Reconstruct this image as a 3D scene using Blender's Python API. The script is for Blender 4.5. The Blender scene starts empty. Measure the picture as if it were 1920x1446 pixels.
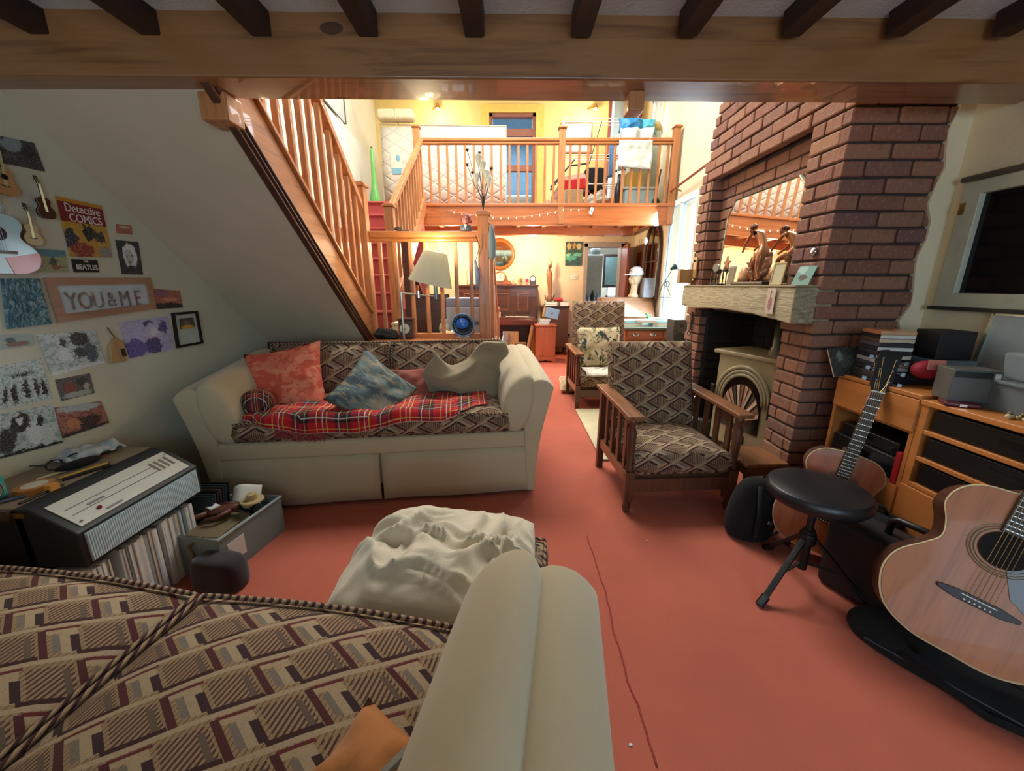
import bpy, math, random
from mathutils import Vector, Matrix, Euler, noise
C = bpy.context.scene.collection
SC = bpy.context.scene
R = math.radians
rnd = random.Random(7)

# ---------------------------------------------------------------- camera, world, light, exposure
F = 731.0; PITCH = R(14.4); H = 1.3
cam_d = bpy.data.cameras.new('camera'); cam_d.sensor_width = 36; cam_d.lens = F / 1920 * 36
cam_d.clip_start = .02
cam = bpy.data.objects.new('camera', cam_d); C.objects.link(cam)
cam.location = (0, 0, H); cam.rotation_euler = (R(90) - PITCH, 0, 0)
SC.camera = cam
SC.view_settings.view_transform = 'Standard'; SC.view_settings.look = 'None'
SC.view_settings.exposure = 0.44; SC.view_settings.gamma = 1; SC.view_settings.use_curve_mapping = False
w = bpy.data.worlds.new('daylight'); SC.world = w; w.use_nodes = True
w.node_tree.nodes['Background'].inputs[0].default_value = (.62, .80, 1, 1)
w.node_tree.nodes['Background'].inputs[1].default_value = 2.6

def area(name, loc, to, sx, sy, power, col):
    l = bpy.data.lights.new(name, 'AREA'); l.shape = 'RECTANGLE'; l.size = sx; l.size_y = sy
    l.energy = power; l.color = col
    o = bpy.data.objects.new(name, l); C.objects.link(o); o.location = loc
    o.rotation_euler = (Vector(to) - Vector(loc)).to_track_quat('-Z', 'Y').to_euler(); return o
def point(name, loc, power, col, r=.04):
    l = bpy.data.lights.new(name, 'POINT'); l.energy = power; l.color = col; l.shadow_soft_size = r
    o = bpy.data.objects.new(name, l); C.objects.link(o); o.location = loc; return o
COOL = (.56, .82, 1.0); WARM = (1.0, .76, .48); NEUT = (1, .90, .76)
area('window_light_back', (.7, -1.95, 1.45), (0.0, 1.6, 2.0), 1.5, 1.1, 20, COOL)
area('window_light_back_left', (-1.0, -1.95, 1.5), (-.6, 2.0, .9), 1.2, 1.1, 4, COOL)
area('window_light_french', (2.22, 5.55, 1.35), (-.6, 5.0, .8), .75, 1.9, 62, (.72, .88, 1))
area('window_light_upper', (2.2, 7.0, 3.5), (-1.0, 5.8, 3.0), .7, 1.0, 40, (.8, .92, 1))
area('skylight_light', (-.1, 4.6, 4.7), (-.1, 4.4, 0), 2.2, 1.9, 185, (1.0, .97, .90))
area('kitchen_light', (1.6, 9.4, 2.2), (1.6, 9.2, 0), 1.2, 1.2, 45, (.85, .94, 1))
point('ceiling_lamp_light', (-1.0, 6.9, 1.9), 58, WARM, .06)
point('ceiling_lamp_light.001', (.35, 6.9, 1.95), 58, WARM, .06)
point('wall_spot_light', (-1.25, 7.45, 4.1), 16, WARM, .04)
point('wall_spot_light.001', (1.35, 7.45, 4.1), 16, WARM, .04)
point('floor_lamp_light', (-.60, 3.08, 1.60), 9, (1, .80, .50), .03)
point('corner_lamp_light', (-.9, -1.0, 1.85), 5.5, (1, .74, .46), .12)

# ---------------------------------------------------------------- pixel to place (1920 x 1446 frame)
SP, CP = math.sin(PITCH), math.cos(PITCH)
def ray(px, py):
    u = (723 - py) / F; f = CP + u * SP
    return (px - 960) / F / f, (-SP + u * CP) / f       # x per y, z per y
def aty(px, py, Y): a, b = ray(px, py); return Vector((a * Y, Y, H + b * Y))
def atx(px, py, X): a, b = ray(px, py); Y = X / a; return Vector((X, Y, H + b * Y))
def atz(px, py, Z): a, b = ray(px, py); Y = (Z - H) / b; return Vector((a * Y, Y, Z))

# ---------------------------------------------------------------- mesh builder
class MB:
    def __init__(s): s.v = []; s.f = []; s.uv = []; s.sm = False
    def add(s, vs, fs, uvs=None):
        n = len(s.v); s.v += [Vector(p) for p in vs]; s.f += [tuple(i + n for i in f) for f in fs]
        s.uv += (uvs if uvs else [(0, 0)] * len(vs)); return s
    def box(s, x0, x1, y0, y1, z0, z1, m=None):
        vs = [Vector((x, y, z)) for x in (x0, x1) for y in (y0, y1) for z in (z0, z1)]
        if m is not None: vs = [m @ v for v in vs]
        return s.add(vs, [(0, 1, 3, 2), (4, 6, 7, 5), (0, 4, 5, 1), (2, 3, 7, 6), (0, 2, 6, 4), (1, 5, 7, 3)])
    def cbox(s, c, sx, sy, sz, rot=None):
        m = Matrix.Translation(c) @ (Euler(rot).to_matrix().to_4x4() if rot else Matrix())
        return s.box(-sx/2, sx/2, -sy/2, sy/2, -sz/2, sz/2, m)
    def bar(s, p, q, w_, h_, up=(0, 0, 1)):
        p, q = Vector(p), Vector(q); d = (q - p).normalized(); up = Vector(up)
        a = d.cross(up).normalized(); b = a.cross(d).normalized()
        vs = [e + a * i * w_/2 + b * j * h_/2 for e in (p, q) for i, j in ((-1, -1), (1, -1), (1, 1), (-1, 1))]
        return s.add(vs, [(3, 2, 1, 0), (4, 5, 6, 7), (0, 1, 5, 4), (1, 2, 6, 5), (2, 3, 7, 6), (3, 0, 4, 7)])
    def vbar(s, p, q, w_, d_):       # vertical-sided bar following slope: cross-section w_ in x, d_ tall in z
        p, q = Vector(p), Vector(q)
        d = Vector((q.x - p.x, q.y - p.y, 0)).normalized(); a = Vector((d.y, -d.x, 0)); z = Vector((0, 0, 1))
        vs = [e + a * i * w_/2 + z * j * d_ for e in (p, q) for i, j in ((-1, 0), (1, 0), (1, 1), (-1, 1))]
        return s.add(vs, [(3, 2, 1, 0), (4, 5, 6, 7), (0, 1, 5, 4), (1, 2, 6, 5), (2, 3, 7, 6), (3, 0, 4, 7)])
    def tube(s, pts, r, n=8, caps=True, closed=False):
        pts = [Vector(p) for p in pts]; m = len(pts); vs = []; 
        rs = r if isinstance(r, (list, tuple)) else [r] * m
        prev = None
        for i, p in enumerate(pts):
            if closed: d = pts[(i+1) % m] - pts[i-1]
            else: d = (pts[min(i+1, m-1)] - pts[max(i-1, 0)])
            d.normalize()
            if prev is None:
                t = Vector((0, 0, 1)) if abs(d.z) < .9 else Vector((1, 0, 0)); a = d.cross(t).normalized()
            else:
                a = (prev - d * prev.dot(d)).normalized()
            prev = a; b = d.cross(a)
            vs += [p + (a * math.cos(k*2*math.pi/n) + b * math.sin(k*2*math.pi/n)) * rs[i] for k in range(n)]
        fs = []
        for i in range(m if closed else m - 1):
            for k in range(n):
                j = (i + 1) % m
                fs.append((i*n+k, i*n+(k+1) % n, j*n+(k+1) % n, j*n+k))
        if caps and not closed: fs += [tuple(range(n-1, -1, -1)), tuple((m-1)*n+k for k in range(n))]
        return s.add(vs, fs)
    def lathe(s, prof, n=20, c=(0, 0, 0), m=None, sy=1):
        vs = []; c = Vector(c)
        for r_, z in prof:
            for k in range(n):
                a = k*2*math.pi/n; p = Vector((r_*math.cos(a), r_*math.sin(a)*sy, z))
                vs.append((m @ p if m is not None else p) + c)
        fs = [(i*n+k, i*n+(k+1) % n, (i+1)*n+(k+1) % n, (i+1)*n+k) for i in range(len(prof)-1) for k in range(n)]
        fs += [tuple(range(n-1, -1, -1)), tuple((len(prof)-1)*n+k for k in range(n))]
        return s.add(vs, fs)
    def ball(s, c, rx, ry=None, rz=None, n=12, m=None):
        ry = ry or rx; rz = rz or rx
        vs = []; k2 = n // 2
        for i in range(1, k2):
            t = math.pi * i / k2
            for k in range(n):
                a = 2*math.pi*k/n; vs.append(Vector((rx*math.sin(t)*math.cos(a), ry*math.sin(t)*math.sin(a), rz*math.cos(t))))
        vs += [Vector((0, 0, rz)), Vector((0, 0, -rz))]
        if m is not None: vs = [m @ v for v in vs]
        vs = [v + Vector(c) for v in vs]
        fs = [(i*n+k, (i+1)*n+k, (i+1)*n+(k+1) % n, i*n+(k+1) % n) for i in range(k2-2) for k in range(n)]
        t, b = (k2-1)*n, (k2-1)*n+1
        fs += [(t, k, (k+1) % n) for k in range(n)] + [(b, (k2-2)*n+(k+1) % n, (k2-2)*n+k) for k in range(n)]
        return s.add(vs, fs)
    def prism(s, poly, d0, d1, m=None):   # poly in local xy, extruded d0..d1 in z, m places it
        n = len(poly); vs = [Vector((x, y, z)) for z in (d0, d1) for x, y in poly]
        if m is not None: vs = [m @ v for v in vs]
        fs = [tuple(range(n-1, -1, -1)), tuple(range(n, 2*n))] + [(k, (k+1) % n, n+(k+1) % n, n+k) for k in range(n)]
        uvs = [(x, y) for z in (0, 1) for x, y in poly]
        return s.add(vs, fs, uvs)
    def loft(s, secs):
        n = len(secs[0]); vs = [p for sec in secs for p in sec]; m = len(secs)
        fs = [(i*n+k, i*n+(k+1) % n, (i+1)*n+(k+1) % n, (i+1)*n+k) for i in range(m-1) for k in range(n)]
        fs += [tuple(range(n-1, -1, -1)), tuple((m-1)*n+k for k in range(n))]
        return s.add(vs, fs)
    def grid(s, fn, nu, nv):
        vs = []; uv = []
        for j in range(nv+1):
            for i in range(nu+1):
                vs.append(fn(i/nu, j/nv)); uv.append((i/nu, j/nv))
        fs = [(j*(nu+1)+i, j*(nu+1)+i+1, (j+1)*(nu+1)+i+1, (j+1)*(nu+1)+i) for j in range(nv) for i in range(nu)]
        return s.add(vs, fs, uv)
    def quad(s, a, b, c, d, t=.004):      # a,b,c,d corners (bl, br, tr, tl); thickness away from the face
        a, b, c, d = map(Vector, (a, b, c, d)); n = (b-a).cross(d-a).normalized() * t
        return s.add([a, b, c, d, a-n, b-n, c-n, d-n],
            [(0, 1, 2, 3), (7, 6, 5, 4), (0, 4, 5, 1), (1, 5, 6, 2), (2, 6, 7, 3), (3, 7, 4, 0)], [(0, 0), (1, 0), (1, 1), (0, 1)]*2)
    def smooth(s): s.sm = True; return s
    def xf(s, m): s.v = [m @ p for p in s.v]; return s

def raw(name, mb, m, bevel=0, sub=0, solid=0, seg=2, sharp=35):
    me = bpy.data.meshes.new(name); me.from_pydata([tuple(p) for p in mb.v], [], mb.f)
    ul = me.uv_layers.new(name='UVMap')
    ul.data.foreach_set('uv', [c for l in me.loops for c in mb.uv[l.vertex_index]])
    if m: me.materials.append(m)
    import bmesh
    b = bmesh.new(); b.from_mesh(me); bmesh.ops.recalc_face_normals(b, faces=b.faces); b.to_mesh(me); b.free()
    o = bpy.data.objects.new(name, me); C.objects.link(o)
    if solid: md = o.modifiers.new('t', 'SOLIDIFY'); md.thickness = solid; md.offset = -1
    if bevel: md = o.modifiers.new('b', 'BEVEL'); md.width = bevel; md.segments = seg; md.limit_method = 'ANGLE'; md.angle_limit = R(sharp)
    if sub: md = o.modifiers.new('s', 'SUBSURF'); md.levels = sub; md.render_levels = sub
    if mb.sm or sub: me.shade_smooth()
    elif bevel: me.shade_smooth(); 
    if bevel and not mb.sm and not sub:
        md = o.modifiers.new('w', 'WEIGHTED_NORMAL'); md.keep_sharp = True
    return o
def tag(o, label=None, cat=None, group=None, kind=None):
    if label: o['label'] = label
    if cat: o['category'] = cat
    if group: o['group'] = group
    if kind: o['kind'] = kind
    return o
def thing(name, label, cat, loc=(0, 0, 0), rz=0, group=None, rot=None):
    o = bpy.data.objects.new(name, None); C.objects.link(o); o.location = loc
    o.rotation_euler = rot if rot else (0, 0, rz); o.empty_display_size = .05
    return tag(o, label, cat, group)
def mw(o): return Matrix.LocRotScale(o.location, o.rotation_euler, o.scale)
def part(par, name, mb, m, world=False, label=None, kind=None, **k):
    """part in the thing's own frame; world=True when mb holds world coordinates"""
    if world:
        t = par
        while t.parent: t = t.parent
        mb.xf(mw(t).inverted())
    o = raw(name, mb, m, **k); o.parent = par
    if label: o['label'] = label
    if kind: o['kind'] = kind
    return o
def solo(name, mb, m, label, cat, loc=None, rot=(0, 0, 0), group=None, world=False, **k):
    """a thing that is one mesh; loc given with local mesh, or world=True and loc = its base point"""
    if loc is None:
        c = sum(mb.v, Vector()) / len(mb.v); loc = (c.x, c.y, min(p.z for p in mb.v)); world = True
    if world: mb.xf(Matrix.LocRotScale(Vector(loc), Euler(rot), None).inverted())
    o = raw(name, mb, m, **k); o.location = loc; o.rotation_euler = rot
    return tag(o, label, cat, group)
def struct(name, mb, m, par=None, **k):
    o = raw(name, mb, m, **k)
    if par: o.parent = par
    o['kind'] = 'structure'; return o
def kids(o): return [c for c in bpy.data.objects if c.parent == o]
def dup(root, loc, rz=0, label=None, group=None, rot=None):
    def cp(o, par=None):
        c = o.copy(); C.objects.link(c)
        if par: c.parent = par
        for ch in kids(o): 
            if ch != c: cp(ch, c)
        return c
    r = root.copy(); C.objects.link(r); r.location = loc; r.rotation_euler = rot if rot else (0, 0, rz)
    for ch in [c for c in bpy.data.objects if c.parent == root]: cp(ch, r)
    if label: r['label'] = label
    if group: r['group'] = group
    return r
def inst(proto, name, par, loc, scale=(1, 1, 1), rot=(0, 0, 0)):
    o = proto.copy(); o.name = name; C.objects.link(o); o.parent = par; o.location = loc; o.scale = scale; o.rotation_euler = rot
    return o

# ---------------------------------------------------------------- materials
def srgb(h):
    if isinstance(h, str):
        h = h.lstrip('#'); c = [int(h[i:i+2], 16)/255 for i in (0, 2, 4)]
        return tuple(((x+.055)/1.055)**2.4 if x > .04045 else x/12.92 for x in c)
    return h
class NT:
    def __init__(s, name):
        s.m = bpy.data.materials.new(name); s.m.use_nodes = True; s.t = s.m.node_tree; s.t.nodes.clear()
        s.out = s.t.nodes.new('ShaderNodeOutputMaterial'); s.b = s.n('ShaderNodeBsdfPrincipled')
        s.t.links.new(s.b.outputs[0], s.out.inputs[0])
    def n(s, k, **kw):
        x = s.t.nodes.new(k)
        for a, v in kw.items(): setattr(x, a, v)
        return x
    def l(s, a, b): s.t.links.new(a, b)
    def set(s, node, i, v):
        if isinstance(v, E): v = v.v
        if hasattr(v, 'is_output'): s.l(v, node.inputs[i])
        else: node.inputs[i].default_value = v
    def math(s, op, a, b=0., c=None):
        x = s.n('ShaderNodeMath', operation=op); s.set(x, 0, a); s.set(x, 1, b)
        if c is not None: s.set(x, 2, c)
        return E(s, x.outputs[0])
    def clamp01(s, a):
        x = s.n('ShaderNodeClamp'); s.set(x, 0, a); return E(s, x.outputs[0])
    def mix(s, f, a, b):
        x = s.n('ShaderNodeMix', data_type='RGBA'); s.set(x, 0, f)
        for i, c in ((6, a), (7, b)):
            if isinstance(c, (tuple, list, str)): c = srgb(c); c = (*c[:3], 1)
            s.set(x, i, c)
        return E(s, x.outputs[2])
    def coord(s, kind='Object'):
        x = s.n('ShaderNodeTexCoord'); return x.outputs[kind]
    def xyz(s, sock):
        x = s.n('ShaderNodeSeparateXYZ'); s.l(sock, x.inputs[0]); return [E(s, o) for o in x.outputs]
    def vec(s, a, b, c=0.):
        x = s.n('ShaderNodeCombineXYZ'); s.set(x, 0, a); s.set(x, 1, b); s.set(x, 2, c); return x.outputs[0]
    def scaled(s, sock, sc):
        x = s.n('ShaderNodeMapping'); s.l(sock, x.inputs[0]); x.inputs[3].default_value = sc; return x.outputs[0]
    def noise(s, sock, scale=5, detail=3, rough=.5, dist=0):
        x = s.n('ShaderNodeTexNoise'); s.l(sock, x.inputs['Vector']); x.inputs['Scale'].default_value = scale
        x.inputs['Detail'].default_value = detail; x.inputs['Roughness'].default_value = rough
        x.inputs['Distortion'].default_value = dist; return E(s, x.outputs[0])
    def ramp(s, f, stops):
        x = s.n('ShaderNodeValToRGB'); s.set(x, 0, f); r = x.color_ramp
        while len(r.elements) < len(stops): r.elements.new(.5)
        for e, (p, c) in zip(r.elements, stops): e.position = p; e.color = (*srgb(c)[:3], 1)
        return E(s, x.outputs[0])
    def bump(s, h, st=.2, d=.01):
        x = s.n('ShaderNodeBump'); s.set(x, 'Height', h); x.inputs['Strength'].default_value = st; x.inputs['Distance'].default_value = d
        s.l(x.outputs[0], s.b.inputs['Normal'])
    def fin(s, col, rough=.5, metal=0, **kw):
        if isinstance(col, (tuple, list, str)): col = srgb(col); col = (*col[:3], 1)
        s.set(s.b, 'Base Color', col); s.set(s.b, 'Roughness', rough); s.set(s.b, 'Metallic', metal)
        for k, v in kw.items(): s.set(s.b, k.replace('_', ' '), v)
        return s.m
class E:
    def __init__(s, nt, v): s.nt = nt; s.v = v
    def __add__(s, o): return s.nt.math('ADD', s, o)
    __radd__ = __add__
    def __sub__(s, o): return s.nt.math('SUBTRACT', s, o)
    def __rsub__(s, o): return s.nt.math('SUBTRACT', o, s)
    def __mul__(s, o): return s.nt.math('MULTIPLY', s, o)
    __rmul__ = __mul__
    def __truediv__(s, o): return s.nt.math('DIVIDE', s, o)
    def __lt__(s, o): return s.nt.math('LESS_THAN', s, o)
    def __gt__(s, o): return s.nt.math('GREATER_THAN', s, o)
    def fr(s): return s.nt.math('FRACT', s)
    def fl(s): return s.nt.math('FLOOR', s)
    def ab(s): return s.nt.math('ABSOLUTE', s)
    def band(s, c, h): return s.nt.math('COMPARE', s, c, h)     # 1 when |s-c|<=h
_mc = {}
def M(name, col, rough=.5, metal=0, var=.10, scale=12, bump=.0, bscale=None, **kw):
    if name in _mc: return _mc[name]
    t = NT(name); co = t.coord(); n = t.noise(co, scale, 4, .6)
    c = srgb(col); lo = tuple(x*(1-var) for x in c); hi = tuple(min(1, x*(1+var)) for x in c)
    cc = t.ramp(n, [(.3, lo), (.7, hi)])
    if bump: t.bump(t.noise(co, bscale or scale*6, 3, .6), bump, .004)
    _mc[name] = t.fin(cc, rough, metal, **kw); return _mc[name]
def wood(name, col, dark, axis=0, rough=.4, scale=1., knots=0, coat=0.):
    t = NT(name); co = t.coord(); s3 = [14*scale]*3; s3[axis] = .9*scale
    g = t.noise(t.scaled(co, s3), 2.2, 5, .62, .6)
    c = t.ramp(g, [(.28, dark), (.48, col), (.75, tuple(min(1, x*1.18) for x in srgb(col)))])
    big = t.noise(co, 1.7, 2); c = t.mix((big*1.6-.55)*.45, c, dark)
    if knots:
        v = t.n('ShaderNodeTexVoronoi'); s4 = [3.2]*3; s4[axis] = 1.5; t.l(t.scaled(co, s4), v.inputs[0]); v.inputs['Scale'].default_value = knots
        k = E(t, v.outputs['Distance']); c = t.mix(t.math('MULTIPLY', (k < .075), .8), c, '#1d0d06')
    t.bump(g, .12, .003)
    m = t.fin(c, rough); t.b.inputs['Coat Weight'].default_value = coat; return m
def emis(name, col, st):
    t = NT(name); c = srgb(col); t.b.inputs['Emission Color'].default_value = (*c, 1); t.b.inputs['Emission Strength'].default_value = st
    return t.fin(col, .5)
# fabrics
def fabric_pattern(name, period=.15, row=.112, tone=1., flip=1):
    t = NT(name); x, y, z = t.xyz(t.coord()); nx, ny, nz = t.xyz(t.coord('Normal'))
    top = nz.ab() > .6; side = nx.ab() > .72
    u = x + (y - x) * side * (1 - top); v = z + (y - z) * top
    u = u * flip + 10.; v = v + 10.
    # oblique cell: a runs up to the right, b steeply up to the left
    ca, sa = math.cos(R(31)), math.sin(R(31)); cb, sb = -.866, .5
    det = ca*sb - cb*sa
    a = (u*(sb/det) - v*(cb/det)) * (1/period); b = (v*(ca/det) - u*(sa/det)) * (1/row)
    b0 = b.fl(); a = a + b0*.37; p = a.fr(); q = b.fr()
    st = (u * (1/.0105)).fr() > .55
    hatch = t.mix(st, '#b09a76', '#54302c')
    st2 = (u * (1/.0105)).fr() > .8
    c = t.mix(st2, '#b29a74', '#7a5a44')
    c = t.mix(p.band(.26, .24) * q.band(.56, .34), c, hatch)
    c = t.mix(p.band(.80, .045) * q.band(.62, .26), c, '#8a8478')
    def r(c_, pc, ph, qc, qh, col): return t.mix(p.band(pc, ph) * q.band(qc, qh), c_, col)
    c = r(c, .66, .10, .56, .36, '#c9b48f')
    c = r(c, .60, .05, .66, .24, '#1b1a2a')
    c = r(c, .74, .16, .26, .06, '#c9b48f')
    c = r(c, .72, .20, .165, .035, '#6b1d2b')
    c = r(c, .945, .045, .58, .42, '#4b1524')
    c = r(c, .10, .035, .62, .30, '#6f6455')
    c = r(c, .5, .5, .055, .055, '#cdb896')
    c = r(c, .30, .30, .95, .05, '#2a1320')
    n = t.noise(t.coord(), 260, 2); c = t.mix(n*.30+.34, c, '#41200f')
    t.bump(t.noise(t.coord(), 420, 2) + (u*(1/.0052)).fr()*.4, .35, .002)
    return t.fin(c, .95)
def tartan(name, sc=1., base='#b3121c', uvm=True):
    t = NT(name); x, y, z = t.xyz(t.coord('UV') if uvm else t.coord())
    def layer(w_):
        f = (w_ * sc).fr(); return f
    fx, fy = layer(x), layer(y if uvm else y)
    def set1(f): return [(f.band(.5, .17), '#1c1c33'), (f.band(.5, .10), '#12261f')]
    c = t.mix(.0, base, base)
    tw = ((x + y) * 190).fr() > .5
    for f in (fx, fy):
        c = t.mix(f.band(.5, .19) * .62, c, '#10122a'); c = t.mix(f.band(.5, .05) * .7, c, '#a3101b')
    both = fx.band(.5, .19) * fy.band(.5, .19); c = t.mix(both*.8, c, '#0d1512')
    for f in (fx, fy):
        for p_ in (.0, .12, .88):
            c = t.mix(f.band(p_ if p_ else .02, .011) * .75, c, '#c9b25a' if p_ else '#c9c2b4')
        c = t.mix(f.band(.40, .010)*.7, c, '#c9c2b4'); c = t.mix(f.band(.60, .010)*.7, c, '#b9a24a')
    c = t.mix(tw*.14, c, '#140404')
    t.bump(t.noise(t.coord(), 300, 2), .4, .002)
    return t.fin(c, .95)
def cloth(name, col, var=.12, scale=6, bs=200, rough=.95, bump=.3):
    t = NT(name); co = t.coord(); c = srgb(col)
    n = t.noise(co, scale, 4, .6); w_ = t.noise(t.scaled(co, (1, 1, 12)), bs, 2)
    cc = t.ramp(n, [(.25, tuple(k*(1-var) for k in c)), (.75, tuple(min(1, k*(1+var)) for k in c))])
    cc = t.mix(w_*.15, cc, tuple(k*.6 for k in c)); t.bump(w_, bump, .002)
    m = t.fin(cc, rough); t.b.inputs['Sheen Weight'].default_value = .25; return m
# picture: background + wobbling blobs, in UV space
def pic(name, bg, blobs, wob=.35, rough=.4, bg2=None, nz=9, seed=0.):
    t = NT(name); uvs = t.coord('UV'); x, y, z = t.xyz(uvs)
    n1 = t.noise(t.vec(x + seed, y, seed), nz, 4, .65); n2 = t.noise(t.vec(x, y + seed + 3.3, seed), nz*1.3, 4, .65)
    c = t.mix(n1 > .52, bg, bg2 if bg2 else bg)
    xx = x + (n1-.5)*wob; yy = y + (n2-.5)*wob
    for cx, cy, rx, ry, col in blobs:
        dx = (xx-cx)*(1/rx); dy = (yy-cy)*(1/ry); c = t.mix(t.clamp01((1. - (dx*dx + dy*dy))*3.5), c, col)
    n3 = t.noise(t.vec(x + 7.7, y, seed), 34, 3, .7); c = t.mix((n3 > .56)*.28, c, '#101214'); c = t.mix((n3 < .43)*.22, c, '#e6e6e0')
    return t.fin(c, rough)

wall_m = M('plaster_cream', '#c3c2ae', .9, var=.04, scale=3, bump=.25, bscale=90)
wall_soffit = M('plaster_soffit', '#bcae95', .9, var=.05, scale=3, bump=.3, bscale=60)  # warm grey plaster colour of the stair soffit
wall_warm = M('plaster_warm', '#dccdab', .9, var=.05, scale=2.5, bump=.3, bscale=60)
wall_yel = M('plaster_yellow', '#dcc684', .9, var=.05, scale=2, bump=.2, bscale=60)
wall_wht = M('plaster_white', '#e9e6da', .9, var=.04, scale=2, bump=.25, bscale=60)
ceil_m = M('ceiling_paper', '#c6cccb', .9, var=.05, scale=14, bump=.7, bscale=70)
pine = wood('pine_beam', '#8d6038', '#683f22', 0, .40, .8, knots=1.2, coat=.7)
pine_y = wood('pine_along', '#b0703f', '#7c4424', 1, .38, 1., coat=.25)
pine_z = wood('pine_upright', '#b27443', '#80482a', 2, .4, 1.4, coat=.2)
pine_x = wood('pine_across', '#b0703c', '#80431f', 0, .35, 1., coat=.35)
fascia_m = wood('pine_fascia', '#b96a38', '#93481f', 0, .3, .7, knots=.8, coat=.5)
dkwood = wood('stained_joist', '#301a12', '#170b08', 1, .55, 1.)
mahog = wood('mahogany', '#4b2a1d', '#2a1410', 0, .4, 1.2, coat=.2)
oak = wood('oak_chair', '#5b3723', '#321b12', 2, .38, 1.3, coat=.3)
oak_y = wood('oak_arm', '#855637', '#4b2d1c', 1, .34, 1.3, coat=.35)
unitw = wood('cabinet_veneer', '#b9743a', '#a2602c', 1, .45, .5)
black = M('black_plastic', '#0c0c0e', .45, var=.3, scale=8)
blackv = M('black_vinyl', '#141416', .6, var=.2, scale=30, bump=.3)
blackc = cloth('black_cloth', '#050508', .3); blackc.node_tree.nodes['Principled BSDF'].inputs['Sheen Weight'].default_value = .02
chrome = M('chrome', '#c9ccd0', .18, 1, var=.03)
brass = M('brass', '#b28b4c', .3, 1, var=.1)
whitep = M('white_plastic', '#d9dbd6', .4, var=.03)
paper = M('paper', '#e8e4d6', .8, var=.05, scale=5)
cream_m = cloth('sofa_cream', '#b7a888', .07, 3, 160, bump=.15)
patt = fabric_pattern('geometric_weave')

# carpet
def carpet(name, col):
    t = NT(name); co = t.coord(); n = t.noise(co, 1.6, 4, .6); f = t.noise(co, 500, 2)
    c = srgb(col); cc = t.ramp(n, [(.3, tuple(k*.86 for k in c)), (.7, tuple(min(1, k*1.1) for k in c))])
    cc = t.mix(f*.25, cc, tuple(k*.55 for k in c)); t.bump(f, .35, .003); return t.fin(cc, 1.)
carp = carpet('carpet_salmon', '#ae5a45'); carp2 = carpet('stair_carpet', '#ac4a48')

# ================================================================ SETTING
XL, XR = -2.0, 2.12
def xr_(y): return XR + max(0, y-2.0)*.035      # right wall drifts out towards the far end
def xl_(y): return XL - max(0, y-3.3)*.07
YF = 7.8
struct('floor', MB().box(-3.2, 3.2, -2.2, 10.6, -.1, 0), carp)
# left wall: lower thick plaster and thinner upper part with a ledge at 3.3 m
g = MB().box(XL-.25, XL, -2.2, 3.3, 0, 4.9)
for z0, z1, off in ((0, 3.3, 0), (3.3, 4.9, -.09)):
    g.add([(xl_(3.3)+off, 3.3, z0), (xl_(YF)+off, YF, z0), (xl_(YF)+off, YF, z1), (xl_(3.3)+off, 3.3, z1),
           (-2.9, 3.3, z0), (-2.9, YF, z0), (-2.9, YF, z1), (-2.9, 3.3, z1)],
          [(3, 2, 1, 0), (4, 5, 6, 7), (0, 1, 5, 4), (3, 7, 6, 2), (0, 4, 7, 3), (1, 2, 6, 5)])
struct('wall_left', g, wall_m)
# right wall in pieces around window_1 (french window) and window_3 (gallery)
g = MB()
def rw(y0, y1, z0, z1):
    g.add([(xr_(y0), y0, z0), (xr_(y1), y1, z0), (xr_(y1), y1, z1), (xr_(y0), y0, z1),
           (xr_(y0)+.3, y0, z0), (xr_(y1)+.3, y1, z0), (xr_(y1)+.3, y1, z1), (xr_(y0)+.3, y0, z1)],
          [(0, 1, 2, 3), (7, 6, 5, 4), (4, 5, 1, 0), (2, 6, 7, 3), (3, 7, 4, 0), (5, 6, 2, 1)])
rw(-2.2, 1.36, 0, 4.9); rw(1.36, 1.98, 0, 1.2); rw(1.36, 1.98, 1.76, 4.9); rw(1.98, 5.05, 0, 4.9)
rw(5.05, 6.0, 2.42, 4.9); rw(6.0, 6.75, 0, 4.9); rw(6.75, 7.25, 0, 2.95); rw(6.75, 7.25, 4.2, 4.9); rw(7.25, 8.1, 0, 4.9)
struct('wall_right', g, wall_warm)
# far wall: lower cream with doorway, upper yellow with french door
g = MB(); DX0, DX1, DZ = 1.38, 2.12, 2.07
g.box(-2.9, DX0, YF, YF+.25, 0, 2.2).box(DX1, 3.0, YF, YF+.25, 0, 2.2).box(DX0, DX1, YF, YF+.25, DZ, 2.2)
struct('wall_far', g, wall_warm)
g = MB(); UX0, UX1, UZ = -.40, .42, 4.22
g.box(-2.9, UX0, YF, YF+.25, 2.2, 4.9).box(UX1, 3.0, YF, YF+.25, 2.2, 4.9).box(UX0, UX1, YF, YF+.25, UZ, 4.9)
struct('wall_far_upper', g, wall_yel)
g = MB().box(-2.4, -1.6, -2.25, -2.05, 0, 2.3).box(-.4, .25, -2.25, -2.05, 0, 2.3).box(1.75, 2.6, -2.25, -2.05, 0, 2.3)
g.box(-1.6, -.4, -2.25, -2.05, 0, .9).box(-1.6, -.4, -2.25, -2.05, 2.05, 2.3).box(.25, 1.75, -2.25, -2.05, 0, .85).box(.25, 1.75, -2.25, -2.05, 2.05, 2.3)
struct('wall_back', g, wall_m)
ceil = struct('ceiling', MB().box(-2.3, 2.5, -2.2, 1.74, 2.24, 2.34), ceil_m)
jm = MB().box(-.036, .036, -2.05, 1.672, 2.165, 2.245)
for i, x in enumerate((-1.68, -1.29, -.897, -.515, -.134, .248, .63, 1.0, 1.374, 1.756)):
    o = raw('joist', jm, dkwood, bevel=.006) if i == 0 else o.copy()
    if i: C.objects.link(o)
    o.parent = ceil; o.location = (x, 0, 0)
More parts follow.
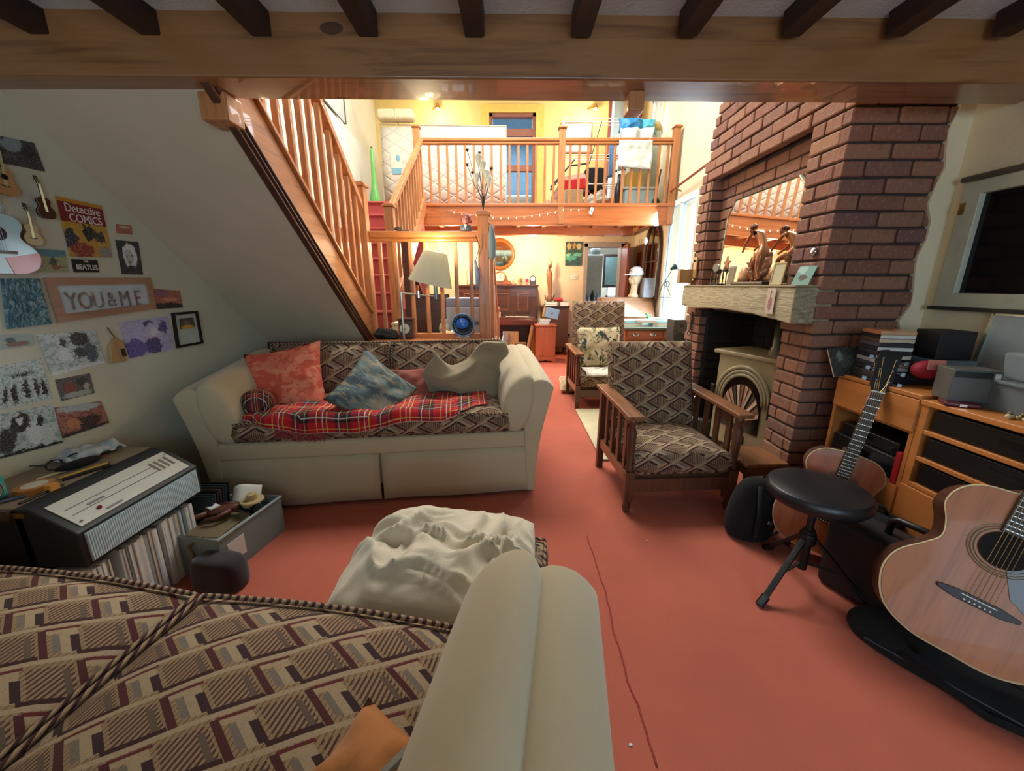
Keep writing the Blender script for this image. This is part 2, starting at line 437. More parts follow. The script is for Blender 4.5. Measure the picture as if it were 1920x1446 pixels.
# the great beam
g = MB(); yw = .016
for x0, x1 in ((-2.2, 2.35),):
    vs = [(x0, 1.68+yw*x0, 2.04), (x1, 1.68+yw*x1, 2.04), (x1, 1.86+yw*x1, 2.04), (x0, 1.86+yw*x0, 2.04),
          (x0, 1.68+yw*x0, 2.27), (x1, 1.68+yw*x1, 2.27), (x1, 1.86+yw*x1, 2.27), (x0, 1.86+yw*x0, 2.27)]
    g.add(vs, [(0, 3, 2, 1), (4, 5, 6, 7), (0, 1, 5, 4), (1, 2, 6, 5), (2, 3, 7, 6), (3, 0, 4, 7)])
bm_ = struct('trim_1', g, pine, bevel=.008)
part(bm_, 'beam_block', MB().cbox((.49, 1.80, 2.005), .062, .075, .07), pine_z, bevel=.004)
# upper ceiling over the tall far room, split round a skylight
g = MB().box(-2.9, 3.0, 1.7, 3.6, 4.85, 4.95).box(-2.9, 3.0, 5.6, 8.1, 4.85, 4.95).box(-2.9, -1.3, 3.6, 5.6, 4.85, 4.95).box(1.1, 3.0, 3.6, 5.6, 4.85, 4.95)
struct('ceiling_upper', g, wall_wht)
struct('wall_front_upper', MB().box(-2.9, 3.0, 1.62, 1.72, 2.34, 4.95), wall_wht)

# kitchen beyond the doorway
g = MB().box(.8, 3.2, 10.4, 10.5, 0, 2.6).box(.7, .8, YF+.2, 10.5, 0, 2.6).box(3.1, 3.2, YF+.2, 10.5, 0, 2.6).box(.7, 3.2, YF+.2, 10.5, 2.5, 2.6)
struct('wall_kitchen', g, wall_wht)
d = struct('door_1', MB().box(DX0-.01, DX0+.06, YF-.03, YF+.2, 0, DZ).box(DX1-.06, DX1+.01, YF-.03, YF+.2, 0, DZ).box(DX0-.01, DX1+.01, YF-.03, YF+.2, DZ-.07, DZ+.02),
           M('door_frame_paint', '#a8a398', .5), bevel=.004)
m = Matrix.Translation((DX1-.05, YF-.03, 0)) @ Matrix.Rotation(R(-97), 4, 'Z')
lf = part(d, 'door_leaf', MB().box(0, .72, 0, .045, .02, 2.0, m), wood('door_wood', '#8e4527', '#5c2816', 2, .4), bevel=.004)
part(lf, 'door_handle', MB().tube([m @ Vector((.66, -.03, 1.0)), m @ Vector((.56, -.04, 1.0))], .009), brass)

# ---- gallery (balcony)
BY, BZ = 5.8, 2.37
struct('balcony_floor', MB().box(-1.26, 2.24, BY+.02, YF, 2.25, BZ-.005).box(-2.35, -1.26, 5.75, YF, 2.25, BZ-.005), carp2)
struct('trim_2', MB().box(-1.27, 2.21, BY-.03, BY+.02, 2.105, BZ-.02).box(-1.27, 2.23, BY-.05, BY+.05, BZ-.02, BZ+.015), fascia_m, bevel=.005)
struct('trim_3', MB().box(-2.2, 1.95, 6.7, 6.82, 2.09, 2.25), fascia_m, bevel=.006)
jm = MB().box(-.03, .03, BY+.02, YF, 2.19, 2.26)
for i in range(0, 9):
    o = struct('joist', jm, pine_y) if i == 0 else o.copy()
    if i: C.objects.link(o)
    o.name = 'trim_gallery_joist'; o.location = (-1.1+.4*i, 0, 0)

def newel(par, x, y, z0, z1, s=.085, m=None, cap=True):
    p = part(par, 'newel_post', MB().box(x-s/2, x+s/2, y-s/2, y+s/2, z0, z1), m or pine_z, bevel=.006, world=True)
    if cap: part(p, 'post_cap', MB().box(x-s*.68, x+s*.68, y-s*.68, y+s*.68, z1, z1+.022).box(x-s*.5, x+s*.5, y-s*.5, y+s*.5, z1+.022, z1+.034), m or pine_z, bevel=.006, world=True)
    return p
def balusters(par, p, q, h0, h1, n, s=.03, m=None):
    """n balusters standing between rails, from p to q (bottom points), height h0..h1 added"""
    p, q = Vector(p), Vector(q); T = mw(par).inverted(); o = None
    for i in range(n):
        c = p.lerp(q, (i+.5)/n); c = T @ c
        if o is None:
            o = raw('baluster', MB().box(-s/2, s/2, -s/2, s/2, h0, h1), m or pine_z, bevel=.003, seg=1)
        else: o = o.copy(); C.objects.link(o)
        o.parent = par; o.location = c
balu = thing('balustrade', 'pine gallery balustrade with square balusters along the upper landing', 'balustrade', (0, BY, BZ))
for x, zt in ((-1.26, 3.30), (.665, 3.29), (2.17, 3.30)): newel(balu, x, BY, BZ-.25, zt)
part(balu, 'handrail', MB().box(-1.26, .63, BY-.035, BY+.035, 3.14, 3.185).box(-1.26, .63, BY-.026, BY+.026, 3.105, 3.14), pine_x, world=True, bevel=.01)
part(balu, 'handrail', MB().box(.70, 2.14, BY-.035, BY+.035, 3.14, 3.185).box(.70, 2.14, BY-.026, BY+.026, 3.105, 3.14), pine_x, world=True, bevel=.01)
balusters(balu, (-1.16, BY, BZ), (.62, BY, BZ), .01, .75, 15)
balusters(balu, (.72, BY, BZ), (2.14, BY, BZ), .01, .75, 12)

# ---- balcony flight: eight carpeted steps from the quarter landing
LZ, LY0, LY1 = .85, 3.17, 4.08
SX0, SX1 = -2.04, -1.20
st = struct('stair_flight', MB().box(SX0, -1.21, 5.6, 5.78, .85, 2.36), carp2)
sm_ = None
for k in range(8):
    y0 = LY1 + .04 + .205*k; z1 = LZ + .19*(k+1)
    o = part(st, 'step', MB().box(SX0-.1, SX1-.02, y0, y0+.235, z1-.20, z1-.012).box(SX0-.1, SX1-.02, y0-.02, y0+.235, z1-.03, z1), carp2, bevel=.01)
    o['kind'] = 'structure'
bf = thing('stair_balustrade', 'sloping pine handrail and balusters climbing to the gallery', 'balustrade', (-1.17, 4.0, LZ))
newel(bf, -1.17, 4.02, 0, 2.02)
def slope(par, name, y0, z0, y1, z1, x, w_, d_, m=pine_y, **k): return part(par, name, MB().vbar((x, y0, z0), (x, y1, z1), w_, d_), m, world=True, bevel=.006, **k)
slope(bf, 'handrail', 4.02, 1.90, 5.78, 3.12, -1.2, .06, .065)
slope(bf, 'stringer', 4.02, .90, 5.78, 2.30, -1.19, .04, .22)
for i in range(13):
    t = (i+.6)/13.4; y = 4.02 + 1.76*t
    part(bf, 'baluster', MB().box(-1.207, -1.180, y-.0135, y+.0135, 1.10+1.36*t, 1.92+1.22*t), pine_z, world=True, bevel=.003, seg=1)

# ---- quarter landing and its guard
st2 = struct('landing', MB().box(-2.1, -.20, LY0, LY1+.05, .70, LZ).box(-2.1, -.2, LY0+.02, LY0+.06, 0, .7), mahog)
part(st2, 'edge_board', MB().box(-1.2, -.18, LY0-.02, LY0+.10, LZ-.10, LZ+.02), pine_x, bevel=.006)
gd = thing('landing_balustrade', 'pine guard rail of the quarter landing behind the tartan-covered sofa', 'balustrade', (-.7, 3.3, LZ))
newel(gd, -.225, 3.30, .55, 1.83, s=.088); 
part(gd, 'handrail', MB().box(-1.13, -.25, 3.265, 3.335, 1.665, 1.715).box(-1.13, -.25, 3.275, 3.325, 1.635, 1.665), pine_x, world=True, bevel=.01)
part(gd, 'bottom_rail', MB().box(-1.13, -.25, 3.27, 3.33, LZ+.02, LZ+.06), pine_x, world=True, bevel=.004)
balusters(gd, (-1.12, 3.30, LZ), (-.27, 3.30, LZ), .06, .79, 7, s=.030)
newel(gd, -1.02, 4.0, .5, 1.78, m=mahog)
newel(gd, -.225, 4.02, .5, 1.72)
part(gd, 'side_rail', MB().vbar((-.225, 3.34, 1.62), (-.225, 4.0, 1.62), .05, .05), pine_y, world=True, bevel=.008)
for i in range(4):
    y = 3.46 + .14*i; part(gd, 'baluster', MB().box(-.239, -.211, y-.014, y+.014, LZ, 1.63), pine_z, world=True, bevel=.003, seg=1)
# flight down to the far room
st3 = struct('stair_flight_lower', MB().box(-1.05, -.2, 4.12, 4.2, 0, .6), carp2)
for k in range(4):
    o = part(st3, 'step', MB().box(-1.04, -.2, 4.13+.23*k, 4.36+.23*k, 0, .66-.165*k), carp2, bevel=.01); o['kind'] = 'structure'
lf_ = thing('lower_stair_balustrade', 'dark-stained handrails descending from landing to far room', 'balustrade', (-1.0, 4.1, 0))
for x, mm in ((-1.05, mahog), (-.2, pine_y)):
    slope(lf_, 'handrail', 4.02, 1.62, 5.05, .88, x, .05, .06, m=mm)
    for i in range(6):
        t = (i+.7)/6.5; y = 4.05+.98*t
        part(lf_, 'baluster', MB().box(x-.014, x+.014, y-.014, y+.014, .66-.66*t, 1.60-.72*t), pine_z, world=True, bevel=.003, seg=1)
    newel(lf_, x, 5.08, 0, 1.0, s=.07)

# ---- upper flight over the sofa: slopes up towards the camera
def zs(y): return 3.497 - .829*y      # underside line
g = MB(); y0, y1 = 1.76, 3.20
g.add([(XL, y0, zs(y0)), (XL, 3.30, zs(3.3)), (-1.19, 3.30, zs(3.3)), (-1.19, y0, zs(y0)),
       (XL, y0, zs(y0)+.1), (XL, 3.30, zs(3.3)+.1), (-1.19, 3.30, zs(3.3)+.1), (-1.19, y0, zs(y0)+.1)],
      [(0, 1, 2, 3), (7, 6, 5, 4), (0, 4, 5, 1), (1, 5, 6, 2), (2, 6, 7, 3), (3, 7, 4, 0)])
st4 = struct('stair_soffit', g, wall_soffit)
for k in range(6):
    yb = 3.2 - .225*k
    tp = 1.095 + .187*k
    o = part(st4, 'step', MB().box(XL+.01, -1.2, yb-.225, yb, tp-.05, tp).box(XL+.01, -1.2, yb-.02, yb, tp-.187, tp-.05), carp2); o['kind'] = 'structure'
uf = thing('upper_stair_balustrade', 'pine stair side with heavy string, balusters and handrail rising above the sofa', 'balustrade', (-1.17, 3.2, LZ))
newel(uf, -1.17, 3.27, .60, 2.03, s=.085)
slope(uf, 'stringer', 3.26, zs(3.26)-.02, 1.70, zs(1.70)-.02, -1.17, .045, .275)
slope(uf, 'string_cap', 3.26, zs(3.26)+.255, 1.70, zs(1.70)+.255, -1.165, .075, .03)
for dz, xx, ww in ((-.045, -1.160, .035), (-.015, -1.150, .03), (.018, -1.143, .02)):
    slope(uf, 'string_moulding', 3.26, zs(3.26)+dz, 1.70, zs(1.70)+dz, xx, ww, .018, m=mahog)
slope(uf, 'handrail', 3.26, 1.84, 1.9, 1.84+1.36*.87, -1.17, .065, .06)
for i in range(12):
    y = 3.15 - .118*i
    part(uf, 'baluster', MB().box(-1.186, -1.154, y-.016, y+.016, zs(y)+.27, 1.85+(3.26-y)*.87), pine_z, world=True, bevel=.003, seg=1)
m = Matrix()
part(uf, 'string_end_block', MB().box(-1.235, -1.125, 1.76, 1.87, 1.935, 2.04), pine_z, world=True, bevel=.01)

# ================================================================ CHIMNEY
CX, CY0, CY1 = 1.57, 2.05, 3.55
mort = M('mortar', '#3a3230', .95, var=.2, scale=20, bump=.6)
t = NT('old_brick'); co = t.coord('Object'); oi = t.n('ShaderNodeObjectInfo'); rn = E(t, oi.outputs['Random'])
n = t.noise(co, 24, 4, .65); n2 = t.noise(co, 70, 3)
c = t.ramp(rn, [(0, '#70483a'), (.3, '#815442'), (.55, '#8c604a'), (.8, '#6d4a44'), (1, '#94694e')])
c = t.mix((n > .60)*.3, c, '#4c322c'); c = t.mix((n2 > .62)*.25, c, '#a98a78')
t.bump(n*.7+n2*.5, .7, .006); brick_m = t.fin(c, .85)
ch = struct('chimney', MB().box(1.585, 2.13, CY0+.015, 2.27, 0, 1.1).box(1.585, 2.13, 3.32, CY1-.015, 0, 1.1)
    .box(1.585, 2.13, CY0+.015, 2.30, 1.1, 4.8).box(1.585, 2.13, 3.38, CY1-.015, 1.1, 2.1).box(1.675, 2.13, 2.2, 3.5, 1.1, 2.2)
    .box(1.585, 2.13, 2.1, 3.36, 2.14, 4.8).box(2.05, 2.16, 2.2, 3.4, 0, 1.2), mort)
pb = raw('brick', MB().box(-.5, .5, -.5, .5, -.5, .5), brick_m)
import bmesh
b = bmesh.new(); b.from_mesh(pb.data)
for v_ in b.verts: v_.co = Vector((v_.co.x*.215, v_.co.y*.1, v_.co.z*.064))
bmesh.ops.bevel(b, geom=b.edges[:], offset=.006, segments=1, affect='EDGES'); b.to_mesh(pb.data); b.free()
nb = [0]
def brick(x, y, z, l, along, d=.1):
    o = pb if nb[0] == 0 else pb.copy()
    if nb[0]: C.objects.link(o)
    nb[0] += 1; o.name = 'brick'; o.parent = ch
    j = lambda s: rnd.uniform(-s, s)
    o.location = (x + (j(.004) if along == 'y' else 0), y + (j(.004) if along == 'x' else 0), z + j(.0015))
    o.scale = (l/.215, d/.1, 1+j(.03)); o.rotation_euler = (j(.008), j(.008), (math.pi/2 if along == 'y' else 0) + j(.008))
def course(a0, a1, off, put, minl=.05):
    """fill a0..a1 with 225 mm bricks; off shifts the bond"""
    a = a0 - off
    while a < a1 - .02:
        s, e = max(a, a0), min(a + .215, a1)
        if e - s >= minl: put((s+e)/2, e-s)
        a += .225
PZ = .075
for r_ in range(0, 36):
    z = r_*PZ + .0375; off = .1125 if r_ % 2 else 0.
    # front face (towards the camera), seen up to 2.15 m
    if z < 2.3: course(CX+.002, 2.13, .0 if r_ % 2 else .1125, lambda a, l: brick(a, CY0+.03, z, l, 'x', .06))
    pf = lambda a, l: brick(CX+.03, a, z, l, 'y', .06)
    if z < 1.08:
        course(CY0+.055, 2.275, off, pf); course(3.30, CY1, off, pf)
    elif z < 2.13:
        course(CY0+.055, 2.30, off, pf); course(3.385, CY1, off+.04, pf)
        if z > 1.3: course(2.28, 3.40, off, lambda a, l: brick(1.69, a, z, l, 'y', .05))
        # side of the niche
        brick(1.63, 3.375, z, .10, 'x', .03)
    elif z < 2.72:
        course(CY0+.055, CY1-.0 - (z-2.1)*.34, off, pf)
# inside of the fireplace: very dark bricks, joined
dark_brick_m = M('dark_brick', '#1d1512', .9, var=.4, scale=30, bump=.5)
g = MB()
for r_ in range(15):
    for k in range(6):
        g.box(2.03, 2.06, 2.29+.19*k+(.09 if r_ % 2 else 0)*.9, 2.29+.19*k+.18+(.09 if r_ % 2 else 0)*.9, r_*PZ+.006, r_*PZ+.07)
        if k < 2: g.box(1.66+.21*k, 1.86+.21*k, 3.29, 3.31, r_*PZ+.006, r_*PZ+.07)
part(ch, 'fireback_bricks', g, dark_brick_m, kind='stuff')
# ragged plaster edge where the wall meets the chimney front
g = MB(); pts = []
for i in range(31):
    z = i*.08; pts.append((2.035 + .02*math.sin(i*1.7) + rnd.uniform(-.008, .008), z))
g.prism([(x, z) for x, z in pts] + [(2.13, 2.4), (2.13, 0)], 0, .03, Matrix.Translation((0, CY0+.022, 0)) @ Matrix.Rotation(R(90), 4, 'X'))
part(ch, 'plaster_edge', g, wall_warm)
# hearth
struct('hearth', MB().box(.68, 2.05, 2.74, 4.0, 0, .018), M('hearth_stone', '#b7ad8a', .6, var=.12, scale=5, bump=.3), bevel=.008)
# mantel: a rough-hewn painted beam with an arched underside
g = MB(); n = 16; MX0, MX1 = 1.455, 1.66; top = []; 
for i in range(n+1):
    y = 2.06 + 1.36*i/n; zb = 1.105 + .035*math.sin(math.pi*i/n) + (.03 if i > n-2 else 0) + .006*noise.noise(Vector((y*9, 0, 0)))
    xo = MX0 + .008*noise.noise(Vector((y*6, 3, 0)))
    top.append([Vector((xo, y, zb)), Vector((MX1, y, zb)), Vector((MX1, y, 1.292)), Vector((xo+.004*noise.noise(Vector((y*11, 8, 0))), y, 1.292)), Vector((xo-.004, y, 1.2+.01*noise.noise(Vector((y*8, 1, 1)))))])
g.loft(top)
t = NT('painted_mantel'); co = t.coord(); nn = t.noise(t.scaled(co, (4, 1.2, 9)), 7, 5, .7, 1.)
c = t.ramp(nn, [(.3, '#8f8164'), (.48, '#b3a482'), (.7, '#c4b794')]); t.bump(nn, 1., .02)
mant = tag(raw('mantel_beam', g, t.fin(c, .7), bevel=.008), 'rough-hewn cream-painted mantel beam set across the brick fireplace', 'mantel')
part(mant, 'mantel_shelf', MB().box(1.45, 1.675, 2.055, 3.43, 1.292, 1.302), _mc.get('x') or M('mantel_top', '#8e8163', .7), bevel=.003)
# ================================================================ SOFT FURNITURE
def Rz(a): return Matrix.Rotation(a, 4, 'Z')
def cushion_box(x0, x1, y0, y1, z0, z1, crown=.04, n=14, seed=0, tip=None):
    """boxed cushion with a domed top, as an outline-smooth shell"""
    g = MB(); nz_ = 3
    def P(u, v, z, t):
        x = x0+(x1-x0)*u; y = y0+(y1-y0)*v
        return Vector((x, y, z))
    nx, ny = n, max(4, int(n*(y1-y0)/(x1-x0)))
    def surf(u, v, up):
        e = min(1, 6*min(u, 1-u)) ; f = min(1, 6*min(v, 1-v)); k = (e*f)**.5
        z = (z1 + .016*math.sin(math.pi*u) if up else z0) + (crown*math.sin(math.pi*u)**.6*math.sin(math.pi*v)**.6 if up else 0)
        w = .006*noise.noise(Vector((u*7+seed, v*7, seed))) if up else 0
        ex = .012*(1-k); x = x0+(x1-x0)*u; y = y0+(y1-y0)*v
        return Vector((x, y, z + w*k - (.012*(1-k) if up else -.012*(1-k))))
    g.grid(lambda u, v: surf(u, v, True), nx, ny); nt_ = len(g.v)
    g.grid(lambda u, v: surf(u, v, False), nx, ny)
    W_ = nx+1; ring = [i for i in range(W_)] + [j*W_+nx for j in range(1, ny+1)] + [ny*W_+i for i in range(nx-1, -1, -1)] + [j*W_ for j in range(ny-1, 0, -1)]
    # bulging side wall through a middle ring
    cx, cy = (x0+x1)/2, (y0+y1)/2; mid = []
    for i in ring:
        p = (g.v[i] + g.v[i+nt_])/2; d = Vector((p.x-cx, p.y-cy, 0)); mx = Vector((math.copysign(1, d.x) if abs(abs(p.x-cx)-(x1-x0)/2) < 1e-4 else 0, math.copysign(1, d.y) if abs(abs(p.y-cy)-(y1-y0)/2) < 1e-4 else 0, 0))
        mid.append(p + mx*.010)
    b0 = len(g.v); g.v += mid; g.uv += [(0, 0)]*len(mid); L = len(ring)
    for k in range(L):
        k2 = (k+1) % L; g.f += [(ring[k], ring[k2], b0+k2, b0+k), (b0+k, b0+k2, ring[k2]+nt_, ring[k]+nt_)]
    if tip is not None: g.xf(tip)
    return g.smooth()
def piping(x0, x1, y0, y1, z, r=.006, crown=0, m=None):
    pts = []
    N = 16
    for (a, b_) in (((x0, y0), (x1, y0)), ((x1, y0), (x1, y1)), ((x1, y1), (x0, y1)), ((x0, y1), (x0, y0))):
        for k in range(N):
            t = k/N; xx = a[0]+(b_[0]-a[0])*t; pts.append(Vector((xx, a[1]+(b_[1]-a[1])*t, z + .016*math.sin(math.pi*(xx-x0)/(x1-x0)))))
    g = MB().tube(pts, r, 6, closed=True)
    if m is not None: g.xf(m)
    return g.smooth()
pipe_m = None
t = NT('striped_piping'); x, y, z = t.xyz(t.coord()); k = ((x + y*.7 + z) * 42.).fr()
pipe_m = t.fin(t.mix(k > .55, t.mix(k > .25, '#8a7258', '#9a8262'), '#3a1a22'), .9)
def sofa(name, label, loc, rz, back=True, ex=0.):
    T = thing(name, label, 'sofa', loc, rz)
    D = .87 + ex
    part(T, 'base', MB().box(-.93, .93, .03, D, .10, .36), cream_m, bevel=.02)
    for s in (-1, 1):                                            # skirt panels, pleat between
        g = MB(); 
        def sk(u, v, s=s):
            x = s*(.008 + .925*u); return Vector((x, .0 - .012*(1-v) + .006*math.sin(u*9)*(1-v), .025+.295*v))
        g.grid(sk, 16, 4); part(T, 'skirt', g.smooth(), cream_m, solid=.008)
        part(T, 'skirt', MB().box(s*.93-.012, s*.93+.012, 0, D, .025, .32), cream_m, bevel=.008)
    part(T, 'front_rail', MB().box(-.93, .93, -.004, .10, .315, .425), cream_m, bevel=.022, seg=4)
    part(T, 'deck', MB().box(-.86, .86, .08, D-.06, .36, .415), cream_m)
    # back
    g = MB(); secs = []
    for u in range(13):
        x = -.92 + 1.84*u/12; h = .80
        secs.append([Vector((x, D-.10, .30)), Vector((x, D-.15, h-.06)), Vector((x, D-.10, h)), Vector((x, D, h)), Vector((x, D+.03, h-.06)), Vector((x, D+.01, .06))])
    g.loft(secs); part(T, 'back', g.smooth(), cream_m, bevel=.01, sub=1)
    # arms: an outer scroll leaning outwards and a fat pad inside it
    for s in (-1, 1):
        outer = [(.87, .36), (.875, .60), (.905, .735), (.955, .762), (1.02, .752), (1.062, .705), (1.035, .60), (.985, .42), (.955, .22), (.945, .02), (.90, .02)]
        g = MB(); secs = []
        for k, y in enumerate((-.012, 0, .02, .1, .25, .42, .58, .72, .83, D, D+.02)):
            sc = (.93, .975, 1, 1, 1, 1, 1, 1, 1, .98, .94)[k]; up = .085*max(0, y)/D
            secs.append([Vector((s*(.95+(x-.95)*sc), y, (z*(1 if z < .4 else 1) + (up if z > .5 else 0)) - (.012*(1-sc)*8 if z > .6 else 0))) for x, z in outer])
        g.loft(secs); part(T, 'arm', g.smooth(), cream_m, bevel=.006, sub=1, sharp=50)
        pad = [(.76, .40), (.735, .52), (.75, .66), (.80, .755), (.885, .80), (.93, .785), (.955, .72), (.945, .60), (.90, .42)]
        g = MB(); secs = []
        for k, y in enumerate((-.03, -.022, 0, .05, .15, .3, .45, .58, .70, .78, .80)):
            sc = (.45, .80, .95, 1, 1, 1, 1, 1, 1, .9, .5)[k]; up = .085*max(0, y)/D
            secs.append([Vector((s*(.86+(x-.86)*sc), y + .03*max(0, .55-z), (.6+(z-.6)*(.5+.5*sc)) + (up if z > .5 else 0))) for x, z in pad])
        g.loft(secs); part(T, 'arm_pad', g.smooth(), cream_m, sub=1)
    for s in (-1, 1):
        xa, xb = (.008, .775) if s > 0 else (-.775, -.008)
        sc = part(T, 'seat_cushion', cushion_box(xa, xb, -.02, .62+ex, .425, .545, .035, 16, seed=s+3), patt)
        part(sc, 'piping', piping(xa+.003, xb-.003, -.017, .617+ex, .545, .0065), pipe_m)
    if back:
        tip = Matrix.Translation((0, .60+ex, .50)) @ Matrix.Rotation(R(76), 4, 'X')
        for s in (-1, 1):
            xa, xb = (.008, .79) if s > 0 else (-.79, -.008)
            bc = part(T, 'back_cushion', cushion_box(xa, xb, 0, .40, -.02, .11, .05, 16, seed=s+9, tip=tip), patt)
            part(bc, 'piping', piping(xa+.003, xb-.003, 0.003, .397, .11, .0065, m=tip), pipe_m)
    return T
S1 = sofa('sofa', 'cream sofa below the stairs, loaded with cushions and a tartan blanket', (-.795, 2.165, 0), R(7.0))
S2 = sofa('sofa', 'near cream sofa with bare geometric-patterned seat cushions, cut off by the frame', (-.80, .815, -.012), R(171.5), ex=.20)
S2.scale.x = .93

# pillows
def pillow(w_, h_, t_, n=18, seed=0, wr=.018, ear=.10, fold=0):
    g = MB()
    def S(u, v, s):
        a, b_ = 2*u-1, 2*v-1
        x = w_/2*a*(1-ear*(1-b_*b_)*abs(a)**1.5); y = h_/2*b_*(1-ear*(1-a*a)*abs(b_)**1.5)
        k = max(0, (1-a*a)*(1-b_*b_))**.42
        z = s*t_/2*k + wr*noise.noise(Vector((a*2.3+seed, b_*2.3, seed+s)))*k*1.6 + fold*k*math.sin(a*5+b_*3+seed)
        z += wr*.7*k*math.sin(7*math.atan2(b_, a)+seed)*(a*a+b_*b_)**.5
        return Vector((x, y, z))
    g.grid(lambda u, v: S(u, v, 1), n, n); a = len(g.v); g.grid(lambda u, v: S(u, v, -1), n, n)
    W_ = n+1
    ring = list(range(W_)) + [j*W_+n for j in range(1, W_)] + [n*W_+i for i in range(n-1, -1, -1)] + [j*W_ for j in range(n-1, 0, -1)]
    for k in range(len(ring)):
        k2 = (k+1) % len(ring); g.f.append((ring[k], ring[k2], ring[k2]+a, ring[k]+a))
    return g.smooth()
def onsofa(S, x, y, z): return mw(S) @ Vector((x, y, z))
t = NT('coral_camouflage'); co = t.coord(); n = t.noise(co, 9, 4, .6); n2 = t.noise(t.scaled(co, (2, 5, 2)), 5, 3)
c = t.mix(n > .5, '#c4513a', '#d06a50'); c = t.mix((n2 > .56)*.6, c, '#d98a66'); c = t.mix((n > .62)*.5, c, '#a63c2e'); coral = t.fin(c, .9)
t = NT('blue_grey_camouflage'); co = t.coord(); n = t.noise(t.scaled(co, (3, 9, 3)), 3, 3); n2 = t.noise(t.scaled(co, (3, 10, 3)), 4.5, 3)
c = t.mix(n > .5, '#4c5a5c', '#687672'); c = t.mix(n2 > .56, c, '#877c66'); c = t.mix(n2 < .36, c, '#3a474d'); camo = t.fin(c, .9)
solo('cushion', pillow(.49, .47, .15, seed=2), coral, 'coral square cushion propped at the left end of the far sofa', 'cushion', onsofa(S1, -.61, .33, .70), (R(66), R(-10), R(7)))
solo('cushion', pillow(.43, .43, .14, seed=5), camo, 'grey-blue camouflage cushion balanced on its corner', 'cushion', onsofa(S1, -.04, .19, .645), (R(52), R(42), R(14)))
solo('cushion', pillow(.34, .28, .13, seed=8), cloth('brown_red', '#8a4638'), 'reddish-brown cushion half hidden behind the camouflage cushion', 'cushion', onsofa(S1, .13, .40, .625), (R(64), 0, R(8)))
solo('cushion', MB().ball((0, 0, 0), .095, .085, .085, 20).smooth(), tartan('tartan_dark', 9., '#6a1720', uvm=False), 'small round tartan cushion by the left arm', 'cushion', onsofa(S1, -.70, .13, .625), (0, 0, .4))
# beige throw crumpled against the right arm
g = MB()
def thr(u, v):
    x = -.20+.46*u; z = .34*v; w_ = noise.noise(Vector((u*2.4, v*2.4, 2))); 
    y = .24 - .20*v + .05*math.sin(6*u+5*v) + .06*w_ - .06*math.sin(math.pi*v)
    x += -.12*(1-v)*(1-u) + .03*math.sin(9*v)
    zz = .02 + z*(.88+.14*u) + .03*math.sin(8*u+3*v) + .022*(1-min(1, 3*abs(noise.noise(Vector((u*3, v*3, 4)))))) + .05*v*math.sin(3+5*u) 
    return Vector((x, y, zz))
g.grid(thr, 26, 22)
solo('throw', g.smooth(), cloth('beige_throw', '#8f8063', .1), 'crumpled plain beige throw piled against the right arm of the far sofa', 'throw', onsofa(S1, .51, .16, .555), (R(-16), 0, R(4)), solid=.03, sub=1)
# tartan blanket spread over the seat, hanging in front at its left
g = MB()
def bl(u, v):
    x = -.76 + 1.42*u; hang = .045*math.exp(-((u-.24)/.09)**2) + .05*min(1, max(0, u-.2)*6)*min(1, max(0, .93-u)*8) + .012*math.sin(u*17)
    fr_ = -.03 + .10*max(0, (u-.85)/.15) + .07*max(0, .10-u)/.10
    s_ = v*(.60+hang) - hang - .03*math.sin(u*5)
    n_ = .011*noise.noise(Vector((u*9, v*5, 0))) + .009*math.sin(u*21+v*6)*math.sin(v*3+1)
    zt = .553 + .034*math.sin(math.pi*min(1, max(0, (abs(x)-.01)/.77)))**.6*math.sin(math.pi*min(1, max(.02, v)))**.5
    if s_ < .0: y = fr_-.008 + n_*.3; z = .556 + s_ + abs(n_)*.5
    else: y = fr_ + s_*.88; z = zt + .012 + abs(n_)*1.5
    return Vector((x, y, z))
g.grid(bl, 60, 26)
g.uv = [(a*1.42, b_*.72) for a, b_ in g.uv]
bk = solo('blanket', g.smooth(), tartan('tartan_red', 4.3), 'red tartan blanket with fringed edge spread over the sofa seat', 'blanket', tuple(S1.location), tuple(S1.rotation_euler), solid=.007)
g = MB()
for i in range(46):
    u = .15+.19*i/45; p = bl(u, 0); q = p + Vector((rnd.uniform(-.006, .006), -.006, -rnd.uniform(.035, .05))); g.tube([p, (p+q)/2+Vector((.003, 0, 0)), q], .0018, 4)
o = raw('fringe', g, cloth('fringe_red', '#8f1b22')); o.parent = bk; o['kind'] = 'stuff'

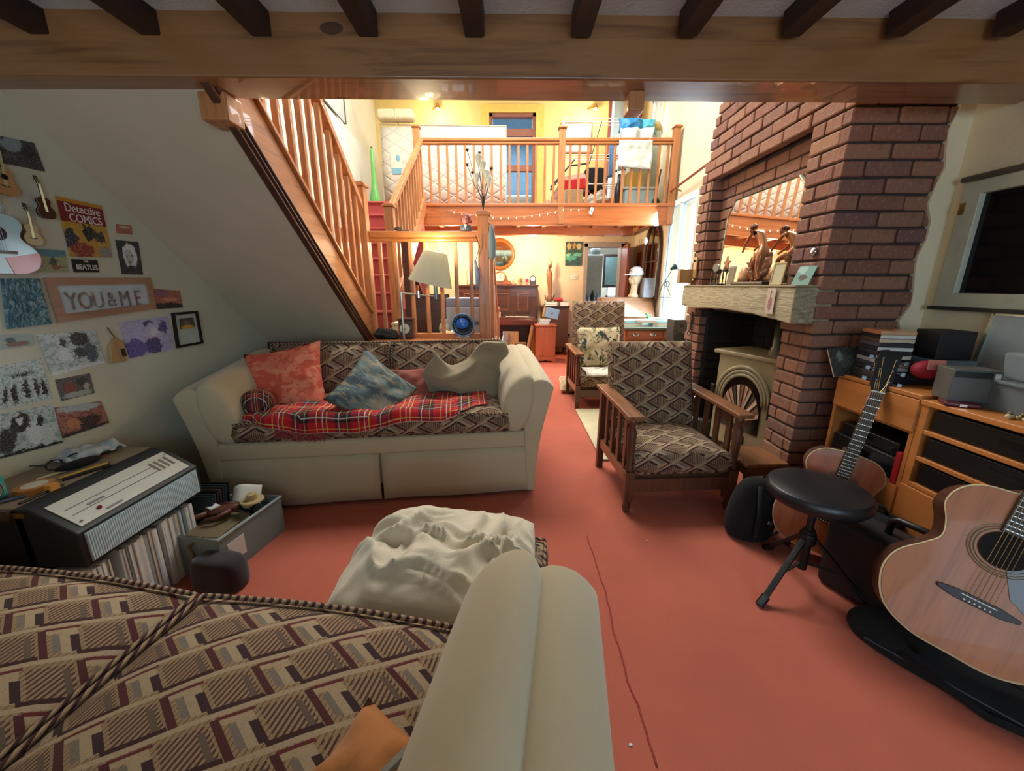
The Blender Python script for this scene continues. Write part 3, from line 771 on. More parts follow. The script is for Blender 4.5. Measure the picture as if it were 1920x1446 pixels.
# footstool with pattern, cream pillow-like throw on it
FZ = R(-6.5)
fs = thing('footstool', 'square footstool covered in geometric fabric under the cream cushion', 'footstool', (-.20, 1.05, 0), FZ)
part(fs, 'base', MB().box(-.27, .27, -.24, .24, .05, .24), patt, bevel=.02)
fc = part(fs, 'top_cushion', cushion_box(-.30, .30, -.26, .26, .24, .375, .02, 12, seed=4), patt)
part(fc, 'piping', piping(-.298, .298, -.258, .258, .375), pipe_m)
for sx in (-1, 1):
    for sy in (-1, 1): part(fs, 'foot', MB().lathe([(.02, 0), (.028, .02), (.022, .055)], 10, (sx*.22, sy*.19, 0)), mahog)
g = MB()
def cth(u, v):
    a, b_ = 2*u-1, 2*v-1; k = max(0, (1-a**4)*(1-b_**4))**.5
    rx, ry = .285, .255
    x = rx*a*(1-.05*b_*b_*abs(a)) ; y = ry*b_*(1-.05*a*a*abs(b_))
    da = a + .5*noise.noise(Vector((a*1.7, b_*1.7, 9))); db = b_ + .5*noise.noise(Vector((a*1.5+3, b_*1.5, 2)))
    w_ = .05*(.5+noise.noise(Vector((da*1.5+4, db*2.6, 1)))) + .040*(1-min(1, 2.6*abs(noise.noise(Vector((da*1.3+2, db*2.2+7, 3))))))**2 + .018*(1-min(1, 3*abs(noise.noise(Vector((da*3.0, db*3.6, 6))))))
    w_ *= (.35 + .65*min(1, max(0, .75 - b_*.75)))
    return Vector((x, y, .035 + .055*k + w_*k*1.15))
g.grid(cth, 60, 56)
a = len(g.v); g.grid(lambda u, v: (lambda p: Vector((p.x, p.y, 0)))(cth(u, v)), 60, 56)
W_ = 61; ring = list(range(W_)) + [j*W_+60 for j in range(1, 57)] + [56*W_+i for i in range(59, -1, -1)] + [j*W_ for j in range(55, 0, -1)]
for k in range(len(ring)): k2 = (k+1) % len(ring); g.f.append((ring[k], ring[k2], ring[k2]+a, ring[k]+a))
solo('cushion', g.smooth(), cloth('cream_fleece', '#c9bda4', .06, 3, 90, bump=.2), 'big crumpled cream fleece cushion lying on the patterned footstool', 'cushion', (-.215, 1.07, .405), (0, 0, FZ))

# orange cushion with a cord at the near sofa arm
oc = solo('cushion', pillow(.22, .2, .09, 12, seed=3), cloth('orange_velvet', '#b9763d'), 'small orange cushion with twisted cord tucked by the near arm', 'cushion', (-.205, .385, .585), (R(10), R(0), R(-30)))
part(oc, 'cord', MB().tube([(-.0, -.02, .047), (.02, .03, .05), (.03, .07, .045)], .008, 6), M('cord_grey', '#8d8a80', .8))

# ---- armchairs
def armchair(name, label, loc, rz, bh=.90, back_t=20, w_=.62):
    T = thing(name, label, 'armchair', loc, rz)
    hw, dd = w_/2, .60
    for s in (-1, 1):
        x = s*(hw-.025)
        prof = [(.018, 0), (.026, .03), (.02, .06), (.026, .075)]
        lg = MB().lathe(prof, 12, (x, .03, 0)).box(x-.026, x+.026, .004, .056, .075, .26)
        part(T, 'front_leg', lg, oak, bevel=.003)
        part(T, 'front_post', MB().lathe([(.022, .26), (.026, .28), (.016, .30), (.024, .40), (.027, .50), (.015, .54), (.026, .555), (.024, .585)], 12, (x, .03, 0)).smooth(), oak)
        part(T, 'back_leg', MB().bar((x, dd+.03, 0), (x, dd, .58), .045, .045, (0, 1, 0)), oak, bevel=.004)
        part(T, 'arm', MB().add([(x-.045, -.03, .585), (x+.045, -.03, .585), (x+.045, dd+.05, .60), (x-.045, dd+.05, .60), (x-.045, -.03, .612), (x+.045, -.03, .612), (x+.045, dd+.05, .627), (x-.045, dd+.05, .627)],
             [(0, 3, 2, 1), (4, 5, 6, 7), (0, 1, 5, 4), (1, 2, 6, 5), (2, 3, 7, 6), (3, 0, 4, 7)]), oak_y, bevel=.006)
        part(T, 'side_rail', MB().box(x-.014, x+.014, .05, dd-.01, .17, .235), oak_y, bevel=.004)
        for k in range(4):
            y = .125 + .125*k - .01
            part(T, 'slat', MB().box(x-.009, x+.009, y-.022, y+.022, .232, .592), oak, bevel=.003)
    part(T, 'front_rail', MB().box(-hw+.05, hw-.05, .012, .04, .135, .215), oak, bevel=.004)
    part(T, 'back_rail', MB().box(-hw+.05, hw-.05, dd-.02, dd+.01, .17, .235), oak, bevel=.004)
    part(T, 'seat_frame', MB().box(-hw+.045, hw-.045, .04, dd-.02, .20, .232), oak)
    part(T, 'seat_cushion', cushion_box(-hw+.055, hw-.055, .01, .54, .235, .37, .02, 12, seed=6), patt)
    L = (bh-.36)/math.cos(R(back_t-4)) ; tip = Matrix.Translation((0, .505, .37)) @ Matrix.Rotation(R(90-back_t+6), 4, 'X')
    part(T, 'back_cushion', cushion_box(-hw+.055, hw-.055, .0, L, -.07, .05, .02, 12, seed=7, tip=tip), patt)
    bt = R(back_t-6)
    for s in (-1, 1):
        part(T, 'back_frame', MB().bar((s*(hw-.10), .60, .22), (s*(hw-.10), .60+math.sin(bt)*(bh-.2), bh-.03), .03, .03, (0, 1, 0)), oak)
    return T
A1 = armchair('armchair', 'slatted oak armchair with grey-brown geometric cushions, in front of the hearth', (.985, 2.045, 0), R(3), bh=.90, w_=.665)
A2 = armchair('armchair', 'further high-backed slatted armchair holding a floral cushion', (1.03, 4.03, 0), R(2), bh=1.10, back_t=14, w_=.70)
t = NT('floral_tapestry'); co = t.coord(); n = t.noise(co, 9, 3, .6, 1.2); n2 = t.noise(co, 14, 3, .6, .8)
c = t.mix(n > .555, '#b7a684', '#2a3230'); c = t.mix((n2 > .60), c, '#75704a'); c = t.mix((n2 < .33), c, '#8c4a34'); flor = t.fin(c, .9)
solo('cushion', pillow(.50, .46, .13, 14, seed=11, ear=.04), flor, 'square cushion with dark floral tapestry on the further armchair', 'cushion', mw(A2) @ Vector((-.03, .38, .62)), (R(76), 0, R(3)))
g = MB().grid(lambda u, v: Vector((-.24+.48*u, .0+.45*v if v > .12 else .0-.004+.45*v*.3, .405+.012*noise.noise(Vector((u*9, v*9, 0))) - (0 if v > .12 else (.12-v)*.35))), 20, 14)
solo('cloth', g.smooth(), cloth('white_woven', '#cfc8b4'), 'white woven cloth laid over the further armchair seat', 'cloth', tuple(A2.location), tuple(A2.rotation_euler), solid=.006)

# ================================================================ RIGHT SIDE NEAR
tb = thing('side_table', 'tiny oak stool-table beside the armchair at the brick pier', 'table', (1.44, 2.15, 0), R(3))
part(tb, 'table_top', MB().box(-.125, .125, -.13, .13, .30, .322), oak_y, bevel=.006)
part(tb, 'apron', MB().box(-.105, .105, -.11, .11, .24, .30), oak)
for sx in (-1, 1):
    for sy in (-1, 1): part(tb, 'leg', MB().lathe([(.012, 0), (.018, .08), (.013, .14), (.02, .24)], 10, (sx*.09, sy*.095, 0)), oak)
# black rucksack
g = MB(); secs = []
for k, (z, sx, sy) in enumerate(((0, .8, .85), (.02, 1, 1), (.12, 1, 1.02), (.22, .9, .86), (.30, .68, .6), (.335, .4, .3))):
    secs.append([Vector((.13*sx*math.cos(a)*(1+.10*noise.noise(Vector((k, a, 0)))), .10*sy*math.sin(a), z)) for a in [i*math.pi/8 for i in range(16)]])
g.loft(secs)
rk = thing('rucksack', 'black rucksack slumped on the carpet between armchair and stool', 'bag', (1.27, 1.84, 0), R(10))
part(rk, 'body', g.smooth(), blackc, sub=1)
part(rk, 'buckle', MB().cbox((.02, -.104, .13), .028, .008, .02, (0, .5, 0)), M('buckle_grey', '#8d959c', .3, .8), bevel=.002)
part(rk, 'strap', MB().tube([(-.05, -.10, .05), (-.06, -.115, .18), (-.03, -.06, .32)], .009, 6).smooth(), blackc)
# drum stool
ds = thing('drum_stool', 'black round padded stool on a folding tripod', 'stool', (1.27, 1.46, 0))
part(ds, 'seat', MB().lathe([(.10, .435), (.172, .437), (.183, .452), (.185, .475), (.175, .493), (.12, .502), (.0, .504)], 40).smooth(), M('stool_vinyl', '#15171b', .38, var=.1, scale=20), bevel=.003)
part(ds, 'post', MB().lathe([(.019, .10), (.019, .26), (.024, .262), (.024, .29), (.014, .292), (.014, .437)], 16), black)
part(ds, 'seat_clamp', MB().cbox((.02, 0, .415), .11, .05, .03), black, bevel=.004)
part(ds, 'clamp_knob', MB().tube([(.07, -.02, .40), (.11, -.03, .395)], .011, 8), black)
part(ds, 'collar', MB().lathe([(.03, .225), (.032, .235), (.032, .265), (.03, .275)], 16), black)
for k in range(3):
    a = R(205 + 120*k); d = Vector((math.cos(a), math.sin(a), 0))
    lg = part(ds, 'leg', MB().bar(d*.028+Vector((0, 0, .25)), d*.245+Vector((0, 0, .018)), .022, .014), black, bevel=.003)
    part(lg, 'rubber_foot', MB().tube([d*.225+Vector((0, 0, .036)), d*.262+Vector((0, 0, .006))], .017, 10), black)
    part(ds, 'brace', MB().bar(d*.02+Vector((0, 0, .13)), d*.14+Vector((0, 0, .125)), .012, .006), black)

# guitars: local frame, face towards -y, tail at the origin, neck along +z
def gshape(s=1., lw=.2, uw=.147, wa=.12, L=.50):
    ctrl = [(0, 0), (.09, .004), (.165, .045), (lw, .13), (.19, .205), (.145, .265), (wa, .305), (.128, .355), (uw, .405), (.135, .455), (.095, .49), (.03, L)]
    def cr(p0, p1, p2, p3, t): return tuple(.5*((2*p1[i])+(-p0[i]+p2[i])*t+(2*p0[i]-5*p1[i]+4*p2[i]-p3[i])*t*t+(-p0[i]+3*p1[i]-3*p2[i]+p3[i])*t**3) for i in (0, 1))
    half = []
    for i in range(len(ctrl)-1):
        p0 = ctrl[max(0, i-1)] if i else (-ctrl[1][0], ctrl[1][1]); p3 = ctrl[min(len(ctrl)-1, i+2)]
        for k in range(4): half.append(cr(p0, ctrl[i], ctrl[i+1], p3, k/4))
    half.append(ctrl[-1])
    return [(x*s, y*s) for x, y in half] + [(-x*s, y*s) for x, y in reversed(half[1:])]
MXZ = Matrix.Rotation(R(90), 4, 'X')      # polygon xy -> xz, depth along -y
def guitar(name, label, s, top_m, side_m, neck_m, loc, axis, face, hs=True, guard=None, cat='guitar', dep=.1, pegs=6, bridge=True, hole=.052):
    z = Vector(axis).normalized(); y = -Vector(face); y = (y - z*y.dot(z)).normalized(); x = y.cross(z)
    m3 = Matrix((x, y, z)).transposed(); T = thing(name, label, cat, loc, rot=m3.to_euler())
    out = gshape(s)
    body = part(T, 'body', MB().prism(out, 0, -dep*s, MXZ), side_m, bevel=.004*s)
    tp = part(T, 'soundboard', MB().prism([(a*.985, .003*s+b_*.988) for a, b_ in out], 0, .003*s+.001, MXZ), top_m)
    edge = [Vector((a, -.001, b_)) for a, b_ in out]
    part(body, 'binding', MB().tube(edge, .0028*s, 5, closed=True), M('binding', '#c9b48c', .4))
    hz = .335*s
    if hole:
        part(tp, 'sound_hole', MB().lathe([(hole*s, 0), (hole*s, .002)], 28, (0, -.0062*s-.0015, hz), MXZ), M('hole_dark', '#0d0705', .9))
        g = MB()
        for r0 in (1.16, 1.30, 1.42):
            g.tube([Vector((math.cos(a)*hole*r0*s, -.0045*s-.001, hz+math.sin(a)*hole*r0*s)) for a in [i*math.pi/16 for i in range(32)]], .0016*s, 4, closed=True)
        part(tp, 'rosette', g, M('rosette', '#7d6a4e', .5))
    if bridge:
        br = part(T, 'bridge', MB().prism([(-.085*s, -.004*s), (-.05*s, -.014*s), (.05*s, -.014*s), (.085*s, -.004*s), (.085*s, .006*s), (.045*s, .014*s), (-.045*s, .014*s), (-.085*s, .006*s)], .004*s, .013*s, Matrix.Translation((0, 0, .168*s)) @ MXZ), M('rosewood', '#24130e', .5), bevel=.002*s)
        g = MB()
        for k in range(6): g.ball(((k-2.5)*.0105*s, -.0145*s, .161*s), .003*s, n=6)
        part(br, 'bridge_pins', g, whitep)
        part(br, 'saddle', MB().box(-.036*s, .036*s, -.0165*s, -.013*s, .172*s, .1745*s), whitep)
    if guard: part(tp, 'pickguard', MB().prism([(.02*s, .285*s), (.058*s, .33*s), (.10*s, .30*s), (.125*s, .235*s), (.09*s, .19*s), (.05*s, .215*s)], .004*s, .006*s, MXZ), guard)
    fb = part(T, 'fretboard', MB().add([(-.026*s, -.012*s, .385*s), (.026*s, -.012*s, .385*s), (.0215*s, -.018*s, .80*s), (-.0215*s, -.018*s, .80*s), (-.026*s, -.002*s, .385*s), (.026*s, -.002*s, .385*s), (.0215*s, -.011*s, .80*s), (-.0215*s, -.011*s, .80*s)],
        [(0, 1, 2, 3), (7, 6, 5, 4), (0, 4, 5, 1), (1, 5, 6, 2), (2, 6, 7, 3), (3, 7, 4, 0)]), M('fretboard', '#1e1411', .5))
    g = MB()
    for k in range(1, 19):
        zz = .80*s - (1-2**(-k/12))*.63*s; g.box(-.0245*s, .0245*s, (-.0195+.003*(k/19))*s, (-.012)*s, zz-.0012*s, zz+.0012*s)
    part(fb, 'frets', g, M('fret_metal', '#9a958a', .3, .9), kind='stuff' if pegs > 8 else None)
    nk = part(T, 'neck', MB().loft([[Vector((.0245*s*math.cos(a), -.004*s + .02*s*max(-.1, math.sin(a)), zz*s)) for a in [i*math.pi/6 for i in range(12)]] for zz in (.49, .56, .70, .81)]).smooth(), neck_m)
    part(nk, 'heel', MB().box(-.024*s, .024*s, .0, .075*s, .478*s, .52*s), neck_m, bevel=.01*s)
    tilt = Matrix.Translation((0, -.006*s, .80*s)) @ Matrix.Rotation(R(-12), 4, 'X') @ MXZ
    hd = part(T, 'headstock', MB().prism([(-.022*s, 0), (.022*s, 0), (.036*s, .03*s), (.040*s, .19*s), (.012*s, .20*s), (0, .193*s), (-.012*s, .20*s), (-.040*s, .19*s), (-.036*s, .03*s)], -.006*s, .008*s, tilt), M('headstock_black', '#161412', .3), bevel=.002*s)
    part(T, 'nut', MB().box(-.022*s, .022*s, -.0215*s, -.006*s, .797*s, .803*s), whitep)
    for k in range(pegs):
        sd = -1 if k % 2 else 1; zz = .05 + .052*(k//2)
        p = tilt @ Vector((sd*.038*s, zz*s, .0)); q = tilt @ Vector((sd*.062*s, zz*s, .0))
        tn = part(hd, 'tuning_peg', MB().tube([p, q], .0035*s, 6).cbox(tuple(q), .016*s, .007*s, .018*s), M('peg_steel', '#55575a', .3, .9), bevel=.001)
        part(hd, 'string_post', MB().tube([tilt @ Vector((sd*.022*s, zz*s, .006*s)), tilt @ Vector((sd*.022*s, zz*s, .017*s))], .004*s, 6), chrome)
    g = MB()
    for k in range(6):
        a = (k-2.5)/2.5; p0 = Vector((a*.026*s, -.0165*s, .173*s)); p1 = Vector((a*.0175*s, -.0235*s, .80*s)); p2 = tilt @ Vector(((-1 if k < 3 else 1)*.022*s, (.05+.052*(k % 3))*s, .012*s))
        g.tube([p0, p1, p2], .0007*s if s > .8 else .0006, 4)
    part(T, 'strings', g, M('string_wire', '#b59b6a', .35, .9))
    return T
spruce = wood('spruce_top', '#a8571e', '#8c4214', 2, .45, 1.6, coat=.12)
spruce2 = wood('spruce_top_pale', '#aa6026', '#904c1a', 2, .48, 1.6, coat=.1)
G1b = Vector((1.44, 1.62, .065)); G1h = Vector((1.70, 1.715, 1.03))
G1 = guitar('acoustic_guitar', 'dark-necked acoustic guitar leaning upright behind the drum stool', 1.0, spruce, mahog, mahog, G1b, G1h-G1b, (-.50, -.86, .25), dep=.10)
G2b = Vector((1.365, .975, .185))
G2 = guitar('acoustic_guitar', 'large jumbo acoustic guitar with dark pickguard, cropped at the right edge', 1.08, spruce2, mahog, mahog, G2b, Vector((.150, .062, .315)), (-.60, -.80, .30), guard=M('guard_tortoise', '#3a1712', .3), dep=.11)
# stands
for (b_, ax, nm) in ((G1b, G1h-G1b, 'black guitar stand cradling the guitar behind the stool'), (Vector((1.47, 1.02, .05)), Vector((.5, .3, .7)), 'black guitar stand under the jumbo guitar')):
    T = thing('guitar_stand', nm, 'stand', (b_.x+.10, b_.y+.13, 0))
    m_ = Rz(math.atan2(-.5, .86)+.0)
    part(T, 'upright', MB().tube([(0, .02, .02), (.03, .05, .38)], .009, 8), black)
    for s in (-1, 1):
        part(T, 'leg', MB().tube([Vector((0, .02, .14)), m_ @ Vector((s*.17, -.02, .009))], .008, 6), black)
        part(T, 'yoke', MB().tube([m_ @ Vector((0, .0, .10)), m_ @ Vector((s*.10, -.02, .055)), m_ @ Vector((s*.11, -.14, .05)), m_ @ Vector((s*.11, -.15, .09))], .009, 6), black)
# gig bags and cases in the dark
def blob(name, label, cat, loc, rz, sx, sy, sz, m, seed=0, extra=None):
    g = MB(); secs = []
    for k, (z, s_) in enumerate(((0, .93), (.05, 1), (.5, 1.0), (.85, .93), (.97, .75), (1, .4))):
        secs.append([Vector((sx/2*s_*(abs(math.cos(a))**.6*math.copysign(1, math.cos(a)))*(1+.06*noise.noise(Vector((k, a, seed)))), sy/2*s_*(abs(math.sin(a))**.6*math.copysign(1, math.sin(a))), sz*z)) for a in [i*math.pi/10 for i in range(20)]])
    g.loft(secs); T = thing(name, label, cat, loc, rz); part(T, 'body', g.smooth(), m, sub=1); return T
gb = blob('gig_bag', 'long black padded gig bag lying on carpet below the jumbo guitar', 'bag', (1.65, .93, 0), R(-52), .95, .30, .07, blackc, 1)
part(gb, 'strap', MB().tube([(-.30, -.13, .05), (-.1, -.17, .02), (.2, -.14, .05)], .012, 6).smooth(), blackc)
part(gb, 'zip', MB().tube([(-.40, -.13, .04), (0, -.152, .04), (.40, -.13, .04)], .004, 5), M('zip_grey', '#2b2b30', .5))
ac = thing('amplifier_case', 'black case with raised handle behind the jumbo guitar', 'case', (1.53, 1.36, 0), R(-68))
part(ac, 'body', MB().box(-.19, .19, -.09, .09, 0, .33), blackv, bevel=.03, seg=3)
part(ac, 'handle', MB().tube([(-.02, 0, .32), (-.02, 0, .385), (0, 0, .40), (.11, 0, .40), (.13, 0, .385), (.13, 0, .32)], .013, 8).smooth(), black)
part(ac, 'badge', MB().lathe([(.012, 0), (.012, .004)], 14, (.14, -.094, .22), MXZ), whitep)
sp = thing('speaker_bag', 'soft black bag standing between the two guitars', 'bag', (1.60, 1.53, 0), R(-70))
part(sp, 'body', MB().box(-.10, .10, -.07, .07, 0, .34), blackc, bevel=.05, seg=4)
part(sp, 'handle', MB().tube([(-.05, 0, .33), (-.03, 0, .37), (.03, 0, .37), (.05, 0, .33)], .008, 6).smooth(), blackc)

# hi-fi cabinets along the right wall
hc = thing('cabinet', 'orange-wood media cabinet unit with drop flap, next to the brick chimney', 'cabinet', (1.68, 1.53, 0))
W1 = .42; CT = .865
part(hc, 'carcass', MB().box(0, .42, 0, .018, 0, CT-.02).box(0, .42, W1-.018, W1, 0, CT-.02).box(.01, .42, .018, W1-.018, .44, .458).box(.01, .42, .018, W1-.018, .69, .705).box(.40, .42, .018, W1-.018, .04, CT-.02), unitw, bevel=.002)
part(hc, 'top', MB().box(-.005, .43, 0, W1, CT-.02, CT), unitw, bevel=.003)
dr = part(hc, 'flap_door', MB().box(-.008, .008, .004, W1-.004, .705, CT-.023), unitw, bevel=.002)
part(hc, 'lower_door', MB().box(-.008, .008, .004, W1-.004, .04, .452), unitw, bevel=.002)
hc2 = thing('cabinet', 'orange-wood open-shelved cabinet stacked with black audio units', 'cabinet', (1.68, .80, 0))
W2 = .728; C2 = .85
part(hc2, 'carcass', MB().box(0, .42, 0, .018, 0, C2-.02).box(0, .42, W2-.03, W2, 0, C2-.02).box(.40, .42, .018, W2-.03, .04, C2-.02), unitw, bevel=.002)
part(hc2, 'top', MB().box(-.008, .43, 0, W2, C2-.022, C2), unitw, bevel=.003)
for z in (.49, .605, .72): part(hc2, 'shelf', MB().box(.0, .40, .018, W2-.03, z-.009, z+.009), unitw, bevel=.002)
part(hc2, 'lower_door', MB().box(-.008, .008, .004, W2-.004, .04, .478), unitw, bevel=.002)
def hifi(y0, y1, z0, z1, label, x=1.69, knobs=3, disc=False):
    T = thing('audio_unit', label, 'audio equipment', (x, y0, z0))
    part(T, 'case', MB().box(.012, .33, 0, y1-y0, .004, z1-z0), black, bevel=.003)
    part(T, 'front_panel', MB().box(0, .014, 0, y1-y0, .004, z1-z0), M('hifi_front', '#111013', .35), bevel=.003)
    part(T, 'display', MB().box(-.002, .001, (y1-y0)*.42, (y1-y0)*.66, (z1-z0)*.45, (z1-z0)*.75), M('display_glass', '#06080b', .1))
    for k in range(knobs): part(T, 'knob', MB().lathe([(.009, 0), (.008, .012)], 12, (0, (y1-y0)*(.08+.09*k), (z1-z0)*.45), Matrix.Rotation(R(-90), 4, 'Y')), M('knob_grey', '#3a3a3e', .3, .5))
    for k in (0, 1): part(T, 'foot', MB().box(.02, .04, .03+k*(y1-y0-.08), .05+k*(y1-y0-.08), 0, .006), black)
    return T
hifi(.84, 1.48, .729, .815, 'black amplifier on the top shelf of the open cabinet')
hifi(.84, 1.48, .614, .700, 'black tuner on the middle shelf of the open cabinet', knobs=1)
hifi(.84, 1.48, .499, .585, 'black disc player on the lowest open shelf of the cabinet', knobs=2)
hifi(1.56, 1.915, .458, .560, 'wide black video recorder under the cabinet flap door', knobs=0)
hifi(1.60, 1.90, .560, .62, 'thin black player stacked on the video recorder', x=1.71, knobs=1)
solo('book', MB().box(1.675, 1.80, 1.549, 1.553+.02, .458, .60), M('red_spine', '#a3161f', .5), 'thin red book upright at the end of the recorder shelf', 'book', bevel=.002)

# things on the cabinets
cdt = [('#b98c62', '#8e5a3a'), ('#c6c2b8', '#23232a'), ('#b8a88e', '#4a3428'), ('#1c1a20', '#3a3a44'), ('#c9c6bd', '#22222c'), ('#17161c', '#2a2a34'), ('#cfcabd', '#1c1c26'), ('#1e1c22', '#8a8a90'), ('#a59b86', '#33333a'), ('#c2c5c8', '#2a2a30')]
zz = CT + .19
for i, (a, b_) in enumerate(reversed(cdt)):
    z0 = CT + .052 + i*.0185; ox = rnd.uniform(-.008, .008)
    T = thing('disc_case', '%s disc case, %s in the stack beside the chimney' % (('pale', 'dark', 'tan', 'white-edged', 'black', 'cream', 'charcoal', 'ivory', 'brown', 'orange-brown')[i], ('lowest', 'second from bottom', 'third from bottom', 'fourth from bottom', 'fifth from bottom', 'sixth from bottom', 'fourth from top', 'third from top', 'second from top', 'topmost')[i]), 'disc case', (1.76+ox, 1.83+ox, z0), R(-14), 'disc cases stacked by the chimney')
    part(T, 'spine', MB().box(-.065, .065, -.078, -.072, .001, .0165), M('cd_sp_%s' % a, a, .4))
    part(T, 'case', MB().box(-.066, .066, -.072, .07, 0, .0175), M('cd_cs_%s' % b_, b_, .2), bevel=.0015)
bx = solo('box', MB().box(-.07, .07, -.065, .065, 0, .125), blackv, 'black cube box beside the stack of disc cases', 'box', (1.955, 1.76, CT+.115), (0, 0, R(-8)), bevel=.004)
b2 = solo('box', MB().box(-.085, .085, -.08, .08, 0, .062), M('grey_blue_box', '#6f8087', .5), 'grey-blue flat box under the black cube box', 'box', (1.955, 1.76, CT+.052), (0, 0, R(-8)), bevel=.004)
b3 = solo('box', MB().box(-.19, .18, -.10, .10, 0, .05), M('dark_navy_box', '#16171f', .5), 'dark flat machine carrying the disc stack', 'player', (1.87, 1.79, CT), (0, 0, R(-10)), bevel=.006)
bk1 = pic('dark_cover', '#1b2320', [(.5, .5, .3, .25, '#39453f'), (.3, .7, .1, .2, '#6d7a70')], nz=14)
cs = thing('book', 'dark patterned paperback leaning at the cabinet corner by the bricks', 'book', (1.715, 1.905, CT), rot=(R(-28), R(-8), R(-12)))
part(cs, 'cover', MB().quad((-.085, 0, 0), (.055, 0, 0), (.055, 0, .15), (-.085, 0, .15), .003), bk1)
part(cs, 'pages', MB().box(-.083, .053, .004, .016, .002, .148), paper)
solo('cap', MB().ball((0, 0, .03), .055, .045, .04, 14).smooth(), M('crimson', '#9c1c33', .7), 'crumpled crimson pouch behind the guitar headstock', 'pouch', (1.80, 1.66, CT+.05), (0, 0, 0))
# clear storage box with blue-grey contents
t = NT('clear_plastic'); t.b.inputs['Transmission Weight'].default_value = .75; t.b.inputs['Alpha'].default_value = 1; clearp = t.fin('#b9c4c8', .22, 0, IOR=1.2)
cb = thing('storage_box', 'translucent plastic storage box on the cabinet below the window', 'box', (1.905, 1.30, C2), R(-6))
g = MB(); x0, x1, y0, y1, h, tt = -.12, .12, -.13, .13, .10, .004
g.box(x0, x1, y0, y1, 0, tt).box(x0, x0+tt, y0, y1, tt, h).box(x1-tt, x1, y0, y1, tt, h).box(x0, x1, y0, y0+tt, tt, h).box(x0, x1, y1-tt, y1, tt, h)
part(cb, 'tub', g, clearp); part(cb, 'lid', MB().box(x0-.008, x1+.008, y0-.008, y1+.008, h, h+.012), clearp, bevel=.003)
part(cb, 'contents', MB().box(x0+.01, x1-.01, y0+.012, y1-.012, .006, .085), M('slate_blue', '#33474e', .5), bevel=.01)
ts = solo('tub', MB().add([(-.10, -.09, 0), (.10, -.09, 0), (.10, .09, 0), (-.10, .09, 0), (-.11, -.10, .10), (.11, -.10, .10), (.11, .10, .10), (-.11, .10, .10)], [(3, 2, 1, 0), (4, 5, 6, 7), (0, 1, 5, 4), (1, 2, 6, 5), (2, 3, 7, 6), (3, 0, 4, 7)]), clearp, 'small cloudy plastic tub upturned on the storage box', 'tub', (1.92, 1.32, C2+.113), (0, 0, R(-10)), bevel=.012)
sil = thing('player', 'silver-grey portable player standing on the cabinet joint', 'player', (1.77, 1.475, C2+.016), R(-20))
part(sil, 'body', MB().box(-.07, .07, -.05, .05, 0, .125), M('silver_grey', '#5d5d5a', .4, .3), bevel=.004)
part(sil, 'screen', MB().box(-.066, .04, -.053, -.049, .095, .118), black)
part(sil, 'button', MB().box(.045, .062, -.054, -.049, .088, .115), whitep)
solo('card', MB().box(-.028, .028, -.001, .001, 0, .04), M('salmon_card', '#b76a58', .7), 'little salmon card propped by the guitar tuners', 'card', (1.735, 1.56, CT+.10), (R(-10), 0, R(-20)))
w1 = thing('wallet', 'maroon wallet lying at the cabinet edge', 'wallet', (1.725, 1.44, C2), R(-30))
part(w1, 'body', MB().box(-.05, .05, -.035, .035, 0, .018), M('maroon', '#551823', .4), bevel=.006); part(w1, 'clasp', MB().box(-.01, .01, -.038, -.034, .004, .014), chrome)
bd = thing('string_of_beads', 'little heap of shell beads on the cabinet top', 'beads', (1.74, 1.25, C2))
for i in range(12): part(bd, 'bead', MB().ball((rnd.uniform(-.03, .03), rnd.uniform(-.05, .05), .007+.004*(i % 3)), .008, n=8).smooth(), M('bead_%d' % (i % 3), ('#a98e5f', '#c7bda0', '#6a5a3e')[i % 3], .4))
hp = thing('headphones', 'dark padded headphones curled on the cabinet', 'headphones', (1.86, 1.08, C2))
part(hp, 'ear_pad', MB().tube([Vector((.055*math.cos(a), .055*math.sin(a), .03)) for a in [i*math.pi/10 for i in range(20)]], .022, 10, closed=True).smooth(), blackc)
part(hp, 'headband', MB().tube([Vector((.0, .085*math.cos(a), .03+.10*math.sin(a))) for a in [i*math.pi/10 for i in range(11)]], .008, 8).smooth(), black)
def book(loc, rz, sx, sy, h, cov, label, group=None, name='book'):
    T = thing(name, label, 'book', loc, rz, group)
    part(T, 'cover', MB().box(-sx/2, sx/2, -sy/2, sy/2, 0, .003).box(-sx/2, sx/2, -sy/2, sy/2, h-.003, h).box(-sx/2, -sx/2+.003, -sy/2, sy/2, .003, h-.003), cov)
    part(T, 'pages', MB().box(-sx/2+.004, sx/2-.004, -sy/2+.004, sy/2-.004, .003, h-.003), paper); return T
mg = pic('magazine_cover', '#9fb4b6', [(.4, .5, .2, .25, '#5d7c86'), (.7, .4, .12, .2, '#c4cbc6'), (.3, .3, .1, .1, '#a2564a')], bg2='#c3cfcf', rough=.25)
for i, (z, lb, sx, sy, h) in enumerate(((0, 'thick white-edged boxed set at the bottom of the pile', .22, .26, .03), (.03, 'glossy pale blue magazine topping the pile by headphones', .20, .24, .012))):
    T = thing('magazine', lb, 'magazine', (1.83, 1.02, C2+z), R(8+4*i)); 
    part(T, 'pages', MB().box(-sx/2, sx/2, -sy/2, sy/2, 0, h), paper); part(T, 'cover', MB().quad((-sx/2, -sy/2, h+.001), (sx/2, -sy/2, h+.001), (sx/2, sy/2, h+.001), (-sx/2, sy/2, h+.001), .001), mg)
lf2 = solo('leaflet', MB().box(-.07, .07, -.05, .05, 0, .006), pic('leaflet', '#2d8c9a', [(.5, .4, .4, .2, '#d08a2c'), (.6, .7, .3, .1, '#e0e0d8')]), 'teal and orange leaflet at the cabinet front edge', 'leaflet', (1.715, .985, C2+.042), (0, 0, R(5)))
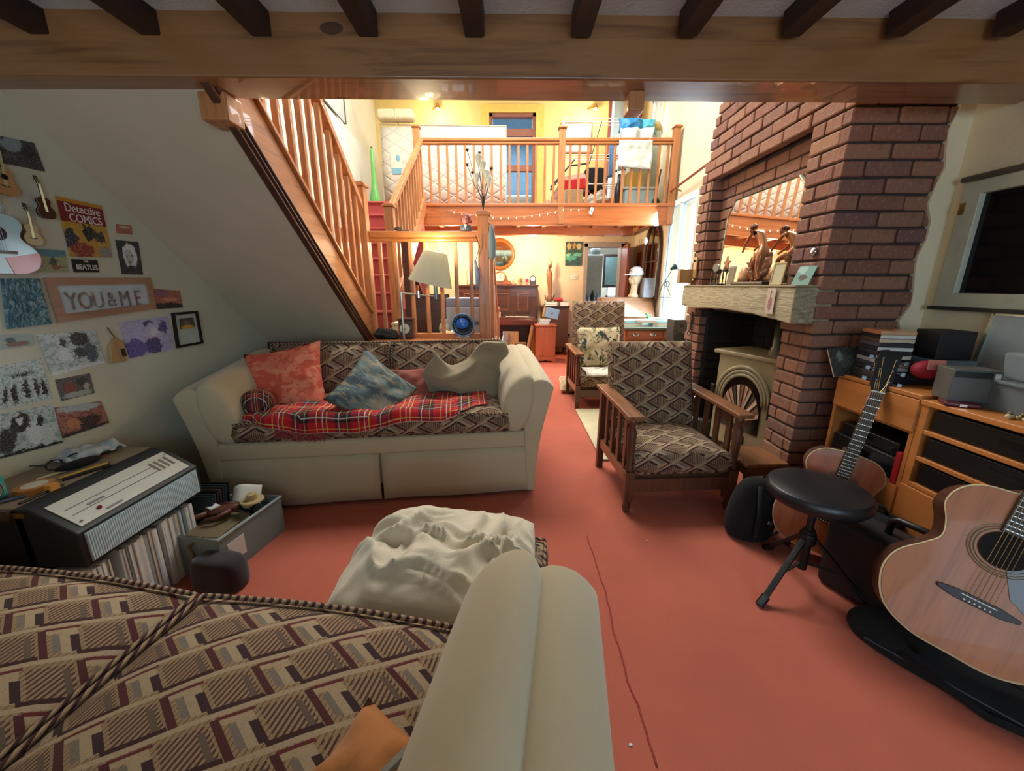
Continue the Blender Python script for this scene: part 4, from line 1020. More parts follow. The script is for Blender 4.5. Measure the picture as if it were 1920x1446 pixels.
# dark box far right, and a brass stand
solo('box', MB().box(-.09, .09, -.10, .10, 0, .09), blackv, 'dark wooden box with bronze edge at the picture edge', 'box', (1.99, 1.02, C2), (0, 0, 0), bevel=.005)
pf_ = thing('picture_frame', 'large glossy print with silver top edge leaning under the window', 'picture', (2.075, 1.30, C2), rot=(0, R(6), 0))
part(pf_, 'print', MB().box(0, .008, -.30, .42, .005, .325), M('glossy_sheet', '#a9b3b2', .12)); part(pf_, 'frame', MB().box(-.006, .012, -.31, .43, .325, .345).box(-.006, .012, .42, .435, 0, .34), M('silver_frame', '#c9cfc2', .25, .8))
ms = thing('microphone_stand', 'brass-coloured pole leaning against the right wall', 'stand', (1.95, 1.14, C2))
part(ms, 'pole', MB().tube([(0, 0, .0), (.12, -.06, .32)], .011, 10).smooth(), brass); part(ms, 'pole_clip', MB().tube([(.0, 0, .0), (.012, -.006, .03)], .016, 10), black)
pn = solo('pen', MB().tube([(0, 0, 0), (.008, -.006, .065)], .005, 8), black, 'black marker standing against the glossy print', 'pen', (2.04, 1.38, C2+.115), (0, 0, 0))

# window_2: white painted casement with a dark pane
wf = M('window_paint', '#b4b49f', .5)
wn = struct('window_2', MB().box(2.10, 2.15, 1.905, 1.985, 1.20, 1.76).box(2.10, 2.15, 1.36, 1.91, 1.20, 1.265).box(2.10, 2.15, 1.36, 1.91, 1.70, 1.76).box(2.10, 2.15, 1.355, 1.42, 1.2, 1.76), wf, bevel=.004)
part(wn, 'window_pane', MB().box(2.125, 2.135, 1.41, 1.92, 1.255, 1.71), M('dark_glass', '#05070d', .12, var=.5, scale=6))
part(wn, 'window_board', MB().box(2.16, 2.2, 1.36, 1.98, 1.2, 1.76), black)
part(wn, 'top_bead', MB().tube([(2.095, 1.99, 1.772), (2.095, 1.36, 1.772)], .013, 10).smooth(), M('bead_grey', '#55514a', .5))
part(wn, 'window_sill', MB().box(2.09, 2.14, 1.34, 2.0, 1.185, 1.202), M('sill_dark', '#2c2a2a', .5))
part(wn, 'hinge', MB().box(2.092, 2.10, 1.955, 1.975, 1.62, 1.67), brass)
# ================================================================ LEFT WALL
def text(par, s, m, size, mat_, name='lettering', ex=.0012, sx=1.):
    cu = bpy.data.curves.new(name, 'FONT'); cu.body = s; cu.size = size; cu.extrude = ex; cu.align_x = 'CENTER'; cu.align_y = 'CENTER'
    tmp = bpy.data.objects.new('tmp', cu); C.objects.link(tmp)
    me = bpy.data.meshes.new_from_object(tmp.evaluated_get(bpy.context.evaluated_depsgraph_get())); bpy.data.objects.remove(tmp)
    me.transform(m @ Matrix.Diagonal((sx, 1, 1, 1))); me.materials.clear(); me.materials.append(mat_)
    o = bpy.data.objects.new(name, me); C.objects.link(o); o.parent = par; return o
MYZ = Matrix(((0, 0, 1, 0), (1, 0, 0, 0), (0, 1, 0, 0), (0, 0, 0, 1)))     # text on a wall facing +x: text x -> +y, text y -> +z
def wframe(px4):
    """four photo pixels (bl, br, tr, tl) laid on the left wall"""
    return [atx(px, py, XL+.001) for px, py in px4]
def wpic(label, px4, m, cat='picture', name='photograph', t_=.004, frame=None, fw=.012, mount=None, group=None):
    c = wframe(px4); ctr = sum(c, Vector())/4; off = Vector((t_, 0, 0))
    T = thing(name, label, cat, ctr, group=group)
    if frame is None:
        part(T, 'print', MB().quad(*[p+off for p in c], t_), m, world=True)
    else:
        ins = [p.lerp(ctr, 0) for p in c]; off2 = Vector((.014, 0, 0)); g = MB()
        def inset(k): 
            d = []
            for i, p in enumerate(c):
                a, b_ = c[(i+1) % 4]-p, c[i-1]-p; d.append(p + a.normalized()*k + b_.normalized()*k)
            return d
        inn = inset(fw)
        for i in range(4):
            j = (i+1) % 4; g.quad(c[i]+off2, c[j]+off2, inn[j]+off2, inn[i]+off2, .014)
        part(T, 'frame', g, frame, world=True)
        if mount:
            part(T, 'mount', MB().quad(*[p+off for p in inn], t_), mount, world=True); inn = inset(fw*2.4); off = off + Vector((.001, 0, 0))
        part(T, 'print', MB().quad(*[p+off for p in inn], t_*.5), m, world=True)
    T['c'] = [tuple(ctr)]; del T['c']
    return T, c, ctr
def put_text(T, s, px, py, size, mt, dx=.008, sx=1., slant=0):
    p = atx(px, py, XL+dx); q = mw(T).inverted() @ p
    return text(T, s, Matrix.Translation(q) @ MYZ @ Matrix.Rotation(R(slant), 4, 'Z'), size, mt, sx=sx)
K, G_, W_c = '#15171a', '#7d8a8a', '#cfdad8'
bw = lambda n, blobs, s=0., bg='#b9c8c6', bg2='#8fa3a2', nz=9: pic(n, bg, blobs, bg2=bg2, seed=s, nz=nz, rough=.3)
wpic('dark photograph of a stage scene, topmost on the left wall', [(0, 305), (83, 322), (62, 268), (0, 255)], pic('pic_stage', '#23242c', [(.3, .75, .35, .3, '#7d8e92'), (.75, .6, .12, .3, '#121118'), (.2, .3, .2, .1, '#4b4a50')], bg2='#3a3840', nz=6))
T, c, q = wpic('red comic-cover tin sign with a yellow lower half', [(131, 481), (210, 483), (188, 386), (102, 367)], pic('pic_comic', '#b98f2a', [(.55, .45, .17, .16, '#16141a'), (.80, .38, .14, .10, '#2b2c33'), (.12, .30, .16, .22, '#23263a'), (.32, .12, .30, .14, '#8c3226'), (.85, .1, .2, .12, '#8a8a84')], bg2='#c79a30', nz=7), 'sign', 'tin_sign')
u = lambda a, b_: (c[0]*(1-a)+c[1]*a)*(1-b_) + (c[3]*(1-a)+c[2]*a)*b_
o1 = Vector((.006, 0, 0))
part(T, 'red_band', MB().quad(u(0, .60)+o1, u(1, .60)+o1, u(1, .93)+o1, u(0, .93)+o1, .002), M('tin_red', '#7e1c26', .35), world=True)
part(T, 'top_band', MB().quad(u(0, .94)+o1, u(1, .94)+o1, u(1, 1)+o1, u(0, 1)+o1, .002), M('tin_orange', '#c4872c', .35), world=True)
lw_ = M('sign_lettering', '#d9ccc6', .5)
def wtext(T, s, pos, size, m_, sx=1.):
    return text(T, s, Matrix.Translation(mw(T).inverted() @ pos) @ MYZ, size, m_, sx=sx)
wtext(T, 'Detective', u(.5, .84)+Vector((.009, 0, 0)), .05, lw_, sx=.78); wtext(T, 'COMICS', u(.53, .67)+Vector((.009, 0, 0)), .05, lw_, sx=.78)
T, c, q = wpic('little black name sign with white lettering', [(138, 511), (185, 511), (181, 488), (133, 486)], M('sign_black', '#0e1118', .3), 'sign', 'name_sign')
wtext(T, 'BEATLES', q+Vector((.008, 0, -.006)), .032, lw_, sx=.8); wtext(T, 'THE', q+Vector((.008, 0, .020)), .012, lw_)
wpic('seaside postcard in blue and sand under the mini guitars', [(58, 511), (128, 511), (120, 470), (62, 466)], pic('pic_beach', '#8f9a72', [(.5, 1.0, .9, .35, '#3f7f92'), (.6, .45, .12, .22, '#25392c'), (.7, .25, .2, .1, '#8c4a3a')], bg2='#a3a47c', nz=5), name='postcard', cat='postcard')
wpic('black-and-white portrait of a fair-haired woman', [(228, 514), (267, 515), (258, 454), (216, 450)], bw('pic_blonde', [(.5, .55, .34, .42, '#d9dede'), (.45, .50, .20, .28, '#b3bcbe'), (.45, .12, .3, .15, '#20242c'), (.38, .55, .04, .03, '#30343a'), (.55, .55, .04, .03, '#30343a'), (.45, .36, .07, .03, '#4a4348')], 1., '#2b3036', '#1d2026', 4), name='portrait_photograph')
wpic('oval pink and cream wall plaque above the portrait', [(218, 437), (247, 440), (245, 423), (217, 420)], pic('pic_plaque', '#a8624c', [(.5, .7, .4, .15, '#c4b38c')], nz=4), 'plaque', 'plaque')
# the letters frame
T, c, q = wpic('long pale wood frame with six photo-filled letters', [(106, 605), (289, 579), (278, 521), (80, 521)], M('mount_white', '#b9c6cc', .6), name='picture_frame', frame=wood('frame_oak', '#a58068', '#8b6650', 1, .5), fw=.032)
lm = pic('letter_photos', '#7d6a66', [(.3, .3, .2, .2, '#4a7a74'), (.7, .6, .2, .2, '#b08a7d')], bg2='#a9a09a', nz=30, wob=.8)
t = NT('letter_photo'); nn = t.noise(t.coord(), 38, 3, .7); lm = t.fin(t.ramp(nn, [(.3, '#33444a'), (.45, '#8c5d55'), (.55, '#5f8a80'), (.7, '#c0aaa0')]), .5)
for i, ch_ in enumerate('YOU&ME'):
    pos = atx(136+24.6*i, 567-1.4*i, XL+.009); wtext(T, ch_, pos, .112 if ch_ != '&' else .10, lm, sx=.72)
wpic('sunset postcard with a crowd silhouette', [(285, 580), (342, 577), (336, 545), (282, 541)], pic('pic_sunset', '#b06a50', [(.5, 0, .7, .35, '#20181a'), (.3, .8, .3, .2, '#8a5a70'), (.6, .5, .3, .1, '#d48c60')], bg2='#9c5a4e', nz=7), name='postcard', cat='postcard')
T, c, q = wpic('black-framed certificate with small car picture', [(330, 653), (378, 644), (367, 583), (320, 587)], M('cert_paper', '#b4c0b4', .5), name='certificate', frame=black, fw=.014)
a_ = [q + Vector((.012, 0, 0)) + (p-q)*Vector((1, .55, .30)) + Vector((0, 0, .035)) for p in c]
part(T, 'small_picture', MB().quad(*a_, .002), pic('pic_car', '#3a3a34', [(.5, .1, .5, .25, '#c49a2c'), (.5, .6, .3, .2, '#6d5c4a')], nz=6), world=True)
wpic('violet-tinted photograph of a fair woman', [(243, 672), (326, 654), (313, 593), (222, 604)], pic('pic_violet', '#a9a6cc', [(.15, .2, .25, .3, '#5b53a0'), (.55, .85, .13, .14, '#3b3a60'), (.60, .58, .22, .30, '#b9b4d2'), (.62, .62, .10, .16, '#d8d2e2'), (.55, .2, .2, .3, '#453f78'), (.85, .7, .1, .2, '#4c4880')], bg2='#b4b2d4', nz=5))
wpic('white-bordered black-and-white photograph of a band rehearsing', [(98, 705), (196, 680), (176, 618), (68, 628)], bw('pic_rehearse', [(.5, -.02, .9, .14, W_c), (.35, .75, .09, .12, K), (.33, .45, .13, .2, W_c), (.65, .8, .2, .2, K), (.6, .45, .12, .16, '#2c3c40'), (.8, .4, .12, .3, '#35545a')], 2.), name='poster', cat='poster')
wpic('small colour snapshot of people by a car', [(116, 752), (176, 737), (167, 700), (103, 712)], pic('pic_people', '#4a4348', [(.3, .5, .2, .3, '#7a3d34'), (.7, .7, .2, .2, '#26302e'), (.5, .15, .5, .15, '#9aa3a0'), (.8, .4, .1, .2, '#b0a59a')], bg2='#5f5a5c', nz=10), name='snapshot')
wpic('curling reddish photograph at the bottom of the display', [(118, 822), (204, 793), (188, 752), (99, 765)], pic('pic_reddish', '#a06a5c', [(.5, .9, .5, .15, '#a8b4ba'), (.6, .35, .3, .25, '#3a2022'), (.3, .4, .15, .2, '#c07a58'), (.5, .05, .6, .1, '#2c1c1c')], bg2='#8c4c44', nz=8), name='snapshot')
wpic('black-and-white print of jumping dancers at the left edge', [(0, 768), (96, 748), (76, 672), (0, 686)], bw('pic_dancers', [(.3, .3, .07, .25, K), (.55, .35, .06, .25, K), (.75, .35, .05, .22, K), (.5, .7, .3, .05, '#2d3a3c'), (.9, .3, .06, .2, K), (.1, .3, .06, .2, K)], 3., nz=14), name='poster', cat='poster')
wpic('black-and-white poster of a seated music group, lowest left', [(0, 860), (116, 830), (98, 758), (0, 776)], bw('pic_group', [(.35, .7, .2, .25, '#252a2e'), (.35, .75, .07, .1, '#c9d0d0'), (.1, .35, .2, .3, '#2c3034'), (.6, .4, .15, .3, '#d0d8d8'), (.72, .65, .07, .13, '#1c1f22'), (.8, .3, .12, .25, '#c4cccc'), (.5, .02, .8, .06, '#10131c')], 4.), name='poster', cat='poster')
t = NT('wrap_painted_reflection'); nn = t.noise(t.scaled(t.coord('UV'), (5, 3, 1)), 2, 3, .6, 1.5); cc = t.ramp(nn, [(.3, '#2f5260'), (.5, '#5c8a98'), (.62, '#9fc4cc'), (.8, '#7a6a64')]); t.bump(nn, .9, .05); wrapm = t.fin(cc, .08)  # bluish window reflections painted into the wrap's colour ramp
T, c, q = wpic('blue shiny shrink-wrapped picture with window reflection painted in', [(12, 617), (92, 607), (68, 522), (0, 522)], wrapm, name='wrapped_picture', t_=.012)
wpic('small print half cut off between wrapped picture and dancers', [(0, 656), (64, 648), (58, 625), (0, 628)], pic('pic_small', '#9aa8a6', [(.5, .3, .4, .2, '#7a5a4c'), (.3, .6, .2, .2, '#3d4a52')], nz=7), name='snapshot')
wpic('black-and-white strip photograph at the left edge', [(0, 470), (6, 470), (6, 385), (0, 380)], bw('pic_strip', [(.5, .5, .3, .2, K)], 5.), name='snapshot')
# wooden tag with string
c = wframe([(203, 681), (231, 677), (228, 645), (201, 648)]); q = sum(c, Vector())/4
T = thing('wooden_tag', 'house-shaped wooden tag hanging from a string', 'ornament', q)
top = (c[2]+c[3])/2 + Vector((0, 0, .035)); g = MB(); n = 5; poly = [c[0], c[1], c[2], top, c[3]]
g.add([p + Vector((.018, 0, 0)) for p in poly] + poly, [(0, 1, 2, 3, 4), (9, 8, 7, 6, 5)] + [(i, (i+1) % 5, 5+(i+1) % 5, 5+i) for i in range(5)])
part(T, 'body', g, wood('tag_wood', '#b08d60', '#94744c', 2), world=True, bevel=.002)
part(T, 'window', MB().cbox(tuple(q+Vector((.019, .025, 0))), .002, .022, .04), black, world=True)
part(T, 'string', MB().tube([top+Vector((.015, 0, -.01)), atx(201, 614, XL+.004)], .003, 5), M('string_brown', '#5c4a38'), world=True)
# miniature guitars hung on the wall
def mini(label, px0, py0, px1, py1, topm, bodym, s, shape=None, nose=None):
    a, b_ = atx(px0, py0, XL+.03), atx(px1, py1, XL+.03); L = (b_-a).length
    T = guitar('miniature_guitar', label, L/1.0, topm, bodym, bodym, a, b_-a, (1, 0, 0), cat='ornament', dep=.05, pegs=4, hole=.05 if shape is None else 0)
    return T
mini('orange miniature acoustic guitar at the left edge of the wall', 14, 366, -8, 262, M('mini_orange', '#b98a54', .35), mahog, 1)
mini('dark brown sunburst miniature electric guitar', 92, 411, 66, 328, M('mini_burst', '#4a2416', .2), M('mini_dark', '#2c1610', .3), 1, 0)
mini('pale miniature electric guitar with rosewood neck', 66, 460, 46, 380, M('mini_pale', '#c4b48c', .3), M('mini_cream', '#a4946c', .4), 1, 0)
# large white and orange ukulele
p0, p1 = atx(18, 514, XL+.05), atx(-22, 390, XL+.05)
T = thing('ukulele', 'white ukulele with an orange lower edge hung upside-down at the left', 'ukulele', p0)
ax = (p1-p0).normalized(); xx = Vector((1, 0, 0)); yy = xx.cross(ax).normalized(); m_ = Matrix((yy, ax, xx)).transposed().to_4x4()
sh = [(a*.95, b_*.72) for a, b_ in gshape(.62)]
part(T, 'body', MB().prism(sh, -.045, .0, m_), M('uke_side', '#7a2028', .3), bevel=.003)
part(T, 'soundboard', MB().prism([(a*.98, .002+b_*.985) for a, b_ in sh], .0, .004, m_), M('uke_white', '#a9cdd6', .15, var=.03))
part(T, 'orange_panel', MB().prism([(a*.99, b_*.99+.001) for a, b_ in sh if b_ < .085 and a < .0] + [(.0, .06)], .004, .006, m_), M('uke_orange', '#c2401a', .2))
part(T, 'sound_hole', MB().lathe([(.027, .0042), (.027, .0062)], 24, m_ @ Vector((0, .15, 0)), m_), M('uke_hole', '#2a0f12', .5))
part(T, 'bridge', MB().box(-.04, .04, .075, .087, .004, .010, m_), mahog)
part(T, 'strings', MB().tube([m_ @ Vector((-.008, .08, .011)), m_ @ Vector((-.008, .30, .011))], .001, 4).tube([m_ @ Vector((.008, .08, .011)), m_ @ Vector((.008, .30, .011))], .001, 4).tube([m_ @ Vector((.0, .08, .011)), m_ @ Vector((.0, .30, .011))], .001, 4), M('nylon', '#556470', .3))
part(T, 'neck', MB().box(-.016, .016, .27, .48, .002, .02, m_), M('uke_neck', '#8a2a30', .3), bevel=.003)

# ================================================================ AMPLIFIER, RECORDS AND CRATE (left)
AX0, AX1, AY0, AY1, AZ0, AZ1 = -1.985, -1.66, 1.17, 1.70, .335, .565
am = thing('organ_amplifier', 'vintage black amplifier with slanted white control panel and ribbed grille, lying on the records', 'amplifier', (-1.75, 1.43, AZ0))
part(am, 'cabinet_body', MB().box(AX0, AX1, AY0, AY1, AZ0, AZ1-.006), black, world=True, bevel=.006)
part(am, 'top_board', MB().box(AX0, AX1-.03, AY0+.005, AY1, AZ1-.006, AZ1), M('tan_vinyl', '#857460', .7, var=.08, bump=.2), world=True)
m_ = Matrix.Translation((0, AY0, 0)) @ Matrix.Rotation(R(-90), 4, 'X') @ Matrix.Diagonal((1, -1, 1, 1))
wedge = [(AX1-.035, AZ0), (AX1-.035, AZ1), (AX1+.02, AZ1), (AX1+.165, AZ1-.095), (AX1+.165, AZ0+.0)]
part(am, 'head_case', MB().prism(wedge, 0, AY1-AY0, m_), M('case_green_black', '#14181a', .5), world=True, bevel=.006)
def sl(t, y, h=.004):   # point on the sloping top: t 0..1 down the slope
    a = Vector((AX1+.02, y, AZ1)); b_ = Vector((AX1+.165, y, AZ1-.095)); n = Vector((.095, 0, .145)).normalized(); return a.lerp(b_, t) + n*h
cp = part(am, 'control_panel', MB().quad(sl(.90, AY0+.03), sl(.90, AY1-.03), sl(.14, AY1-.03), sl(.14, AY0+.03), .003), M('panel_white', '#bdbbae', .45, var=.05), world=True)
g = MB()
for t_ in (.42, .60): g.quad(sl(t_, AY0+.05, .0055), sl(t_, AY1-.14, .0055), sl(t_-.015, AY1-.14, .0055), sl(t_-.015, AY0+.05, .0055), .001)
part(cp, 'panel_lines', g, M('line_grey', '#5d5f5e', .5), world=True)
for k in range(4): part(am, 'slider_slot', MB().quad(sl(.62, AY1-.135+.024*k, .006), sl(.62, AY1-.124+.024*k, .006), sl(.30, AY1-.124+.024*k, .006), sl(.30, AY1-.135+.024*k, .006), .002), M('slot_gold', '#6d6650', .4), world=True)
part(am, 'indicator_light', MB().ball(tuple(sl(.72, AY0+.12, .007)), .008, n=8), M('indicator_red', '#7c1420', .2), world=True)
for y in (AY0+.045, AY1-.045): part(am, 'screw', MB().ball(tuple(sl(.8 if y < 1.4 else .25, y, .006)), .005, n=8), chrome, world=True)
for t_, y, s_ in ((.50, AY0+.14, .012), (.80, AY0+.16, .012)):
    part(cp, 'legend', MB().quad(sl(t_+.05, y-.03, .0058), sl(t_+.05, y+.03, .0058), sl(t_, y+.03, .0058), sl(t_, y-.03, .0058), .001), M('legend_grey', '#6f7274', .5), world=True)
part(am, 'grille_panel', MB().box(AX1+.160, AX1+.167, AY0+.02, AY1-.015, AZ0+.012, AZ1-.105), M('grille_backing', '#8fa9b0', .5), world=True)
g = MB()
for k in range(58):
    y = AY0+.024+.0084*k; g.box(AX1+.167, AX1+.171, y, y+.0042, AZ0+.014, AZ1-.107)
part(am, 'grille_ribs', g, M('grille_rib', '#c6dbe2', .35), world=True, kind='stuff')
part(am, 'corner_bracket', MB().box(AX1-.03, AX1+.01, AY0-.004, AY0+.01, AZ1-.03, AZ1-.012), brass, world=True)
part(am, 'wood_lip', MB().box(AX0, AX1-.035, AY0-.012, AY0+.004, AZ1-.035, AZ1), M('lip_brown', '#4a3527', .6), world=True)
# black stand behind/below, and records
solo('box', MB().box(-.15, .15, -.20, .20, 0, .333), black, 'black crate-like box filling the corner under the amplifier', 'box', (-1.82, 1.33, 0), bevel=.008)
nth = lambda n: '%d%s' % (n, 'th' if 10 < n % 100 < 14 else {1: 'st', 2: 'nd', 3: 'rd'}.get(n % 10, 'th'))
lpcol = ['#dcdfdb', '#c9cfd0', '#e2e0d6', '#9aa6ac', '#cfc9b8', '#b9c6ce', '#e6e5de', '#76828a', '#d4cdbc', '#dfe5e6']
y = 1.19
for i in range(34):
    w_ = rnd.choice((.006, .009, .012, .015)); h = .308 + rnd.uniform(-.006, .006); cxx = -1.505 - rnd.uniform(0, .012); 
    if 1.255 < y < 1.285: y = 1.29
    T = solo('record', MB().box(-.155, 0, -w_/2, w_/2, 0, h), M('lp%d' % (i % 10), lpcol[i % 10], .7), '%s record spine standing under the amplifier, %s from the near end of its row' % (('off-white','pale grey','ivory','slate-grey','buff','blue-grey','cream-white','dark grey','tan','cool white')[i % 10], nth(i+1)), 'record', (cxx, y+w_/2, 0), (R(rnd.uniform(-1.2, -.2)), 0, 0), group='records under the amplifier')
    y += w_ + .0022
    if y > 1.62: break
for i in range(7):
    solo('record', MB().box(-.16, 0, -.005, .005, 0, .30), M('dk_lp%d' % (i % 4), ('#16212a', '#26343a', '#101114', '#4a2d22')[i % 4], .5), 'dark-sleeved record leaning between amplifier and sofa, %s from the amplifier' % nth(i+1), 'record', (-1.47-.004*i, 1.665+.024*i, 0), (R(-10), 0, R(0)), group='dark records by the sofa')
# stuff on the amplifier top
AT = AZ1
def on(px, py, z=AT): return atz(px, py, z)
ck = thing('alarm_clock', 'turquoise table clock with white dial at the left edge', 'clock', (-1.83, 1.22, AT), R(60))
part(ck, 'case', MB().box(-.045, .045, -.02, .02, 0, .095), M('turquoise', '#3fa39a', .35), bevel=.018, seg=4)
part(ck, 'dial', MB().lathe([(.034, 0), (.034, .004)], 24, (0, -.021, .048), MXZ), M('dial_grey', '#9aaab0', .3)); part(ck, 'rim', MB().tube([(.036*math.cos(a), -.024, .048+.036*math.sin(a)) for a in [i*math.pi/12 for i in range(24)]], .003, 6, closed=True), chrome)
tp = thing('tape_roll', 'roll of brown parcel tape lying on the amplifier', 'tape', (-1.76, 1.30, AT))
part(tp, 'tape', MB().lathe([(.034, 0), (.052, 0), (.052, .024), (.034, .024)], 28), M('parcel_tape', '#a86a30', .3), bevel=.001); part(tp, 'core', MB().lathe([(.031, 0), (.0345, 0), (.0345, .0245), (.031, .0245)], 24), M('card_core', '#c4bca6', .8))
part(tp, 'loose_end', MB().box(.045, .075, -.015, .015, .004, .026), M('tape_orange', '#c98a3c', .4))
def stick(label, a, b_, r_, m_, cat='pen', name='pen', tipm=None):
    a, b_ = Vector(a), Vector(b_); T = thing(name, label, cat, a)
    part(T, 'barrel', MB().tube([a, b_], r_, 8), m_, world=True); part(T, 'tip', MB().tube([b_, b_+(b_-a)*.07], [r_, r_*.3], 8), tipm or black, world=True)
pz = AT+.006
for i, (lb, a, b_, r_, mm) in enumerate((
    ('long black marker nearest the control panel', (-1.74, 1.37), (-1.685, 1.50), .0065, black), ('yellow pencil pointing at the sofa', (-1.765, 1.38), (-1.715, 1.52), .0045, M('pencil_yellow', '#c49a3c', .4)),
    ('steel-blue pen beside the turquoise clock', (-1.80, 1.15+.03), (-1.73, 1.27), .005, M('pen_blue', '#4a5a78', .3)), ('cream-handled brush behind the tape roll', (-1.84, 1.37), (-1.80, 1.50), .006, M('brush_cream', '#b5aa80', .5)),
    ('thin black pen beneath the tape roll', (-1.70, 1.20), (-1.695, 1.33), .0045, black))):
    stick(lb, (*a, pz), (*b_, pz), r_, mm)
pc = thing('pouch', 'black zipped pouch among the pens on the amplifier', 'pouch', (-1.80, 1.49, AT), R(70)); part(pc, 'body', MB().ball((0, 0, .018), .075, .025, .018, 14).smooth(), blackc); part(pc, 'pull', MB().box(.06, .085, -.004, .004, .012, .02), M('pull_red', '#7a3324'))
gl = thing('glasses', 'black-framed spectacles lying folded by the plastic bag', 'glasses', (-1.87, 1.50, AT), R(75))
for s in (-1, 1): part(gl, 'rim', MB().tube([(s*.032+.026*math.cos(a), 0, .022+.020*math.sin(a)) for a in [i*math.pi/8 for i in range(16)]], .0035, 6, closed=True), black); part(gl, 'temple', MB().tube([(s*.058, 0, .03), (s*.055, .11, .012)], .003, 6), black)
g = MB().grid(lambda u, v: Vector(((u-.5)*.20, (v-.5)*.13, .012+.055*abs(noise.noise(Vector((u*4, v*4, 2))))+.03*math.sin(math.pi*u)*math.sin(math.pi*v))), 18, 14)
solo('plastic_bag', g.smooth(), M('bag_white', '#a9b0b4', .15, var=.2, scale=20), 'crumpled clear plastic bag on the back of the amplifier', 'bag', (-1.87, 1.60, AT), (0, 0, R(70)), solid=.004)
br_ = thing('pendant', 'thin gold pendant stand beside the clock', 'ornament', (-1.93, 1.33, AT)); part(br_, 'stem', MB().tube([(0, 0, .004), (0, 0, .10)], .002, 6), brass); part(br_, 'base', MB().lathe([(.014, 0), (.006, .02), (.002, .03)], 12), brass)
# plastic crate
cr = thing('plastic_crate', 'translucent plastic crate of books on the carpet before the far sofa', 'crate', (-1.405, 1.715, 0), R(-10))
x0, x1, y0, y1, h, tt = -.145, .13, -.19, .19, .20, .005
g = MB().box(x0, x1, y0, y1, 0, tt).box(x0, x0+tt, y0, y1, tt, h).box(x1-tt, x1, y0, y1, tt, h).box(x0, x1, y0, y0+tt, tt, h).box(x0, x1, y1-tt, y1, tt, h)
t = NT('crate_plastic'); t.b.inputs['Transmission Weight'].default_value = .5; part(cr, 'tub', g, t.fin('#a9b7b4', .35, 0, IOR=1.1))
part(cr, 'rim', MB().tube([(x0, y0, h), (x1, y0, h), (x1, y1, h), (x0, y1, h)], .008, 6, closed=True), M('rim_plastic', '#8fa09e', .4)); part(cr, 'white_label', MB().box(x1, x1+.002, -.15, -.06, .05, .15), whitep)
cM = mw(cr)
for i in range(5):
    p = cM @ Vector((-.01, -.06, .008+i*.036)); book(tuple(p), R(-10+i), .19, .20, .034, M('crate_book%d' % i, ('#4a4030', '#6a5a3c', '#3a3226', '#5a6048', '#6d5f45')[i], .6), ('brown', 'ochre', 'black-brown', 'olive', 'tan')[i]+' book inside the plastic crate, ' + ('lowest of the pile', 'second from the bottom', 'middle of the pile', 'second from the top', 'topmost of the pile')[i])
p = cM @ Vector((0, .10, .14)); bc = solo('cloth', pillow(.24, .16, .09, 14, seed=14, wr=.03), blackc, 'black folded cloth at the back of the plastic crate', 'cloth', p, (0, 0, 0))
g = MB().grid(lambda u, v: Vector(((u-.5)*.15, (v-.5)*.10, .03*math.sin(u*4)+.02*v)), 8, 6)
solo('paper_sheet', g.smooth(), paper, 'loose white sheet standing up out of the crate', 'paper', cM @ Vector((-.03, .14, .215)), (R(38), R(-14), 0), solid=.001)
# carved brown hands / puppet lying on books
pp = thing('puppet', 'brown jointed cowboy puppet lying face down on crate books', 'puppet', cM @ Vector((-.06, -.02, .205)), R(20))
pm = M('puppet_brown', '#5a2f22', .5, var=.2); pm2 = M('puppet_cream', '#a08a60', .6)
part(pp, 'torso', MB().loft([[Vector((-.05+.16*k/5, w_*math.cos(a), .02+.022*math.sin(a))) for a in [i*math.pi/5 for i in range(10)]] for k, w_ in enumerate((.012, .032, .036, .034, .028, .012))]).smooth(), pm, sub=1)
for s in (-1, 1):
    part(pp, 'leg', MB().tube([(-.02, s*.02, .02), (-.10, s*.04, .012), (-.16, s*.035, -.01)], [.016, .013, .010], 8).smooth(), pm)
    part(pp, 'arm', MB().tube([(.08, s*.03, .025), (.03, s*.065, .015), (-.02, s*.06, .01)], [.011, .010, .008], 8).smooth(), pm)
part(pp, 'head', MB().ball((.145, 0, .03), .028, .025, .026, 12).smooth(), pm2); part(pp, 'hat', MB().lathe([(.055, 0), (.052, .006), (.026, .008), (.022, .034), (.0, .038)], 18, (.165, 0, .045)), pm2); part(pp, 'neckerchief', MB().prism([(0, .03), (.03, 0), (0, -.03), (-.03, 0)], .04, .046), whitep)
db = blob('shoulder_bag', 'dark brown and navy shoulder bag dropped before the crate', 'bag', (-1.30, 1.475, 0), R(-8), .24, .13, .15, cloth('bag_dark', '#2a2026', .4), 6)
part(db, 'strap', MB().tube([(-.10, 0, .10), (-.16, .02, .16), (-.12, .06, .19)], .008, 6).smooth(), M('strap_tan', '#6a5238'))
# red toy and carpet seam
ty = thing('slipper', 'navy, red and cream knitted slipper poking out behind the sofa arm', 'slipper', (.225, .63, 0), R(80))
part(ty, 'sole', MB().lathe([(.05, 0), (.055, .01), (.05, .02)], 20, (0, 0, 0), None, .6), M('navy_wool', '#14182c', .9)); part(ty, 'toe', MB().ball((0, 0, .02), .036, .024, .018, 12).smooth(), M('cream_wool', '#b3a36a', .9)); part(ty, 'upper', MB().ball((.06, .0, .03), .04, .03, .03, 12).smooth(), M('red_wool', '#a3141c', .9))
def seam(name, pts, r_):
    P = [atz(x, y, 0) for x, y in pts]; Q = []
    for a, b_ in zip(P, P[1:]):
        for k in range(4): q = a.lerp(b_, k/4); Q.append(q + Vector((rnd.uniform(-.004, .004), 0, .001)))
    Q.append(P[-1]); struct(name, MB().tube(Q, [r_]*len(Q), 6).smooth(), M('seam_red', '#8f3a2c', 1.))
